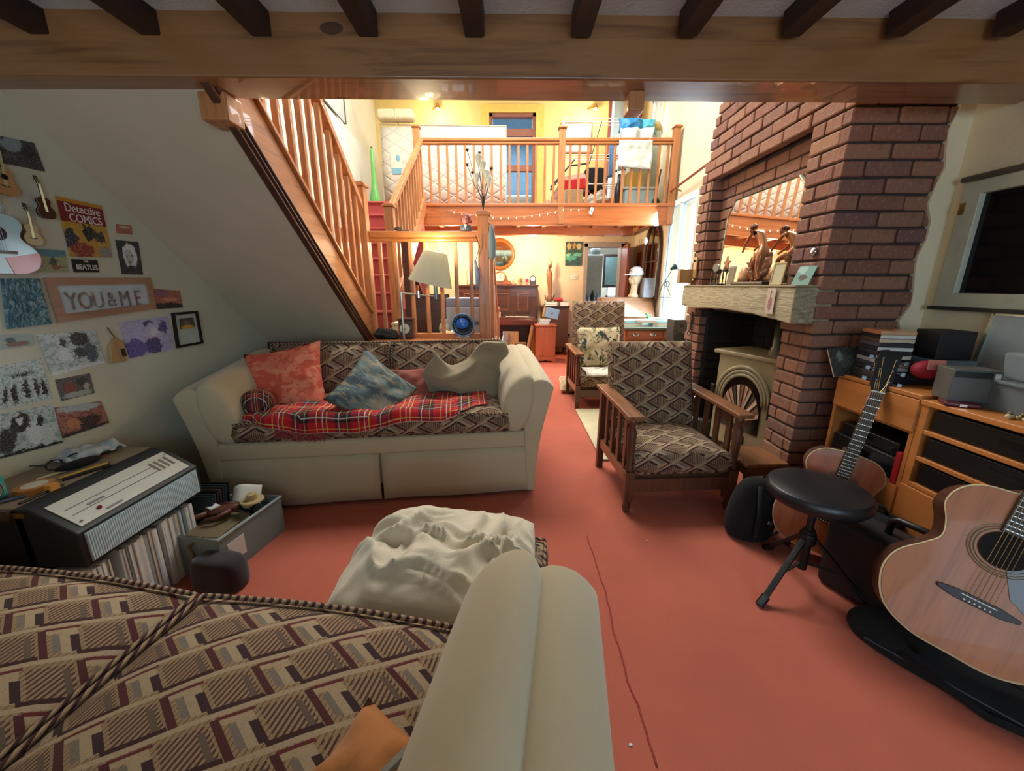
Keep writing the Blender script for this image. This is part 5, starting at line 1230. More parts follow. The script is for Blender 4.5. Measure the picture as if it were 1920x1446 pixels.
seam('trim_carpet_seam', [(1100, 1005), (1112, 1040), (1135, 1110), (1150, 1180), (1170, 1255), (1205, 1350), (1232, 1440)], .0035)
for (x, y) in ((1213, 1015), (1182, 1398)): 
    solo('fluff', MB().ball((0, 0, .003), .006, .004, .003, 8).smooth(), whitep, 'white speck of fluff on the carpet, ' + ('near the armchair' if x > 1200 else 'near the bottom edge'), 'fluff', atz(x, y, 0))
# ================================================================ MANTEL, MIRROR, STATUE
MZ = 1.302
mir = thing('mirror', 'frameless mirror with cut corners leaning in the brick niche', 'mirror', (1.625, 2.78, MZ), rot=(0, R(2.5), 0))
ml = [(-.415, 0), (.42, 0), (.42, .50), (.345, .615), (-.33, .615), (-.415, .54)]
mY = Matrix(((0, 0, -1, 0), (1, 0, 0, 0), (0, 1, 0, 0), (0, 0, 0, 1)))     # shape x -> y, shape y -> z, depth -> -x
part(mir, 'backing', MB().prism(ml, -.008, 0, mY), M('mirror_back', '#5d6a5c', .4))
part(mir, 'glass', MB().prism([(x*.955, .012+y*.955) for x, y in ml], 0, .003, mY), M('mirror_silver', '#e8e8e2', .02, 1, var=.0))
part(mir, 'bevel_edge', MB().tube([mY @ Vector((x*.975, .006+y*.975, .002)) for x, y in ml], .0065, 6, closed=True), M('bevel_glass', '#d8dcc4', .08, .9))
def figure(pts, edges, rad, loc, rot, name, m_, par):
    me = bpy.data.meshes.new(name); me.from_pydata(pts, edges, []); me.materials.append(m_)
    o = bpy.data.objects.new(name, me); C.objects.link(o); o.parent = par
    md = o.modifiers.new('s', 'SKIN'); md.use_smooth_shade = True
    for i, r_ in enumerate(rad): me.skin_vertices[0].data[i].radius = (r_, r_)
    me.skin_vertices[0].data[0].use_root = True
    o.modifiers.new('u', 'SUBSURF').levels = 1; o.modifiers['u'].render_levels = 2; return o
bronze = M('copper_bronze', '#a8704c', .32, .55, var=.12)
stt = thing('statuette', 'copper-coloured statuette of a draped figure stooping to its foot', 'statuette', (1.535, 2.56, MZ), R(90))
part(stt, 'plinth', MB().box(-.17, .17, -.06, .055, 0, .022), M('plinth_dark', '#2a211c', .3), bevel=.004)
# frame x runs along the mantel (towards the far end = +x after the turn), y into the wall
P_ = [(-.06, 0, .20), (-.035, 0, .25), (.0, 0, .30), (.035, 0, .325), (.06, -.005, .335), (.085, -.005, .335),
      (-.045, -.03, .185), (.03, -.035, .165), (.045, -.035, .09), (.035, -.035, .035), (.07, -.035, .03),
      (-.07, .03, .18), (-.06, .03, .10), (-.085, .03, .035), (-.05, .03, .03),
      (.03, -.04, .31), (.07, -.05, .255), (.12, -.04, .215), (.03, .04, .31), (.085, .04, .25), (.14, .02, .205)]
E_ = [(0, 1), (1, 2), (2, 3), (3, 4), (4, 5), (0, 6), (6, 7), (7, 8), (8, 9), (9, 10), (0, 11), (11, 12), (12, 13), (13, 14), (3, 15), (15, 16), (16, 17), (3, 18), (18, 19), (19, 20)]
rd = [.036, .028, .036, .026, .012, .014, .028, .020, .016, .011, .010, .028, .019, .012, .010, .014, .011, .009, .014, .011, .009]
figure(P_, E_, [r_*.78 for r_ in rd], None, None, 'body', bronze, stt)
part(stt, 'head', MB().ball((.098, -.005, .345), .024, .021, .027, 16).smooth(), bronze); part(stt, 'hair', MB().ball((.088, -.002, .357), .024, .023, .021, 14).ball((.070, .0, .358), .013, n=10).smooth(), M('bronze_dark', '#6a3f28', .4, .5))
g = MB().grid(lambda u, v: Vector((-.065+.045*u+.012*math.sin(v*9+u*5), -.045+.09*u+.012*math.sin(v*6+u*12), .022+.175*v)), 14, 14)
part(stt, 'drapery', g.smooth(), bronze, solid=.01)
part(stt, 'rock', MB().loft([[Vector((.115+r_*math.cos(a)*(1+.3*noise.noise(Vector((a, z*30, 0)))), r_*.8*math.sin(a), z)) for a in [i*math.pi/6 for i in range(12)]] for r_, z in ((.045, .022), (.045, .05), (.036, .08), (.022, .11), (.01, .118))]).smooth(), M('bronze_pale', '#b88a68', .4, .4, bump=.4))
def pframe(name, label, loc, w_, h_, fr_, inner, rz=-90, tilt=-8, cat='picture frame', fw=.009):
    T = thing(name, label, cat, loc, rot=(R(tilt), 0, R(rz)))
    part(T, 'frame', MB().box(-w_/2, w_/2, 0, .008, 0, fw).box(-w_/2, w_/2, 0, .008, h_-fw, h_).box(-w_/2, -w_/2+fw, 0, .008, fw, h_-fw).box(w_/2-fw, w_/2, 0, .008, fw, h_-fw), fr_, bevel=.0015)
    part(T, 'print', MB().quad((-w_/2+fw, .003, fw), (w_/2-fw, .003, fw), (w_/2-fw, .003, h_-fw), (-w_/2+fw, .003, h_-fw), .003), inner); return T
pframe('picture_frame', 'small gilt-edged frame standing right of the statuette', (1.50, 2.30, MZ), .085, .125, M('gilt', '#a39672', .35, .6), M('cream_print', '#b8b08c', .5), rz=-80)
cd_ = thing('postcard', 'pale blue and green card leaning at the mantel end', 'card', (1.53, 2.14, MZ), rot=(R(-14), 0, R(-78)))
part(cd_, 'card', MB().quad((-.055, 0, .0), (.045, 0, 0), (.06, 0, .10), (-.04, 0, .10), .002), pic('pic_bluecard', '#6f9a92', [(.5, .4, .25, .15, '#4a3a34'), (.3, .8, .3, .2, '#9cc0b8')], nz=6))
cd2 = thing('postcard', 'narrow white card pinned on the mantel face, hanging over its lower edge', 'card', (1.447, 2.23, 1.145))
part(cd2, 'card', MB().quad((-.003, .035, 0), (-.003, -.035, 0), (-.003, -.035, .14), (-.003, .035, .14), .002), pic('pic_whitecard', '#b7a596', [(.5, .4, .25, .3, '#8a5560'), (.5, .75, .1, .2, '#5c4650')], bg2='#c4b6a6', nz=6))
sc_ = thing('photo_card', 'thin white-edged card frame left of the statuette', 'card', (1.52, 2.82, MZ), rot=(R(-8), 0, R(-70))); part(sc_, 'card', MB().box(-.03, .03, 0, .004, 0, .13), M('card_white', '#b5ab95', .6), bevel=.001); part(sc_, 'picture', MB().box(-.024, .024, -.002, 0, .01, .12), M('card_dk', '#8a7c62', .6))
cl = thing('carriage_clock', 'little black and glass skeleton clock near the far mantel end', 'clock', (1.52, 3.0, MZ), R(-75))
part(cl, 'base', MB().box(-.045, .045, -.03, .03, 0, .012), black, bevel=.002)
for sx in (-1, 1):
    for sy in (-1, 1): part(cl, 'pillar', MB().lathe([(.006, .012), (.004, .03), (.007, .05), (.004, .085), (.006, .10)], 8, (sx*.034, sy*.02, 0)), M('pewter', '#4a4640', .3, .8))
part(cl, 'dial', MB().lathe([(.028, 0), (.028, .012)], 22, (0, -.01, .125), MXZ), M('dial_silver', '#a9a99c', .25, .5)); part(cl, 'bell', MB().ball((0, .01, .10), .022, n=12).smooth(), black)
cq = thing('coin_display', 'round silver disc fixed on the brick pillar', 'ornament', (1.565, 2.13, 1.47)); part(cq, 'disc', MB().lathe([(.022, 0), (.022, .006), (.012, .014), (0, .017)], 20, (0, 0, 0), Matrix.Rotation(R(-90), 4, 'Y')).smooth(), chrome)
sf = thing('starfish', 'dried orange starfish leaning by the mirror corner', 'ornament', (1.55, 2.93, MZ)); st_ = []
for k in range(10):
    a = R(90+36*k); r_ = .055 if k % 2 == 0 else .02; st_.append((r_*math.cos(a), .15+r_*math.sin(a)))
part(sf, 'star', MB().prism(st_, 0, .012, mY), M('star_orange', '#a86c4c', .7), bevel=.003); part(sf, 'stem', MB().tube([(0, 0, 0), (0, 0, .11)], .004, 6), black)
wk = thing('wall_plaque', 'narrow vertical wooden plaque hooked on the far brick edge', 'plaque', (1.56, 3.45, 1.36)); part(wk, 'board', MB().box(-.012, 0, -.03, .03, 0, .17), wood('plaque_wood', '#a07c4e', '#846238', 2), bevel=.003); part(wk, 'knob', MB().ball((-.02, 0, .14), .01, n=8), black); part(wk, 'hook', MB().tube([(-.012, 0, .17), (-.02, 0, .20), (-.012, 0, .215)], .003, 6), black)
wl = thing('wire_sculpture', 'black wire figure on a wooden block projecting from the chimney edge', 'ornament', (1.50, 3.52, 1.36))
part(wl, 'block', MB().box(-.05, .06, -.03, .03, -.04, .075), wood('block_wood', '#a07848', '#7a5530', 2), bevel=.003)
part(wl, 'wire', MB().tube([(-.05, 0, .07), (-.10, 0, .10), (-.15, 0, .0), (-.19, 0, -.07), (-.21, 0, -.16), (-.10, 0, -.16), (-.14, 0, -.08), (-.16, 0, -.02)], .003, 5).tube([(-.145+.022*math.cos(a), 0, -.05+.022*math.sin(a)) for a in [i*math.pi/6 for i in range(12)]], .003, 5, closed=True), M('wire_teal', '#20383a', .4))
part(wl, 'shade', MB().lathe([(.028, 0), (.010, .04), (.004, .05)], 12, (-.085, 0, .10), Matrix.Rotation(R(-120), 4, 'Y')), M('shade_teal', '#24484c', .4))
sk = thing('poker_holder', 'black iron latch hanging on the far brick pier', 'fire iron', (1.56, 3.42, .93)); part(sk, 'plate', MB().box(-.008, 0, -.014, .014, -.01, .15), black, bevel=.002); part(sk, 'ring', MB().tube([(-.012, .03*math.cos(a), -.03+.022*math.sin(a)) for a in [i*math.pi/6 for i in range(12)]], .004, 6, closed=True), black)

# ---- stove
enam = M('stove_enamel', '#96896a', .35, var=.08, scale=10)
sv = thing('wood_stove', 'cream enamelled wood stove with arched fan-shaped door glass and flue', 'stove', (1.80, 2.74, .018), R(-70)); sv.scale.z = 1.2; sv.scale.x = 1.05
part(sv, 'body', MB().box(-.23, .23, -.15, .15, .10, .66), M('stove_iron', '#15140f', .5), bevel=.01)
part(sv, 'front_face', MB().box(-.22, .22, -.165, -.148, .10, .66), enam, bevel=.006)
part(sv, 'top_plate', MB().box(-.255, .255, -.19, .17, .66, .685), enam, bevel=.008)
for r_, w_ in ((.205, .012), (.180, .010), (.158, .010)): part(sv, 'door_arch', MB().tube([(r_*math.cos(a), -.172, .40+r_*math.sin(a)) for a in [i*math.pi/14 for i in range(15)]], w_, 8).smooth(), enam)
part(sv, 'door_glass', MB().prism([(.15*math.cos(a), .40+.15*math.sin(a)) for a in [i*math.pi/14 for i in range(15)]] + [(-.15, .22), (.15, .22)], .150, .170, MXZ), M('stove_glass', '#120d0a', .15))
fanc = ['#b58a74', '#6f4f3c', '#c7a78c', '#3a2a22', '#a88a70']
for k in range(13):
    a0, a1 = R(8+12.6*k), R(8+12.6*(k+1)); y_ = -.178+.006*(k % 2)
    part(sv, 'fan_pleat', MB().add([(0, y_, .27), (.15*math.cos(a0), -.181, .30+.20*math.sin(a0)), (.15*math.cos(a1), -.171, .30+.20*math.sin(a1)), (0, y_+.004, .27), (.15*math.cos(a0), -.176, .30+.20*math.sin(a0)), (.15*math.cos(a1), -.166, .30+.20*math.sin(a1))], [(0, 1, 2), (5, 4, 3), (0, 3, 4, 1), (1, 4, 5, 2), (2, 5, 3, 0)]), M('fan%d' % (k % 5), fanc[k % 5], .6))
part(sv, 'fan_boss', MB().ball((0, -.185, .275), .02, n=10).smooth(), enam)
for s in (-1, 1): 
    h_ = part(sv, 'door_handle', MB().box(s*.225-.015, s*.225+.015, -.195, -.165, .34, .46), black, bevel=.004); part(h_, 'knob', MB().tube([(s*.225, -.19, .40), (s*.225+s*.035, -.215, .40)], .012, 8), black)
part(sv, 'vent', MB().box(-.06, .06, -.172, -.164, .14, .19), black, bevel=.003)
for sx in (-1, 1):
    for sy in (-1, 1): part(sv, 'leg', MB().box(sx*.19-.02, sx*.19+.02, sy*.11-.02, sy*.11+.02, 0, .10), enam, bevel=.008)
part(sv, 'flue', MB().lathe([(.058, .685), (.058, .72), (.050, .725), (.050, 1.16)], 24, (.10, .0, 0)).smooth(), M('flue_grey', '#3a4038', .4, .3)); part(sv, 'flue_collar', MB().lathe([(.066, .684), (.066, .70), (.058, .71)], 24, (.10, 0, 0)), M('collar_silver', '#6f6e62', .35, .6))
# round black fire screen / coal hod behind armchair
cs_ = thing('coal_scuttle', 'big round black coal scuttle with a steel rim beside the stove', 'scuttle', (1.66, 3.20, .018)); part(cs_, 'tub', MB().lathe([(.09, 0), (.15, .06), (.19, .20), (.17, .22), (.13, .07), (.07, .03)], 28), black)
part(cs_, 'handle', MB().tube([(.19*math.cos(a), 0, .20+.19*math.sin(a)) for a in [i*math.pi/12 for i in range(13)]], .006, 8).smooth(), chrome)

# ================================================================ LANDING THINGS AND NEWEL ORNAMENT
fl = thing('floor_lamp', 'silver swing-arm floor lamp with tilted off-white cone shade behind the sofa', 'lamp', (-.865, 3.10, 0))
L0 = Vector((-.865, 3.10, 0)); pole = aty(752, 549, 3.10); e = aty(817, 556, 3.10)
part(fl, 'base', MB().lathe([(.12, 0), (.12, .015), (.02, .03)], 24), chrome)
part(fl, 'pole', MB().tube([(0, 0, .02), pole-L0], .010, 10), M('lamp_steel', '#a7a49c', .3, .8))
part(fl, 'swing_arm', MB().tube([pole-L0+Vector((-.012, 0, 0)), e-L0+Vector((.0, 0, 0))], .006, 8), M('lamp_steel', '#a7a49c'))
part(fl, 'joint', MB().tube([(pole+e)/2-L0+Vector((0, 0, -.025)), (pole+e)/2-L0+Vector((0, 0, .025))], .013, 10), chrome)
part(fl, 'lamp_holder', MB().tube([e-L0+Vector((.003, 0, -.02)), e-L0+Vector((.0, 0, .12))], .016, 12), M('holder_grey', '#74858a', .4, .5))
m_ = Matrix.Translation(aty(812, 503, 3.10)-L0) @ Matrix.Rotation(R(13), 4, 'Y')
prof = [(.168, -.115), (.088, .125)]
g = MB(); 
for rr, flip in (((.168, .088), 0), ((.165, .085), 1)):
    n0 = len(g.v); vs = [m_ @ Vector((r_*math.cos(a), r_*math.sin(a), z)) for r_, z in zip(rr, (-.12, .12)) for a in [i*math.pi/18 for i in range(36)]]
    g.add(vs, [((k, (k+1) % 36, 36+(k+1) % 36, 36+k) if not flip else (36+k, 36+(k+1) % 36, (k+1) % 36, k)) for k in range(36)])
t = NT('lamp_shade'); t.b.inputs['Transmission Weight'].default_value = .18; shm = t.fin('#cfcdb4', .9)
part(fl, 'lamp_shade', g.smooth(), shm)
part(fl, 'bulb', MB().ball(tuple(m_ @ Vector((.01, 0, .10))), .028, n=14).smooth(), emis('bulb_glow', '#ffd9a0', 9))
LT = LZ
bd2 = thing('board', 'tall brown wooden board standing on the landing', 'board', (-.78, 3.86, LT), rot=(R(-3), 0, 0)); part(bd2, 'panel', MB().box(-.19, .17, 0, .02, 0, .37), mahog, bevel=.003); part(bd2, 'edge_strip', MB().box(-.19, .17, -.006, 0, .345, .37), mahog)
pr = thing('printer', 'pale grey boxy printer standing on the landing by the newel', 'printer', (-.43, 3.72, LT)); part(pr, 'body', MB().box(-.17, .17, -.12, .12, 0, .26), M('printer_grey', '#aeb6c4', .5), bevel=.008); part(pr, 'lid', MB().box(-.17, .17, -.11, .12, .26, .34), M('printer_lid', '#8d97ad', .4), bevel=.01)
part(pr, 'front_slot', MB().box(-.13, .13, -.123, -.118, .10, .13), M('slot_blue', '#5d6478', .4))
mc = thing('mantel_clock', 'small wooden clock with pale dial on the landing edge', 'clock', (-.868, 3.235, LZ+.022))
part(mc, 'case', MB().box(-.055, .055, -.03, .03, 0, .155), mahog, bevel=.004); part(mc, 'cornice', MB().box(-.066, .066, -.038, .038, .155, .17), mahog, bevel=.003); part(mc, 'dial', MB().lathe([(.040, 0), (.040, .006)], 26, (-.008, -.031, .085), MXZ), M('dial_cream', '#bcc8b4', .4))
part(mc, 'hand', MB().bar((-.008, -.040, .085), (-.03, -.040, .09), .002, .003).bar((-.008, -.040, .085), (.006, -.040, .082), .002, .003), black)
for i in range(9):
    solo('paper_sheaf', MB().box(-.055, .055, -.075, .075, 0, .015), M('paper_old%d' % (i % 3), ('#cbbf98', '#b9aa80', '#d4cbb0')[i % 3], .8), ('bottom', 'second', 'third', 'fourth', 'fifth', 'sixth', 'seventh', 'eighth', 'top')[i] + ' bundle of cream papers in the leaning heap on the landing', 'papers', (-1.0+rnd.uniform(-.012, .012)+.004*i, 3.43, LT+.0155*i), (0, 0, rnd.uniform(-.3, .3)), group='heap of papers on the landing')
bc2 = solo('bag', pillow(.20, .12, .08, 12, seed=21, wr=.03), blackc, 'limp black bag on the landing edge beside the wooden clock', 'bag', (-1.035, 3.225, LZ+.055), (0, R(10), 0))
bw_ = thing('blue_bowl_lamp', 'round black-rimmed blue glass dish upright on an ornate white stand', 'dish', (-.40, 3.21, LZ+.022), R(2))
part(bw_, 'dish', MB().lathe([(.0, 0), (.07, .006), (.088, .020), (.088, .026), (.066, .016), (.0, .008)], 36, (0, .012, .115), MXZ).smooth(), M('dish_black', '#0e1420', .25))
part(bw_, 'blue_glass', MB().lathe([(.052, 0), (.05, .006), (0, .010)], 32, (-.006, -.004, .128), MXZ, .86).smooth(), M('blue_glass', '#1c5fc4', .15)); part(bw_, 'rim', MB().tube([(.089*math.cos(a), -.012, .115+.089*math.sin(a)) for a in [i*math.pi/18 for i in range(36)]], .006, 8, closed=True).smooth(), M('rim_blue', '#5c84b8', .25))
part(bw_, 'stand', MB().tube([(-.05, 0, 0), (-.035, 0, .02), (-.02, 0, .012), (0, 0, .028), (.02, 0, .012), (.035, 0, .02), (.05, 0, 0)], .009, 8).smooth(), M('china_white', '#a9b8b6', .25))
sv2 = thing('teapot', 'white china jug behind the balusters', 'jug', (-.62, 3.60, LT)); part(sv2, 'body', MB().lathe([(.028, 0), (.04, .02), (.052, .06), (.045, .10), (.025, .13), (.032, .15)], 20).smooth(), M('china', '#c4c8bc', .25)); part(sv2, 'handle', MB().tube([(.05, 0, .05), (.08, 0, .07), (.075, 0, .11), (.04, 0, .115)], .006, 6).smooth(), M('china', '#c4c8bc'))
solo('cloth', pillow(.18, .12, .05, 12, seed=31, wr=.02), M('cream_rag', '#c4b48c', .9), 'cream crumpled cloth beside the white jug', 'cloth', (-.55, 3.45, LT+.03))
mgz = thing('magazine_rack', 'sheaf of white leaflets slotted beside the newel post', 'papers', (-.13, 3.235, .62))
for k in range(4): part(mgz, 'leaflet', MB().cbox((.018*k-.02, .01*k, .13+.012*(k % 2)), .004, .13, .24, (R(4*k), R(-6+5*k), 0)), paper if k % 2 else M('leaf_blue', '#a9c4cc', .5))
part(mgz, 'holder', MB().box(-.04, .05, -.06, .07, 0, .05).box(-.04, .05, .05, .07, .05, .20), mahog)
bust = thing('bust_figurine', 'painted bust figurine with curly reddish hair standing on the guard rail', 'figurine', (-.365, 3.30, 1.715))
part(bust, 'shoulders', MB().loft([[Vector((w_*math.cos(a), w_*.6*math.sin(a), z)) for a in [i*math.pi/8 for i in range(16)]] for w_, z in ((.034, 0), (.046, .008), (.046, .03), (.036, .045), (.014, .052))]).smooth(), M('bust_coat', '#4a5a66', .5)); part(bust, 'collar', MB().prism([(-.012, .048), (.012, .048), (0, .01)], .028, .034, MXZ), whitep)
hd = part(bust, 'head', MB().ball((0, -.004, .082), .028, .028, .034, 16).smooth(), M('bust_skin', '#b8706a', .5)); part(bust, 'hair', MB().ball((0, .008, .096), .040, .032, .034, 14).ball((-.034, .0, .075), .017, n=8).ball((.034, .0, .075), .017, n=8).smooth(), M('bust_hair', '#8a3f3a', .7, var=.3, scale=60, bump=.5)); part(hd, 'nose', MB().ball((0, -.033, .08), .006, n=8), M('bust_skin', '')); part(hd, 'eye', MB().ball((-.010, -.030, .090), .004, n=6).ball((.010, -.030, .090), .004, n=6), black)
cb2 = thing('cable_coil', 'dark coil hooked on the guard rail near the stairs', 'cable', (-.90, 3.30, 1.715)); part(cb2, 'coil', MB().tube([(.03*math.cos(a), .02*math.sin(a), .008+.001*i) for i, a in enumerate([k*math.pi/5 for k in range(24)])], .004, 6).smooth(), black)
mit = thing('oven_mitt', 'grey-blue cloth mitt hanging from the newel post', 'glove', (-.17, 3.27, 1.50)); part(mit, 'body', MB().loft([[Vector((.008+w_*math.cos(a), .018*math.sin(a), z)) for a in [i*math.pi/6 for i in range(12)]] for w_, z in ((.012, 0), (.030, .02), (.034, .08), (.036, .14), (.022, .22), (.01, .26))]).smooth(), cloth('mitt_grey', '#7a8c94')); part(mit, 'loop', MB().tube([(0, 0, .25), (-.02, 0, .29), (-.04, 0, .28)], .004, 6), M('loop_g', '#5a6468'))
scf = thing('scarf', 'narrow blue patterned scarf hanging down the newel post', 'scarf', (-.285, 3.25, 1.28)); part(scf, 'fabric', MB().loft([[Vector((w_*math.cos(a)+.01*math.sin(z*20), .010*math.sin(a), z)) for a in [i*math.pi/5 for i in range(10)]] for w_, z in ((.006, -.02), (.014, .03), (.020, .10), (.016, .16), (.008, .22))]).smooth(), pic('scarf_blue', '#3d5c8c', [], bg2='#7a8fb0', nz=20)); part(scf, 'cord', MB().tube([(0, 0, .22), (.03, -.005, .32), (.0, -.02, .40)], .0025, 5), black)
# metal flower and star ornament on top of the newel
orn = thing('flower_light', 'metal spray of black stars and glass tulip lamps standing on the newel', 'ornament', (-.225, 3.30, 1.866))
O0 = Vector((-.225, 3.30, 1.866)); wm = M('wire_iron', '#2a2622', .4, .6)
for k, (sx_, sy_) in enumerate(((876, 281), (876, 309), (886, 324), (899, 287), (921, 316))):
    q = aty(sx_, sy_, 3.30) - O0; mid = Vector((q.x*.55+.0, 0, q.z*.55)); part(orn, 'stem', MB().tube([(0, 0, 0), (.004, 0, q.z*.25), mid, q], .0022, 5), wm)
    g = MB()
    for a in range(4): d_ = Vector((math.cos(R(45*a)), 0, math.sin(R(45*a))))*.015; g.bar(q-d_, q+d_, .005, .003, (0, 1, 0))
    part(orn, 'star', g, black)
tgl = M('tulip_glass', '#cfd4c8', .12, 0); 
for k, (sx_, sy_, tx) in enumerate(((897, 300, .02), (905, 313, .03), (893, 336, 0), (912, 330, .02), (916, 341, .02))):
    q = aty(sx_, sy_, 3.29) - O0; part(orn, 'stem', MB().tube([(0, 0, 0), (q.x*.3, 0, q.z*.4), q+Vector((0, 0, -.03))], .003, 5), wm)
    part(orn, 'tulip', MB().lathe([(.004, -.045), (.016, -.02), (.025, .01), (.028, .035), (.025, .035), (.020, .008), (.003, -.03)], 14, tuple(q)).smooth(), tgl)
# ---- string lights along the fascia
sl_ = thing('string_lights', 'string of tiny white fairy lights drooping along the gallery fascia', 'fairy lights', (.3, BY-.035, 2.33))
S0 = Vector((.3, BY-.035, 2.33)); pts = []
for i in range(37):
    x = -.90+1.92*i/36; pts.append(Vector((x, BY-.04, 2.30 - .095*math.sin(math.pi*min(1, i/30)) - (.0 if i < 30 else -.01))))
part(sl_, 'cord', MB().tube([p-S0 for p in pts], .0025, 4), M('cord_pale', '#c09a74'))
bm2 = emis('fairy_bulb', '#fff3e0', 1.1)
for i in range(2, 36, 2): part(sl_, 'bulb', MB().lathe([(.005, 0), (.006, -.012), (.002, -.028)], 6, tuple(pts[i]-S0)), bm2)
bxl = thing('battery_box', 'small white battery box taped at the end of the fairy lights', 'battery box', (1.07, BY-.04, 2.245), rot=(0, R(20), 0)); part(bxl, 'case', MB().box(-.022, .022, -.01, .01, 0, .09), whitep, bevel=.004); part(bxl, 'switch', MB().box(-.006, .006, -.014, -.01, .03, .05), M('sw_g', '#77807c'))

# ================================================================ GALLERY THINGS
BF = BZ
mtx = thing('mattress', 'quilted cream mattress on its side behind the balustrade', 'mattress', (-1.05, 6.55, BF), rot=(R(-4), 0, 0))
def mat_quilt(name, col):
    t = NT(name); x, y, z = t.xyz(t.coord()); a = ((x*.8 + z*1.3)*4.2).fr(); b_ = ((x*.8 - z*1.3 + 10)*4.2).fr(); h = (a-.5).ab()*2; k = (b_-.5).ab()*2
    hh = t.math('MAXIMUM', h, k); c = t.mix((hh > .955)*.15, col, '#9f9484'); t.bump(t.math('POWER', hh, 6)*-1., .5, .02); return t.fin(c, .8)
quilt = mat_quilt('quilted_ticking', '#c9beac')
part(mtx, 'body', cushion_box(-.92, .95, 0, .20, 0.01, 1.25, .02, 14), quilt, bevel=0)
part(mtx, 'piping', MB().tube([(-.93, 0, .01), (.96, 0, .01), (.96, 0, 1.25), (-.93, 0, 1.27)], .012, 6, closed=True).smooth(), M('ticking_edge', '#b9ac96', .8))
part(mtx, 'label', MB().box(-.80, -.62, -.018, -.010, .66, .86), M('label_cream', '#c4c4b0', .6)); part(mtx, 'label_print', MB().lathe([(.03, 0), (.03, .003)], 20, (-.68, -.019, .80), MXZ, 1.6).box(-.77, -.64, -.022, -.018, .58, .66), M('label_blue', '#6f9fb0', .6))
tpm = thing('mattress_topper', 'rolled cream foam topper lying along the mattress top', 'topper', (-1.75, 6.62, BF+1.30)); part(tpm, 'roll', MB().box(-.25, .30, -.09, .09, 0, .15), M('topper_cream', '#cfc19c', .8), bevel=.05, seg=4); part(tpm, 'band', MB().box(.02, .04, -.092, .092, -.002, .152), M('band_c', '#b5a884', .8), bevel=.05, seg=4)
gr = thing('green_bottle', 'tall slim lime-green vase at the head of the stairs', 'vase', (-1.98, 6.15, BF)); part(gr, 'body', MB().lathe([(.07, 0), (.085, .05), (.075, .15), (.045, .28), (.030, .45), (.022, .75), (.014, .80)], 20).smooth(), M('lime_glass', '#5fa653', .25)); part(gr, 'stopper', MB().ball((0, 0, .81), .016, n=10), M('dk_green', '#1d4a22', .4))
# open french door upstairs with a bright bluish room
wr_ = M('fr_door_wood', '#8a5236', .5)
fd = struct('door_2', MB().box(UX0, UX0+.06, YF-.02, YF+.1, 2.2, UZ).box(UX1-.06, UX1, YF-.02, YF+.1, 2.2, UZ).box(UX0, UX1, YF-.02, YF+.1, UZ-.06, UZ).box(UX0, UX1, YF-.01, YF+.08, 3.86, 3.98).box(UX0, UX1, YF-.01, YF+.08, 3.30, 3.40).box(UX0, UX1, YF, YF+.08, 2.2, 2.35), wr_, bevel=.005)
struct('wall_upper_room', MB().box(-1.4, 1.4, 10.2, 10.3, 2.1, 4.6).box(-1.4, -1.3, YF+.25, 10.2, 2.1, 4.6).box(1.3, 1.4, YF+.25, 10.2, 2.1, 4.6).box(-1.4, 1.4, YF+.25, 10.3, 4.5, 4.6).box(-1.4, 1.4, YF+.25, 10.3, 2.0, 2.1), M('upper_room_paint', '#9fb4c6', .9))
area('upper_room_light', (0, 9.0, 4.4), (0, 9.2, 2.5), 1.2, 1.2, 26, COOL)
db3 = thing('bed', 'white-covered bed seen through the upper glass door', 'bed', (0, 9.4, 2.1)); part(db3, 'mattress', MB().box(-.8, .8, -.7, .7, .3, 1.0), M('bed_white', '#dfe8ea', .8), bevel=.05); part(db3, 'frame', MB().box(-.82, .82, -.72, .72, 0, .3), mahog); part(db3, 'pillow', MB().box(-.7, .7, .3, .65, 1.0, 1.15), M('pillow_grey', '#5f7f8a', .8), bevel=.05)
struct('trim_4', MB().box(UX0-.13, UX0, YF-.05, YF, 2.2, UZ+.12).box(UX1, UX1+.14, YF-.05, YF, 2.2, UZ+.12).box(UX0, UX1, YF-.05, YF, UZ, UZ+.12), M('reveal_yellow', '#d9bd62', .9))
p = aty(1082, 255, YF-.02)
pfu = thing('picture_frame', 'wooden-framed pale print on the yellow gallery wall', 'picture', (p.x, YF-.03, p.z-.28)); part(pfu, 'frame', MB().box(-.27, .27, 0, .02, 0, .03).box(-.27, .27, 0, .02, .47, .50).box(-.27, -.24, 0, .02, .03, .47).box(.24, .27, 0, .02, .03, .47), wr_, bevel=.003); part(pfu, 'print', MB().box(-.24, .24, .005, .015, .03, .47), pic('pic_pale', '#cfd0bc', [(.5, .5, .3, .2, '#b4c0b8')], nz=5))
# wardrobe mirror / dark cupboard, upper right
p0, p1 = aty(1143, 200, 7.5), aty(1202, 262, 7.5)
wd = thing('glazed_door', 'brown-framed glass door propped at the back of the gallery', 'door', ((p0.x+p1.x)/2, 7.55, BF)); hw_ = (p1.x-p0.x)/2
part(wd, 'frame', MB().box(-hw_, -hw_+.05, -.02, .02, 0, 2.1).box(hw_-.05, hw_, -.02, .02, 0, 2.1).box(-hw_, hw_, -.02, .02, 1.05, 1.13).box(-hw_, hw_, -.02, .02, 0, .12).box(-hw_, hw_, -.02, .02, 2.02, 2.1), M('dk_red_wood', '#6a3226', .4), bevel=.004)
part(wd, 'pane', MB().box(-hw_+.09, hw_-.05, -.006, .006, .12, 2.02), pic('pane_grey', '#5a6a68', [(.5, .5, .3, .3, '#7a8a86')], bg2='#48585a', nz=10, rough=.15)); part(wd, 'inner_edge', MB().box(-hw_+.05, -hw_+.09, -.012, .012, .12, 2.02), whitep)
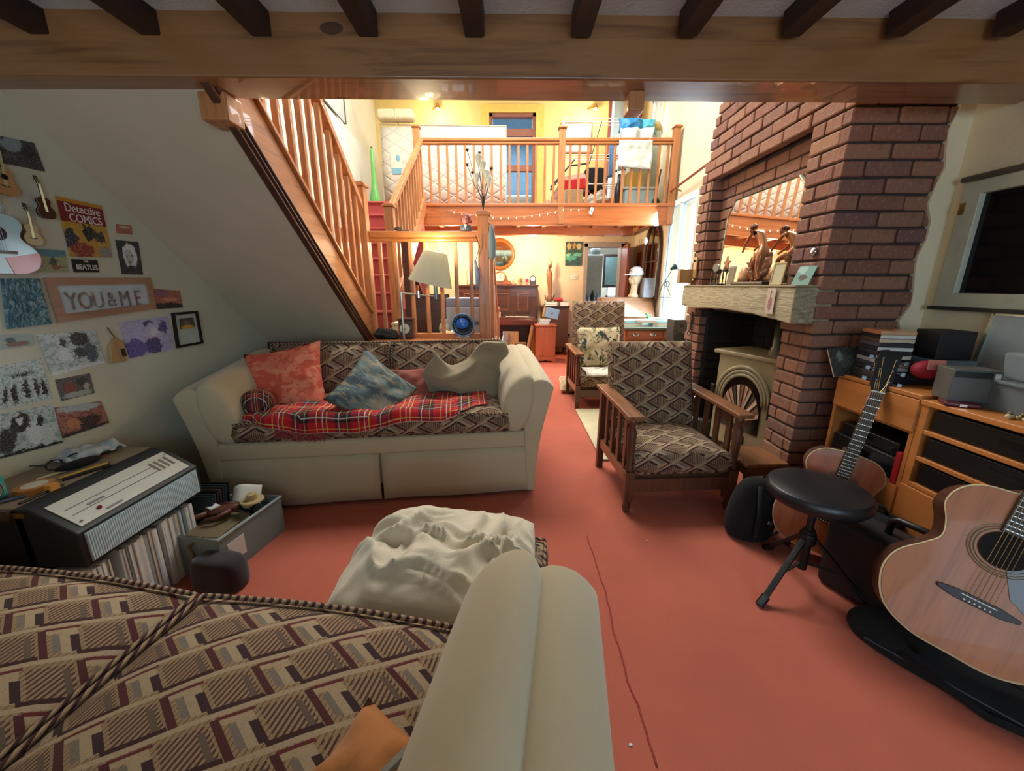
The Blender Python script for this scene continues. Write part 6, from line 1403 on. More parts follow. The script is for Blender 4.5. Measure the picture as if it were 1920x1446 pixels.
struct('window_3', MB().box(2.275, 2.31, 6.72, 6.80, 2.92, 4.22).box(2.28, 2.31, 7.20, 7.28, 2.92, 4.22).box(2.28, 2.31, 6.75, 7.25, 2.92, 3.0).box(2.28, 2.31, 6.75, 7.25, 4.14, 4.22).box(2.28, 2.31, 6.98, 7.02, 3.0, 4.14), whitep, bevel=.004)
# clothes airer
ar = thing('clothes_airer', 'white metal clothes airer standing on the gallery', 'airer', (1.18, 6.35, BF)); aw = whitep
for x in (-.44, .42):
    for y in (-.16, .16): part(ar, 'leg', MB().tube([(x, y*1.6, 0), (x, y*.4, 1.24)], .009, 6), aw)
for z in (.36, .74, 1.20):
    for y in (-.12, .0, .12): part(ar, 'rail', MB().tube([(-.45, y, z), (.43, y, z)], .007, 6), aw)
ws = solo('sheet', MB().grid(lambda u, v: Vector((-.22+.46*u+.01*math.sin(v*7), .02*math.sin(u*12)+.015*math.sin(u*23), (v)*.52+.03*math.sin(u*3)*(1-v))), 24, 10).smooth(), cloth('sheet_white', '#c9d2d2', .05), 'long white cloth hanging from the airer behind the balusters', 'cloth', (1.70, 6.05, BF+.50), solid=.006)
g = MB().grid(lambda u, v: Vector((-.23+.44*u, -.045+.02*noise.noise(Vector((u*5, v*4, 0)))-.01*math.sin(u*14)*(1-v), .78 - (1-v)*.31*(1+.12*u)+(.05 if v > .9 else 0)*0)), 26, 12)
solo('towel', g.smooth(), pic('towel_print', '#d0d0c4', [(.5, .75, .5, .08, '#b9c4bc')], bg2='#dcdcd2', nz=12, rough=.9), 'white embroidered towel draped over the gallery handrail', 'towel', (1.64, BY, BF), solid=.006)
bb = solo('laundry_bag', pillow(.34, .20, .20, 14, seed=41), M('bag_blue', '#1f7fc0', .5, var=.2), 'bright blue bag heaped on the airer top', 'bag', (1.66, 6.20, BF+1.10), (R(80), 0, 0))
bb2 = solo('laundry_bag', pillow(.26, .20, .15, 14, seed=43), M('bag_cyan', '#4fb4d0', .5, var=.2), 'smaller cyan bundle beside the blue bag', 'bag', (1.90, 6.24, BF+1.10), (R(80), 0, 0))
bk_ = thing('basket', 'upturned woven straw basket on top of the airer', 'basket', (2.03, 6.45, BF+1.08)); part(bk_, 'body', MB().lathe([(.17, 0), (.16, .06), (.13, .12), (.05, .155), (0, .16)], 22).smooth(), M('straw', '#b5a06a', .8, bump=.6)); part(bk_, 'handle', MB().tube([(-.19, 0, .10), (-.24, 0, .16), (-.22, 0, .20)], .012, 6), M('straw_pale', '#cfc8b0', .8))
solo('shelf_unit', MB().box(-.2, .2, -.15, .15, 0, 1.07), M('shelf_grey', '#a9b0a0', .7), 'pale shelf stack below the straw basket', 'shelf', (1.93, 6.42, BF), bevel=.01)
# hanging coats and things
solo('jeans', MB().grid(lambda u, v: Vector((-.05+.10*u, .02*math.sin(u*9), v*.42)), 8, 8).smooth(), cloth('denim', '#3a6a94'), 'blue jeans hung on the airer beside the white cloth', 'clothes', (1.42, 6.12, BF+.42), solid=.02)
tn = thing('bicycle_wheel', 'bare bicycle wheel with spokes leaning on the gallery', 'wheel', (1.75, 6.75, BF+.36)); part(tn, 'tyre', MB().tube([(.33*math.cos(a), 0, .33*math.sin(a)) for a in [i*math.pi/18 for i in range(36)]], .014, 8, closed=True).smooth(), black); part(tn, 'hub', MB().tube([(0, -.04, 0), (0, .04, 0)], .02, 10), chrome)
for k in range(16): a = k*math.pi/8; part(tn, 'spoke', MB().tube([(0, .02*(-1)**k, 0), (.32*math.cos(a), 0, .32*math.sin(a))], .002, 4), chrome)
cv = thing('fabric_hood', 'pink-beige rounded hood of a folded pushchair under the airer', 'pushchair', (.93, 6.42, BF))
part(cv, 'hood', MB().tube([(-.30, 0, .0), (-.28, 0, .20), (-.12, 0, .42), (.12, 0, .47), (.32, 0, .34), (.38, 0, .12)], [.05, .07, .09, .09, .07, .04], 10).smooth(), M('hood_pink', '#a98672', .8)); part(cv, 'frame', MB().tube([(-.36, -.1, .30), (-.1, -.1, .62), (.2, -.1, .66)], .014, 6).tube([(.2, -.1, .66), (.35, -.1, 1.2)], .008, 6).tube([(-.36, -.1, .34), (-.02, -.12, .70)], .012, 6), M('frame_dk', '#3a3c38', .5)); part(cv, 'seat', MB().cbox((.30, 0, .45), .30, .16, .34), blackc, bevel=.05); part(cv, 'cover', MB().cbox((.10, -.02, .28), .30, .12, .10), M('cover_maroon', '#5a1f28', .8), bevel=.04)
rb = thing('box', 'red carton with pale box beneath it on the gallery floor', 'box', (.86, 6.18, BF), R(0)); part(rb, 'red_carton', MB().cbox((.03, 0, .33), .32, .16, .13, (0, R(-6), 0)), M('carton_red', '#c4202a', .4), bevel=.004); part(rb, 'pale_box', MB().box(-.10, .16, -.09, .09, 0, .26), M('carton_tan', '#b39a72', .7), bevel=.004); part(rb, 'ribbed_box', MB().box(-.16, -.10, -.09, .09, 0, .25), M('carton_wht', '#c4c0b0', .7))
solo('crumpled_bag', pillow(.36, .22, .14, 14, seed=51, wr=.04), M('bag_cream', '#b9b2a4', .6), 'crumpled white carrier bag on the gallery floor', 'bag', (1.21, 6.12, BF+.12), (R(60), R(-25), 0))
solo('box', MB().box(-.16, .16, -.10, .10, 0, .14), M('carton_brown', '#8a5636', .7), 'brown carton beside the crumpled carrier bag', 'box', (1.38, 6.15, BF), bevel=.004)
solo('bottle', MB().lathe([(.055, 0), (.06, .05), (.06, .27), (.02, .36), (.02, .45)], 16).smooth(), M('bottle_black', '#14161a', .3), 'tall black bottle standing between cartons and storage box', 'bottle', (1.52, 6.08, BF))
stb = thing('storage_box', 'pale blue plastic storage box on the gallery floor', 'box', (1.80, 6.10, BF)); part(stb, 'tub', MB().box(-.21, .21, -.12, .12, 0, .24), M('tub_blue', '#a3c4cc', .3), bevel=.02); part(stb, 'lid', MB().box(-.22, .22, -.13, .13, .24, .27), M('tub_lid', '#c4d8dc', .3), bevel=.008)
solo('carton', MB().box(-.11, .11, -.09, .09, 0, .20), M('carton_yellow', '#b39440', .7), 'mustard carton stacked on the storage box', 'box', (1.74, 6.12, BF+.272), bevel=.004)
gn = thing('standing_lamp_bowl', 'dark green glass bottle at the right end of gallery', 'bottle', (2.03, 6.02, BF)); part(gn, 'body', MB().ball((0, 0, .07), .07, n=14).smooth(), M('dk_green_glass', '#1f4438', .15)); part(gn, 'neck', MB().tube([(0, 0, .12), (.05, 0, .5)], .012, 8), oak)
cr2 = thing('chair', 'old wooden chair at the right of the gallery', 'chair', (1.98, 6.9, BF)); part(cr2, 'backrest', MB().box(-.18, .18, .15, .18, .45, .95), oak_y, bevel=.01); part(cr2, 'seat', MB().box(-.2, .2, -.2, .2, .42, .46), oak_y, bevel=.01)
for sx in (-1, 1):
    for sy in (-1, 1): part(cr2, 'leg', MB().box(sx*.17-.02, sx*.17+.02, sy*.17-.02, sy*.17+.02, 0, .42), oak_y)
for i, x in enumerate((.50, .62)): solo('slipper', MB().ball((0, 0, .045), .05, .10, .045, 12).smooth(), M('boot_tan', '#a88a66', .8), 'tan felt slipper at the foot of the gallery newel, ' + ('left of the pair' if i == 0 else 'right of the pair'), 'slipper', (x, 6.0, BF), (R(50), 0, 0), group='tan slippers on the gallery')
# wall rail on the right (rope rail) & wall spots
hr = thing('wall_handrail', 'thin red-brown handrail on the wall beside the chimney', 'handrail', (2.1, 4.6, 2.2)); part(hr, 'rail', MB().tube([(.05, 1.22, .33), (.0, -.95, .42)], .014, 8), M('rail_red', '#8f4a30', .4)); part(hr, 'bracket', MB().tube([(.05, 1.0, .33), (.13, 1.0, .30)], .01, 6), brass)
for i, x in enumerate((-1.27, 1.42)):
    q = thing('wall_spotlight', 'small brass spotlight on the yellow gallery wall, ' + ('above the mattress' if i == 0 else 'right of the glass door'), 'lamp', (x, YF-.02, 4.28)); part(q, 'bracket', MB().tube([(-.1, 0, 0), (-.02, -.12, -.02)], .012, 8), brass); part(q, 'shade', MB().lathe([(.02, .04), (.05, -.04), (.045, -.04), (.015, .035)], 16, (.0, -.16, -.02)), brass); part(q, 'bulb', MB().ball((0, -.16, -.05), .035, n=10), emis('spot_glow', '#ffe2b0', 9))
sp2 = thing('leaning_picture', 'dark-edged picture propped on the upper left ledge', 'picture', (-2.12, 5.35, 3.32), R(4)); part(sp2, 'canvas', MB().box(-.02, .0, -.35, .35, 0, .8), M('canvas_grey', '#9aa09a', .6)); part(sp2, 'frame', MB().box(-.03, .008, .35, .38, 0, .8).box(-.03, .008, -.38, -.35, 0, .8).box(-.03, .008, -.38, .38, .8, .83), M('frame_olive', '#4a4630', .5))

# ================================================================ FAR ROOM
pn_ = thing('upright_piano', 'dark mahogany upright piano with carved panels against the far wall', 'piano', (-.28, 7.45, 0))
part(pn_, 'case', MB().box(-.74, .74, .0, .32, 0, 1.28).box(-.74, -.68, -.30, .0, .0, .62).box(.68, .74, -.30, 0, 0, .62), mahog, bevel=.006); part(pn_, 'lid', MB().box(-.77, .77, -.04, .34, 1.28, 1.315), mahog, bevel=.006)
part(pn_, 'key_bed', MB().box(-.74, .74, -.32, .0, .60, .70), wood('piano_red', '#6a3220', '#3f1c12', 0, .3, coat=.4), bevel=.006); part(pn_, 'key_lid', MB().box(-.70, .70, -.30, -.01, .70, .735), wood('piano_lid', '#5a2a1c', '#381810', 0, .3, coat=.3), bevel=.006); part(pn_, 'bottom_board', MB().box(-.68, .68, -.03, .01, .05, .60), mahog)
for a, b_ in ((-.66, -.24), (-.20, .26), (.34, .62)):
    pl = part(pn_, 'panel', MB().box(a, b_, -.012, 0, .80, 1.20), mahog, bevel=.003); part(pl, 'panel_moulding', MB().tube([(a+.05, -.016, .85), (b_-.05, -.016, .85), (b_-.05, -.016, 1.15), (a+.05, -.016, 1.15)], .009, 6, closed=True), M('moulding_light', '#74503e', .3))
PT = 1.315
rm = thing('round_mirror', 'round wooden-framed mirror above the piano', 'mirror', (-.23, YF-.03, 1.87)); part(rm, 'frame', MB().tube([(.255*math.cos(a), 0, .255*math.sin(a)) for a in [i*math.pi/20 for i in range(40)]], .035, 10, closed=True).smooth(), wood('mirror_ring', '#a0602c', '#7a4018', 0, .3)); part(rm, 'glass', MB().lathe([(.235, 0), (.235, .006)], 40, (0, 0, 0), MXZ), M('mirror_silver2', '#b4c8bc', .04, 1, var=0))
nc = thing('napoleon_clock', 'wooden hump-shaped mantel clock on the piano', 'clock', (-.22, 7.50, PT)); prof_ = [(-.30, 0), (.30, 0), (.29, .04)] + [(.29-.14*k/4, .045+.03*(k/4)**2) for k in range(5)] + [(.13*math.cos(a), .10+.14*math.sin(a)) for a in [i*math.pi/8 for i in range(9)]] + [(-.15-.14*k/4, .075-.03*(k/4)) for k in range(5)]
part(nc, 'case', MB().prism(prof_, -.05, .05, MXZ), wood('clock_wood', '#8a5230', '#5a2f18', 0, .3, coat=.4), bevel=.006); part(nc, 'dial', MB().lathe([(.08, 0), (.08, .012)], 30, (0, -.05, .135), MXZ), M('dial_ivory', '#cfcab0', .4)); part(nc, 'bezel', MB().tube([(.083*math.cos(a), -.06, .135+.083*math.sin(a)) for a in [i*math.pi/14 for i in range(28)]], .007, 6, closed=True), brass)
part(nc, 'hands', MB().bar((0, -.068, .135), (.02, -.068, .19), .005, .004).bar((0, -.068, .135), (.03, -.068, .115), .005, .004), black)
for i, (px_, c1, lb) in enumerate(((963, '#b9a484', 'pale oval ornament beside the hump clock on the piano'), (977, '#6a5a3c', 'brown oval miniature in the middle of piano top'), (988, '#a82034', 'red rosette dish on the piano top'))):
    p = aty(px_, 515, 7.45); T = thing('ornament', lb, 'ornament', (p.x, 7.46, PT)); part(T, 'plate', MB().lathe([(.06, 0), (.055, .012), (0, .016)], 22, (0, 0, .075), MXZ, 1.2 if i < 2 else 1).smooth(), M('orn_edge%d' % i, ('#cfc6a8', '#b9a27a', '#c9b4a4')[i], .3)); part(T, 'centre', MB().lathe([(.035, .012), (.03, .02), (0, .022)], 18, (0, 0, .075), MXZ, 1.2 if i < 2 else 1), M('orn_c%d' % i, c1, .4)); part(T, 'foot', MB().box(-.03, .03, -.02, .02, 0, .015), brass)
p = aty(999, 515, 7.45); T = thing('small_clock', 'little dark arched clock at the right end of the piano top', 'clock', (p.x, 7.46, PT)); part(T, 'case', MB().prism([(-.06, 0), (.06, 0), (.06, .10)] + [(.06*math.cos(a), .10+.06*math.sin(a)) for a in [i*math.pi/8 for i in range(1, 8)]] + [(-.06, .10)], -.03, .03, MXZ), M('clock_dk', '#3a3640', .4), bevel=.004); part(T, 'dial', MB().lathe([(.042, 0), (.042, .006)], 20, (0, -.03, .10), MXZ), M('dial_b', '#b9c0cc', .3))
for i in range(4):
    book((-.36+.01*i, 7.28, .736+.022*i), R(2*i), .30-.02*i, .16, .022, M('music%d' % i, ('#b5aa8c', '#9a7a4a', '#c4b488', '#a88a5c')[i], .7), ('lowest', 'second', 'third', 'top')[i]+' music book stacked on the piano lid', 'music books on the piano')
solo('papers', MB().grid(lambda u, v: Vector((u*.42, v*.14, .004+.012*abs(noise.noise(Vector((u*9, v*5, 0)))))), 16, 6), paper, 'scattered white sheet music on the piano lid', 'papers', (-.12, 7.22, .737), solid=.003)
gh = thing('globe_ornament', 'cream round ornament at the left of the piano lid', 'ornament', (-.66, 7.27, .736)); part(gh, 'ball', MB().ball((0, 0, .07), .05, n=14).smooth(), M('cream_gl', '#c9c4a0', .3)); part(gh, 'base', MB().lathe([(.035, 0), (.02, .03)], 12), brass)
tb2 = thing('table_lamp_top', 'framed sketch standing behind the lamp shade on piano', 'picture frame', (-.72, 7.52, PT)); part(tb2, 'frame', MB().box(-.12, .12, 0, .012, 0, .012).box(-.12, .12, 0, .012, .25, .262).box(-.12, -.108, 0, .012, 0, .26).box(.108, .12, 0, .012, 0, .26), brass); part(tb2, 'print', MB().box(-.108, .108, .003, .009, .012, .25), M('sketch', '#cfc6a4', .6))
pt = thing('painting', 'unframed blue and brown canvas leaning under the piano', 'painting', (-.03, 7.02, 0), rot=(R(-10), 0, R(-6))); part(pt, 'canvas', MB().quad((-.14, 0, .02), (.14, 0, .02), (.14, 0, .50), (-.14, 0, .50), .02), pic('pic_canvas', '#a9865c', [(.0, .5, .2, .6, '#5f8fb8'), (.9, .6, .15, .4, '#b98a30'), (.4, .6, .1, .4, '#6a5a4c')], bg2='#8f7a64', nz=12)); part(pt, 'edge', MB().box(-.145, -.14, 0, .02, .02, .50), whitep)
solo('rolled_mat', MB().tube([(0, 0, .03), (.12, .05, .62)], .035, 12), M('cardboard_roll', '#a8845c', .8), 'cardboard tube leaning beside the little chest', 'roll', (.25, 6.85, 0)); solo('plank', MB().tube([(0, 0, .02), (.03, .05, .5)], .045, 6), wood('bark_plank', '#a06c34', '#6a4420', 2), 'rough wooden offcut between tube and chest', 'wood', (.36, 6.88, 0)); solo('box', MB().box(-.10, .10, -.08, .08, 0, .30), M('carton_b', '#7a6044', .8), 'brown carton below the piano keyboard', 'box', (.16, 7.0, 0), bevel=.004)
chs = thing('chest', 'small orange-pine bedside chest with brass pull and shaped plinth', 'chest', (.58, 6.72, 0)); cw = wood('chest_pine', '#b05f3c', '#94482c', 2, .4)
part(chs, 'body', MB().box(-.17, .17, -.02, .28, .09, .62), cw, bevel=.003); part(chs, 'top', MB().box(-.185, .185, -.04, .29, .62, .645), cw, bevel=.004); part(chs, 'plinth', MB().prism([(-.18, 0), (-.14, 0), (-.10, .03), (-.05, .025), (0, .04), (.05, .025), (.10, .03), (.14, 0), (.18, 0), (.18, .10), (-.18, .10)], .02, .035, MXZ).box(-.18, .18, .0, .28, .05, .10), cw); hh = part(chs, 'door', MB().box(-.155, .155, -.026, -.018, .11, .61), cw, bevel=.003); part(hh, 'pull', MB().tube([(-.03, -.03, .51), (-.015, -.042, .50), (.015, -.042, .50), (.03, -.03, .51)], .004, 6), brass)
for i in range(3): book((.54+.01*i, 6.80, .646+.032*i), R(-8+9*i), .20-.01*i, .15, .031, M('cb%d' % i, ('#a9c0bc', '#3f7a80', '#c0c8c0')[i], .5), ('white-edged', 'teal', 'pale')[i]+' book in the short pile on the pine chest, ' + ('lowest', 'middle', 'topmost')[i], 'books on the pine chest')
fb2 = thing('box_file', 'light blue box file tipped on top of the book pile', 'box file', (.66, 6.80, .755), rot=(0, R(12), R(8))); part(fb2, 'case', MB().box(-.12, .12, -.05, .05, 0, .17), M('file_blue', '#8fb4c8', .5), bevel=.004); part(fb2, 'ring', MB().tube([(.014*math.cos(a), -.053, .08+.014*math.sin(a)) for a in [i*math.pi/6 for i in range(12)]], .003, 5, closed=True), chrome); part(fb2, 'tan_side', MB().box(-.14, -.12, -.05, .05, 0, .17), M('file_tan', '#a88a58', .7))
dc = thing('cabinet', 'tall dark plank cabinet on legs behind the pine chest', 'cabinet', (.82, 7.50, 0)); part(dc, 'body', MB().box(-.26, .24, -.1, .25, .16, .90), wood('dk_cab', '#5c3f34', '#452e28', 2, .5), bevel=.004); part(dc, 'top', MB().box(-.28, .26, -.12, .26, .90, .93), mahog, bevel=.004); 
for sx in (-.22, .2): part(dc, 'leg', MB().box(sx-.02, sx+.02, -.08, -.04, 0, .16).box(sx-.02, sx+.02, .19, .23, 0, .16), mahog)
for i, (x, y_, z_, sx, h, c1, lb) in enumerate(((.72, 7.44, .93, .24, .035, '#2c3a34', 'dark green book flat on the plank cabinet'), (.73, 7.44, .965, .22, .04, '#9ab4b0', 'pale grey book lying on the dark green one'), (.97, 7.45, .93, .16, .08, '#3f7fa0', 'thick blue book at the cabinet right end'))): book((x, y_, z_), 0, sx, .16, h, M('cb_%s' % c1, c1, .5), lb)
rf = thing('flower', 'red fabric rose lying on the cabinet books', 'flower', (.86, 7.40, 1.006)); part(rf, 'petals', MB().ball((0, 0, .035), .06, .05, .035, 12).ball((.05, 0, .03), .04, n=10).ball((-.04, .01, .045), .03, n=10).smooth(), M('rose_red', '#b3202a', .7)); part(rf, 'leaf', MB().ball((-.07, 0, .015), .03, .02, .01, 8), M('leaf_dk', '#2c3a24', .7))
sg = thing('carved_figure', 'tall slender carved wooden figure on the plank cabinet', 'figurine', (.70, 7.50, 1.005)); part(sg, 'body', MB().loft([[Vector((w_*math.cos(a)+.012*math.sin(z*8), w_*.8*math.sin(a), z)) for a in [i*math.pi/6 for i in range(12)]] for w_, z in ((.05, 0), (.055, .06), (.035, .12), (.045, .28), (.05, .42), (.06, .50), (.035, .57), (.02, .60))]).smooth(), wood('carved', '#8a5a38', '#3f2618', 2, .4)); part(sg, 'head', MB().ball((.0, 0, .64), .035, .035, .045, 12).smooth(), oak); part(sg, 'headdress', MB().lathe([(.035, .67), (.02, .73), (.006, .80)], 12), brass); part(sg, 'feet', MB().tube([(-.06, 0, .02), (-.08, 0, .12)], .012, 6).tube([(.06, 0, .02), (.09, 0, .13)], .012, 6), oak)
p0, p1 = aty(1060, 498, YF-.02), aty(1092, 453, YF-.02)
gp = thing('painting', 'green and gold figures canvas beside the doorway', 'painting', ((p0.x+p1.x)/2, YF-.03, p0.z)); w2, h2 = (p1.x-p0.x)/2, p1.z-p0.z; part(gp, 'canvas', MB().quad((-w2, 0, 0), (w2, 0, 0), (w2, 0, h2), (-w2, 0, h2), .02), pic('pic_green', '#0f4a3a', [(.2, .8, .15, .15, '#b89a50'), (.5, .82, .12, .14, '#a87c34'), (.8, .8, .14, .15, '#c0a868'), (.3, .3, .4, .1, '#3f9a7c'), (.7, .45, .3, .08, '#5fae8c'), (.15, .45, .15, .08, '#7fc0a0')], bg2='#15382c', nz=7)); part(gp, 'edge', MB().box(-w2-.004, -w2, 0, .02, 0, h2), black)
p = aty(1077, 520, YF-.02); sw = thing('light_switch', 'white double light switch beside the doorway', 'light switch', (p.x, YF-.012, p.z-.04)); part(sw, 'plate', MB().box(-.06, .06, 0, .012, 0, .085), whitep, bevel=.003)
for s in (-1, 1): part(sw, 'rocker', MB().box(s*.025-.01, s*.025+.01, -.005, 0, .025, .06), M('rocker', '#b9b4a4', .5))
sk2 = thing('wall_socket', 'white double socket low beside the dark cabinet', 'socket', (1.16, YF-.012, .30)); part(sk2, 'plate', MB().box(-.07, .07, 0, .012, 0, .085), whitep, bevel=.003); part(sk2, 'plug', MB().box(-.05, -.01, -.03, 0, .02, .06), black)
solo('wooden_offcuts', MB().tube([(0, 0, .02), (.25, .12, .03)], .03, 6), wood('log', '#8a6a48', '#5a4028', 0), 'low rough log on the carpet near the further armchair', 'wood', (1.0, 6.6, 0)) if False else None
wb = solo('bag', pillow(.30, .28, .18, 12, seed=61, wr=.05), cloth('canvas_bag', '#b9a27c'), 'cream canvas bag slumped at the further armchair leg', 'bag', (.74, 4.75, .10), (R(20), 0, 0))
# bureau, bust, desk
ds_ = thing('desk', 'leather-topped writing desk with brass-handled drawers by the french window', 'desk', (1.81, 5.05, 0)); dw = wood('desk_wood', '#a4603a', '#7c4024', 0, .35, coat=.3)
part(ds_, 'top', MB().box(-.36, .37, 0, .62, .74, .775), M('desk_leather', '#5f6a58', .45), bevel=.008); part(ds_, 'frieze', MB().box(-.34, .355, .02, .60, .60, .74), dw, bevel=.003); part(ds_, 'pedestal', MB().box(-.34, -.05, .03, .58, 0, .60), dw); part(ds_, 'pedestal', MB().box(.20, .355, .03, .58, 0, .60), dw)
for a, b_ in ((-.32, .13), (.16, .34)):
    d_ = part(ds_, 'drawer', MB().box(a, b_, .006, .02, .62, .725), dw, bevel=.003)
    for hx in ((a*.75+b_*.25), (a*.25+b_*.75)) if b_-a > .3 else ((a+b_)/2,): part(d_, 'handle', MB().tube([(hx-.035, .0, .69), (hx-.02, -.015, .665), (hx+.02, -.015, .665), (hx+.035, .0, .69)], .005, 6).box(hx-.045, hx+.045, .002, .006, .67, .70), chrome)
DT = .775
bu = thing('bureau', 'sloping-front wooden bureau behind the desk', 'bureau', (1.80, 6.05, 0)); part(bu, 'carcass', MB().prism([(0, 0), (.42, 0), (.42, 1.12), (.22, 1.12), (0, .82)], -.42, .40, Matrix(((0, 0, 1, 0), (1, 0, 0, 0), (0, 1, 0, 0), (0, 0, 0, 1)))), wood('bureau_wood', '#7a5234', '#5c3a22', 0, .35, coat=.3), bevel=.006)
part(bu, 'fall_front', MB().add([(-.40, -.006, .83), (.38, -.006, .83), (.38, .205, 1.11), (-.40, .205, 1.11), (-.40, -.016, .838), (.38, -.016, .838), (.38, .195, 1.118), (-.40, .195, 1.118)], [(0, 3, 2, 1), (4, 5, 6, 7), (0, 1, 5, 4), (1, 2, 6, 5), (2, 3, 7, 6), (3, 0, 4, 7)]), wood('fall_wood', '#8a6242', '#6a4830', 0, .3, coat=.3), bevel=.003)
hb = thing('head_sculpture', 'cream mannequin head in profile wearing a white baseball cap on bureau', 'sculpture', (1.93, 6.32, 1.12), R(8)); skm = M('plaster_skin', '#b89f7c', .6)
part(hb, 'neck', MB().loft([[Vector((.02*k/5-.02+w_*math.cos(a), w_*math.sin(a), z)) for a in [i*math.pi/8 for i in range(16)]] for k, (w_, z) in enumerate(((.085, 0), (.075, .03), (.055, .07), (.052, .14), (.055, .20)))]).smooth(), skm)
hd = part(hb, 'head', MB().ball((.01, 0, .30), .095, .08, .125, 20).ball((-.045, 0, .245), .05, .05, .06, 14).smooth(), skm); part(hd, 'nose', MB().ball((-.093, 0, .275), .018, .014, .028, 10).smooth(), skm); part(hd, 'ear', MB().ball((.02, -.082, .28), .018, .01, .03, 8), skm)
part(hd, 'lips', MB().ball((-.092, 0, .232), .012, .02, .010, 8), M('lip_tan', '#9a6a54', .6)); cpm = M('cap_white', '#c6cdd0', .8)
cp_ = part(hb, 'cap', MB().lathe([(.105, .33), (.108, .37), (.09, .43), (.05, .46), (0, .47)], 24, (.01, 0, 0)).smooth(), cpm); part(cp_, 'peak', MB().prism([(.0, -.08), (-.13, -.07), (-.19, -.03), (-.19, .03), (-.13, .07), (0, .08)], .335, .347), cpm, bevel=.004); part(cp_, 'badge', MB().cbox((-.085, 0, .40), .03, .06, .012), M('badge_dk', '#3a444a', .6)); part(hb, 'goggles', MB().tube([(-.085, -.03, .315), (-.09, -.02, .33), (.0, -.088, .32)], .008, 6), M('goggle_g', '#8fa8ae', .2))
gbx = thing('speaker', 'grey square-shouldered box standing by the mannequin head', 'box', (2.10, 6.25, 1.12)); part(gbx, 'body', MB().box(-.08, .08, -.09, .09, 0, .27), M('grey_speaker', '#7f828c', .6), bevel=.006); part(gbx, 'top_rim', MB().box(-.085, .085, -.095, .095, .27, .285), M('grey_rim', '#94969c', .5))
am_ = thing('arched_mirror', 'tall gothic-arched window mirror hung on the right wall', 'mirror', (xr_(6.55)-.03, 6.55, 1.12)); gy = Matrix(((0, 0, -1, 0), (1, 0, 0, 0), (0, 1, 0, 0), (0, 0, 0, 1)))
def arch(w_, h0, h1): return [(-w_, 0), (w_, 0), (w_, h0)] + [(w_*math.cos(a)**.8, h0+(h1-h0)*math.sin(a)) for a in [i*math.pi/16 for i in range(1, 8)]] + [(0, h1)] + [(-w_*math.cos(a)**.8, h0+(h1-h0)*math.sin(a)) for a in [i*math.pi/16 for i in range(7, 0, -1)]] + [(-w_, h0)]
part(am_, 'glass', MB().prism(arch(.34, .62, 1.08), 0, .01, gy), M('mirror_silver3', '#c4c8b4', .05, 1, var=0)); part(am_, 'frame', MB().tube([gy @ Vector((a, b_, .015)) for a, b_ in arch(.35, .62, 1.10)], .028, 8, closed=True), M('arch_wood', '#4f362a', .5)); part(am_, 'glazing_bar', MB().bar((-.016, 0, 0), (-.016, 0, 1.08), .03, .014, (1, 0, 0)).bar((-.016, -.34, .55), (-.016, .34, .55), .014, .03, (1, 0, 0)), M('arch_wood', '#4f362a'))
rp = thing('wooden_plaque', 'long reddish carved plaque hanging on two cords', 'plaque', (xr_(7.3)-.02, 7.35, 1.15)); part(rp, 'board', MB().box(-.01, .01, -.12, .12, 0, .72), wood('plaque_red', '#8f4a2c', '#6a3018', 2), bevel=.004); part(rp, 'carving', MB().ball((-.014, 0, .45), .006, .07, .12, 12), wood('plaque_dark', '#6a3018', '#4a2010', 2))
for s in (-1, 1): part(rp, 'cord', MB().tube([(0, s*.06, .72), (0, s*.06, .95)], .004, 5), M('cord_dk', '#5a4a38'))
cyd = thing('crystal_drop', 'hanging crystal wind chime below the gallery', 'ornament', aty(1211, 452, 6.0)); part(cyd, 'crystal', MB().lathe([(.004, -.05), (.022, -.03), (.03, .0), (.012, .05)], 8), M('crystal', '#c8dcdc', .05, .2)); part(cyd, 'cord', MB().tube([(0, 0, .05), (0, 0, .40)], .002, 4), black)
# desk clutter
for i, (x, y_, sx, sy, h, z_, rz_, c1, lb) in enumerate(((-.22, .25, .26, .20, .05, 0, 5, '#3f8a8c', 'dark teal box file at the left of the desk'), (-.02, .20, .25, .17, .03, .052, -12, '#c4a4ac', 'pink-edged book leaning on the desk pile'), (-.24, .30, .24, .16, .02, .052, 20, '#a9c8c4', 'pale aqua folder on the teal box file'), (.16, .22, .24, .22, .06, 0, 0, '#7fb4c8', 'light blue folder stack beside the speaker'), (.17, .25, .22, .18, .04, .062, 10, '#b4d4dc', 'sky-white papers topping the blue folders'))):
    book((1.81+x, 5.05+y_, DT+z_), R(rz_), sx, sy, h, M('dk_%s' % c1, c1, .4), lb)
pt_ = thing('plant_pot', 'small leafy green sprig behind the desk papers', 'plant', (1.90, 5.52, DT)); part(pt_, 'pot', MB().lathe([(.03, 0), (.04, .07), (.036, .07)], 14), M('pot_aqua', '#8fd0cc', .4)); part(pt_, 'foliage', MB().ball((0, 0, .10), .03, n=8).ball((.03, 0, .12), .02, n=8).ball((-.02, .01, .14), .02, n=8), M('sprig', '#5f9a6a', .7))
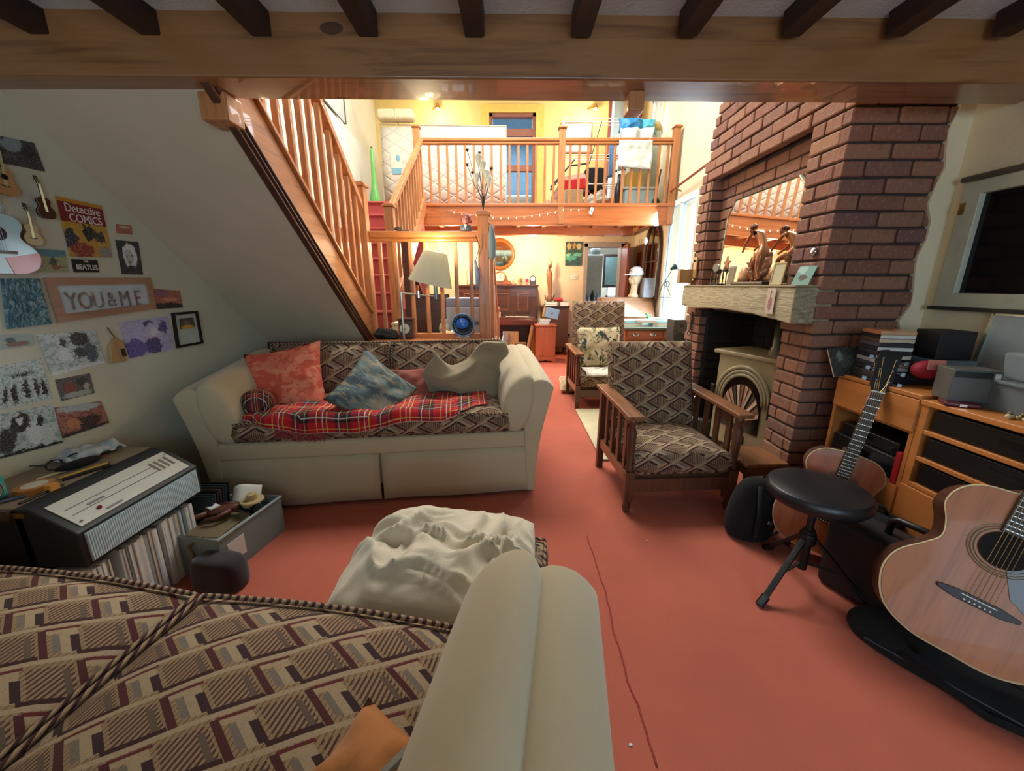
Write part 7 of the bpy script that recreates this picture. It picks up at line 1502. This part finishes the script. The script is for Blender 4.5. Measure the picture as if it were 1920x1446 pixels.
spk = thing('loudspeaker', 'black bookshelf loudspeaker next to the brick pier', 'speaker', (2.03, 4.72, .0), R(5)); part(spk, 'cabinet', MB().box(-.085, .085, 0, .18, .62, .90), M('spk_grey', '#3a3838', .6), bevel=.004); part(spk, 'woofer', MB().lathe([(.055, 0), (.055, .008), (.04, .004), (0, .0)], 24, (0, -.001, .69), MXZ), black); part(spk, 'tweeter', MB().lathe([(.022, 0), (.02, .006), (0, .008)], 16, (.02, -.001, .83), MXZ), black); part(spk, 'port', MB().lathe([(.014, 0), (.012, .004)], 12, (-.05, -.001, .77), MXZ), black); part(spk, 'stand', MB().box(-.10, .10, 0, .20, .58, .62).box(-.03, .03, .07, .13, .02, .58).box(-.12, .12, 0, .22, 0, .02), black)
# french window
fw = struct('window_1', MB().box(2.21, 2.27, 5.05, 5.12, 0, 2.42).box(2.23, 2.29, 5.93, 6.0, 0, 2.42).box(2.22, 2.28, 5.05, 6.0, 2.34, 2.42).box(2.22, 2.28, 5.50, 5.56, .05, 2.36).box(2.22, 2.28, 5.05, 6.0, 0, .10), M('upvc', '#d8e4e6', .4), bevel=.005)
part(fw, 'window_pane', MB().box(2.243, 2.249, 5.12, 5.93, .1, 2.34), (lambda t: (t.set(t.b, 'Transmission Weight', 1.), t.fin('#ffffff', .0, 0, IOR=1.02))[1])(NT('clear_glass')))
# kitchen glimpses
kf = thing('fridge', 'tall grey cabinet seen through the doorway', 'cabinet', (1.78, 8.9, 0)); part(kf, 'body', MB().box(-.30, .20, 0, .5, 1.05, 1.95), M('fridge_grey', '#8f9490', .5), bevel=.01); part(kf, 'door', MB().box(-.29, .19, -.02, 0, 1.07, 1.93), M('fridge_door', '#a0a39c', .5), bevel=.006); part(kf, 'side', MB().box(-.32, .22, .01, .48, 0, 1.05), whitep)
solo('cooking_pot', MB().lathe([(.10, 0), (.11, .12), (.06, .17), (0, .18)], 18).smooth(), M('pot_grey', '#5a605e', .4), 'dark lidded pot on top of the grey cabinet', 'pot', (1.85, 9.1, 1.952)); 
wk_ = thing('worktop', 'white kitchen worktop beyond the doorway', 'counter', (1.78, 8.5, 0)); part(wk_, 'unit', MB().box(-.60, .45, 0, .38, 0, .86), whitep); part(wk_, 'top', MB().box(-.62, .47, -.03, .38, .86, .90), M('worktop_w', '#cfdce0', .3), bevel=.004)
for i, (x, h, c1, lb) in enumerate(((-.18, .22, '#2c6a9c', 'blue glass jar on kitchen worktop'), (-.05, .30, '#15181c', 'black pepper mill on kitchen worktop'), (.06, .24, '#3f8ac0', 'bright blue bottle on kitchen worktop'), (.16, .16, '#5f9fc8', 'short pale blue cup on kitchen worktop'))): solo('jar', MB().lathe([(.035, 0), (.045, .03), (.045, h*.7), (.02, h*.85), (.02, h)], 14).smooth(), M('jar_%s' % c1, c1, .2), lb, 'jar', (1.78+x, 8.62, .90))
kp = thing('picture_frame', 'black-framed print on the kitchen wall past the doorway', 'picture', (2.35, 9.5, 1.25)); part(kp, 'frame', MB().box(-.22, .22, 0, .02, 0, .75), M('frame_bk', '#3a2a26', .5), bevel=.003); part(kp, 'print', MB().box(-.17, .17, -.004, 0, .06, .69), M('print_gb', '#6f8f94', .5))
kd = struct('window_4', MB().box(2.45, 2.9, 10.36, 10.39, .2, 2.0), emis('kitchen_daylight', '#dff2ff', 1.3)); struct('trim_kitchen_frame', MB().box(2.42, 2.47, 10.32, 10.38, .2, 2.05).box(2.88, 2.93, 10.32, 10.38, .2, 2.05).box(2.42, 2.93, 10.32, 10.38, 2.0, 2.06).box(2.42, 2.93, 10.32, 10.38, 1.0, 1.05), whitep)
struct('trim_kitchen_beam', MB().box(.8, 3.1, 8.3, 8.4, 2.2, 2.35), oak)
# wall lamp bowls under the gallery (sources of the warm glow)
for i, (x, y_, z_) in enumerate(((-1.0, 6.9, 2.0), (.35, 6.9, 2.05))):
    q = thing('ceiling_light', 'glowing glass ceiling lamp under the gallery, ' + ('behind the lamp shade' if i == 0 else 'above the piano end'), 'lamp', (x, y_, z_)); part(q, 'globe', MB().lathe([(.0, .06), (.10, .055), (.11, .07), (.10, .085), (.03, .10)], 24).smooth(), emis('globe_glow', '#ffd08a', 7)); part(q, 'rose', MB().lathe([(.04, .10), (.045, .19)], 16), brass)
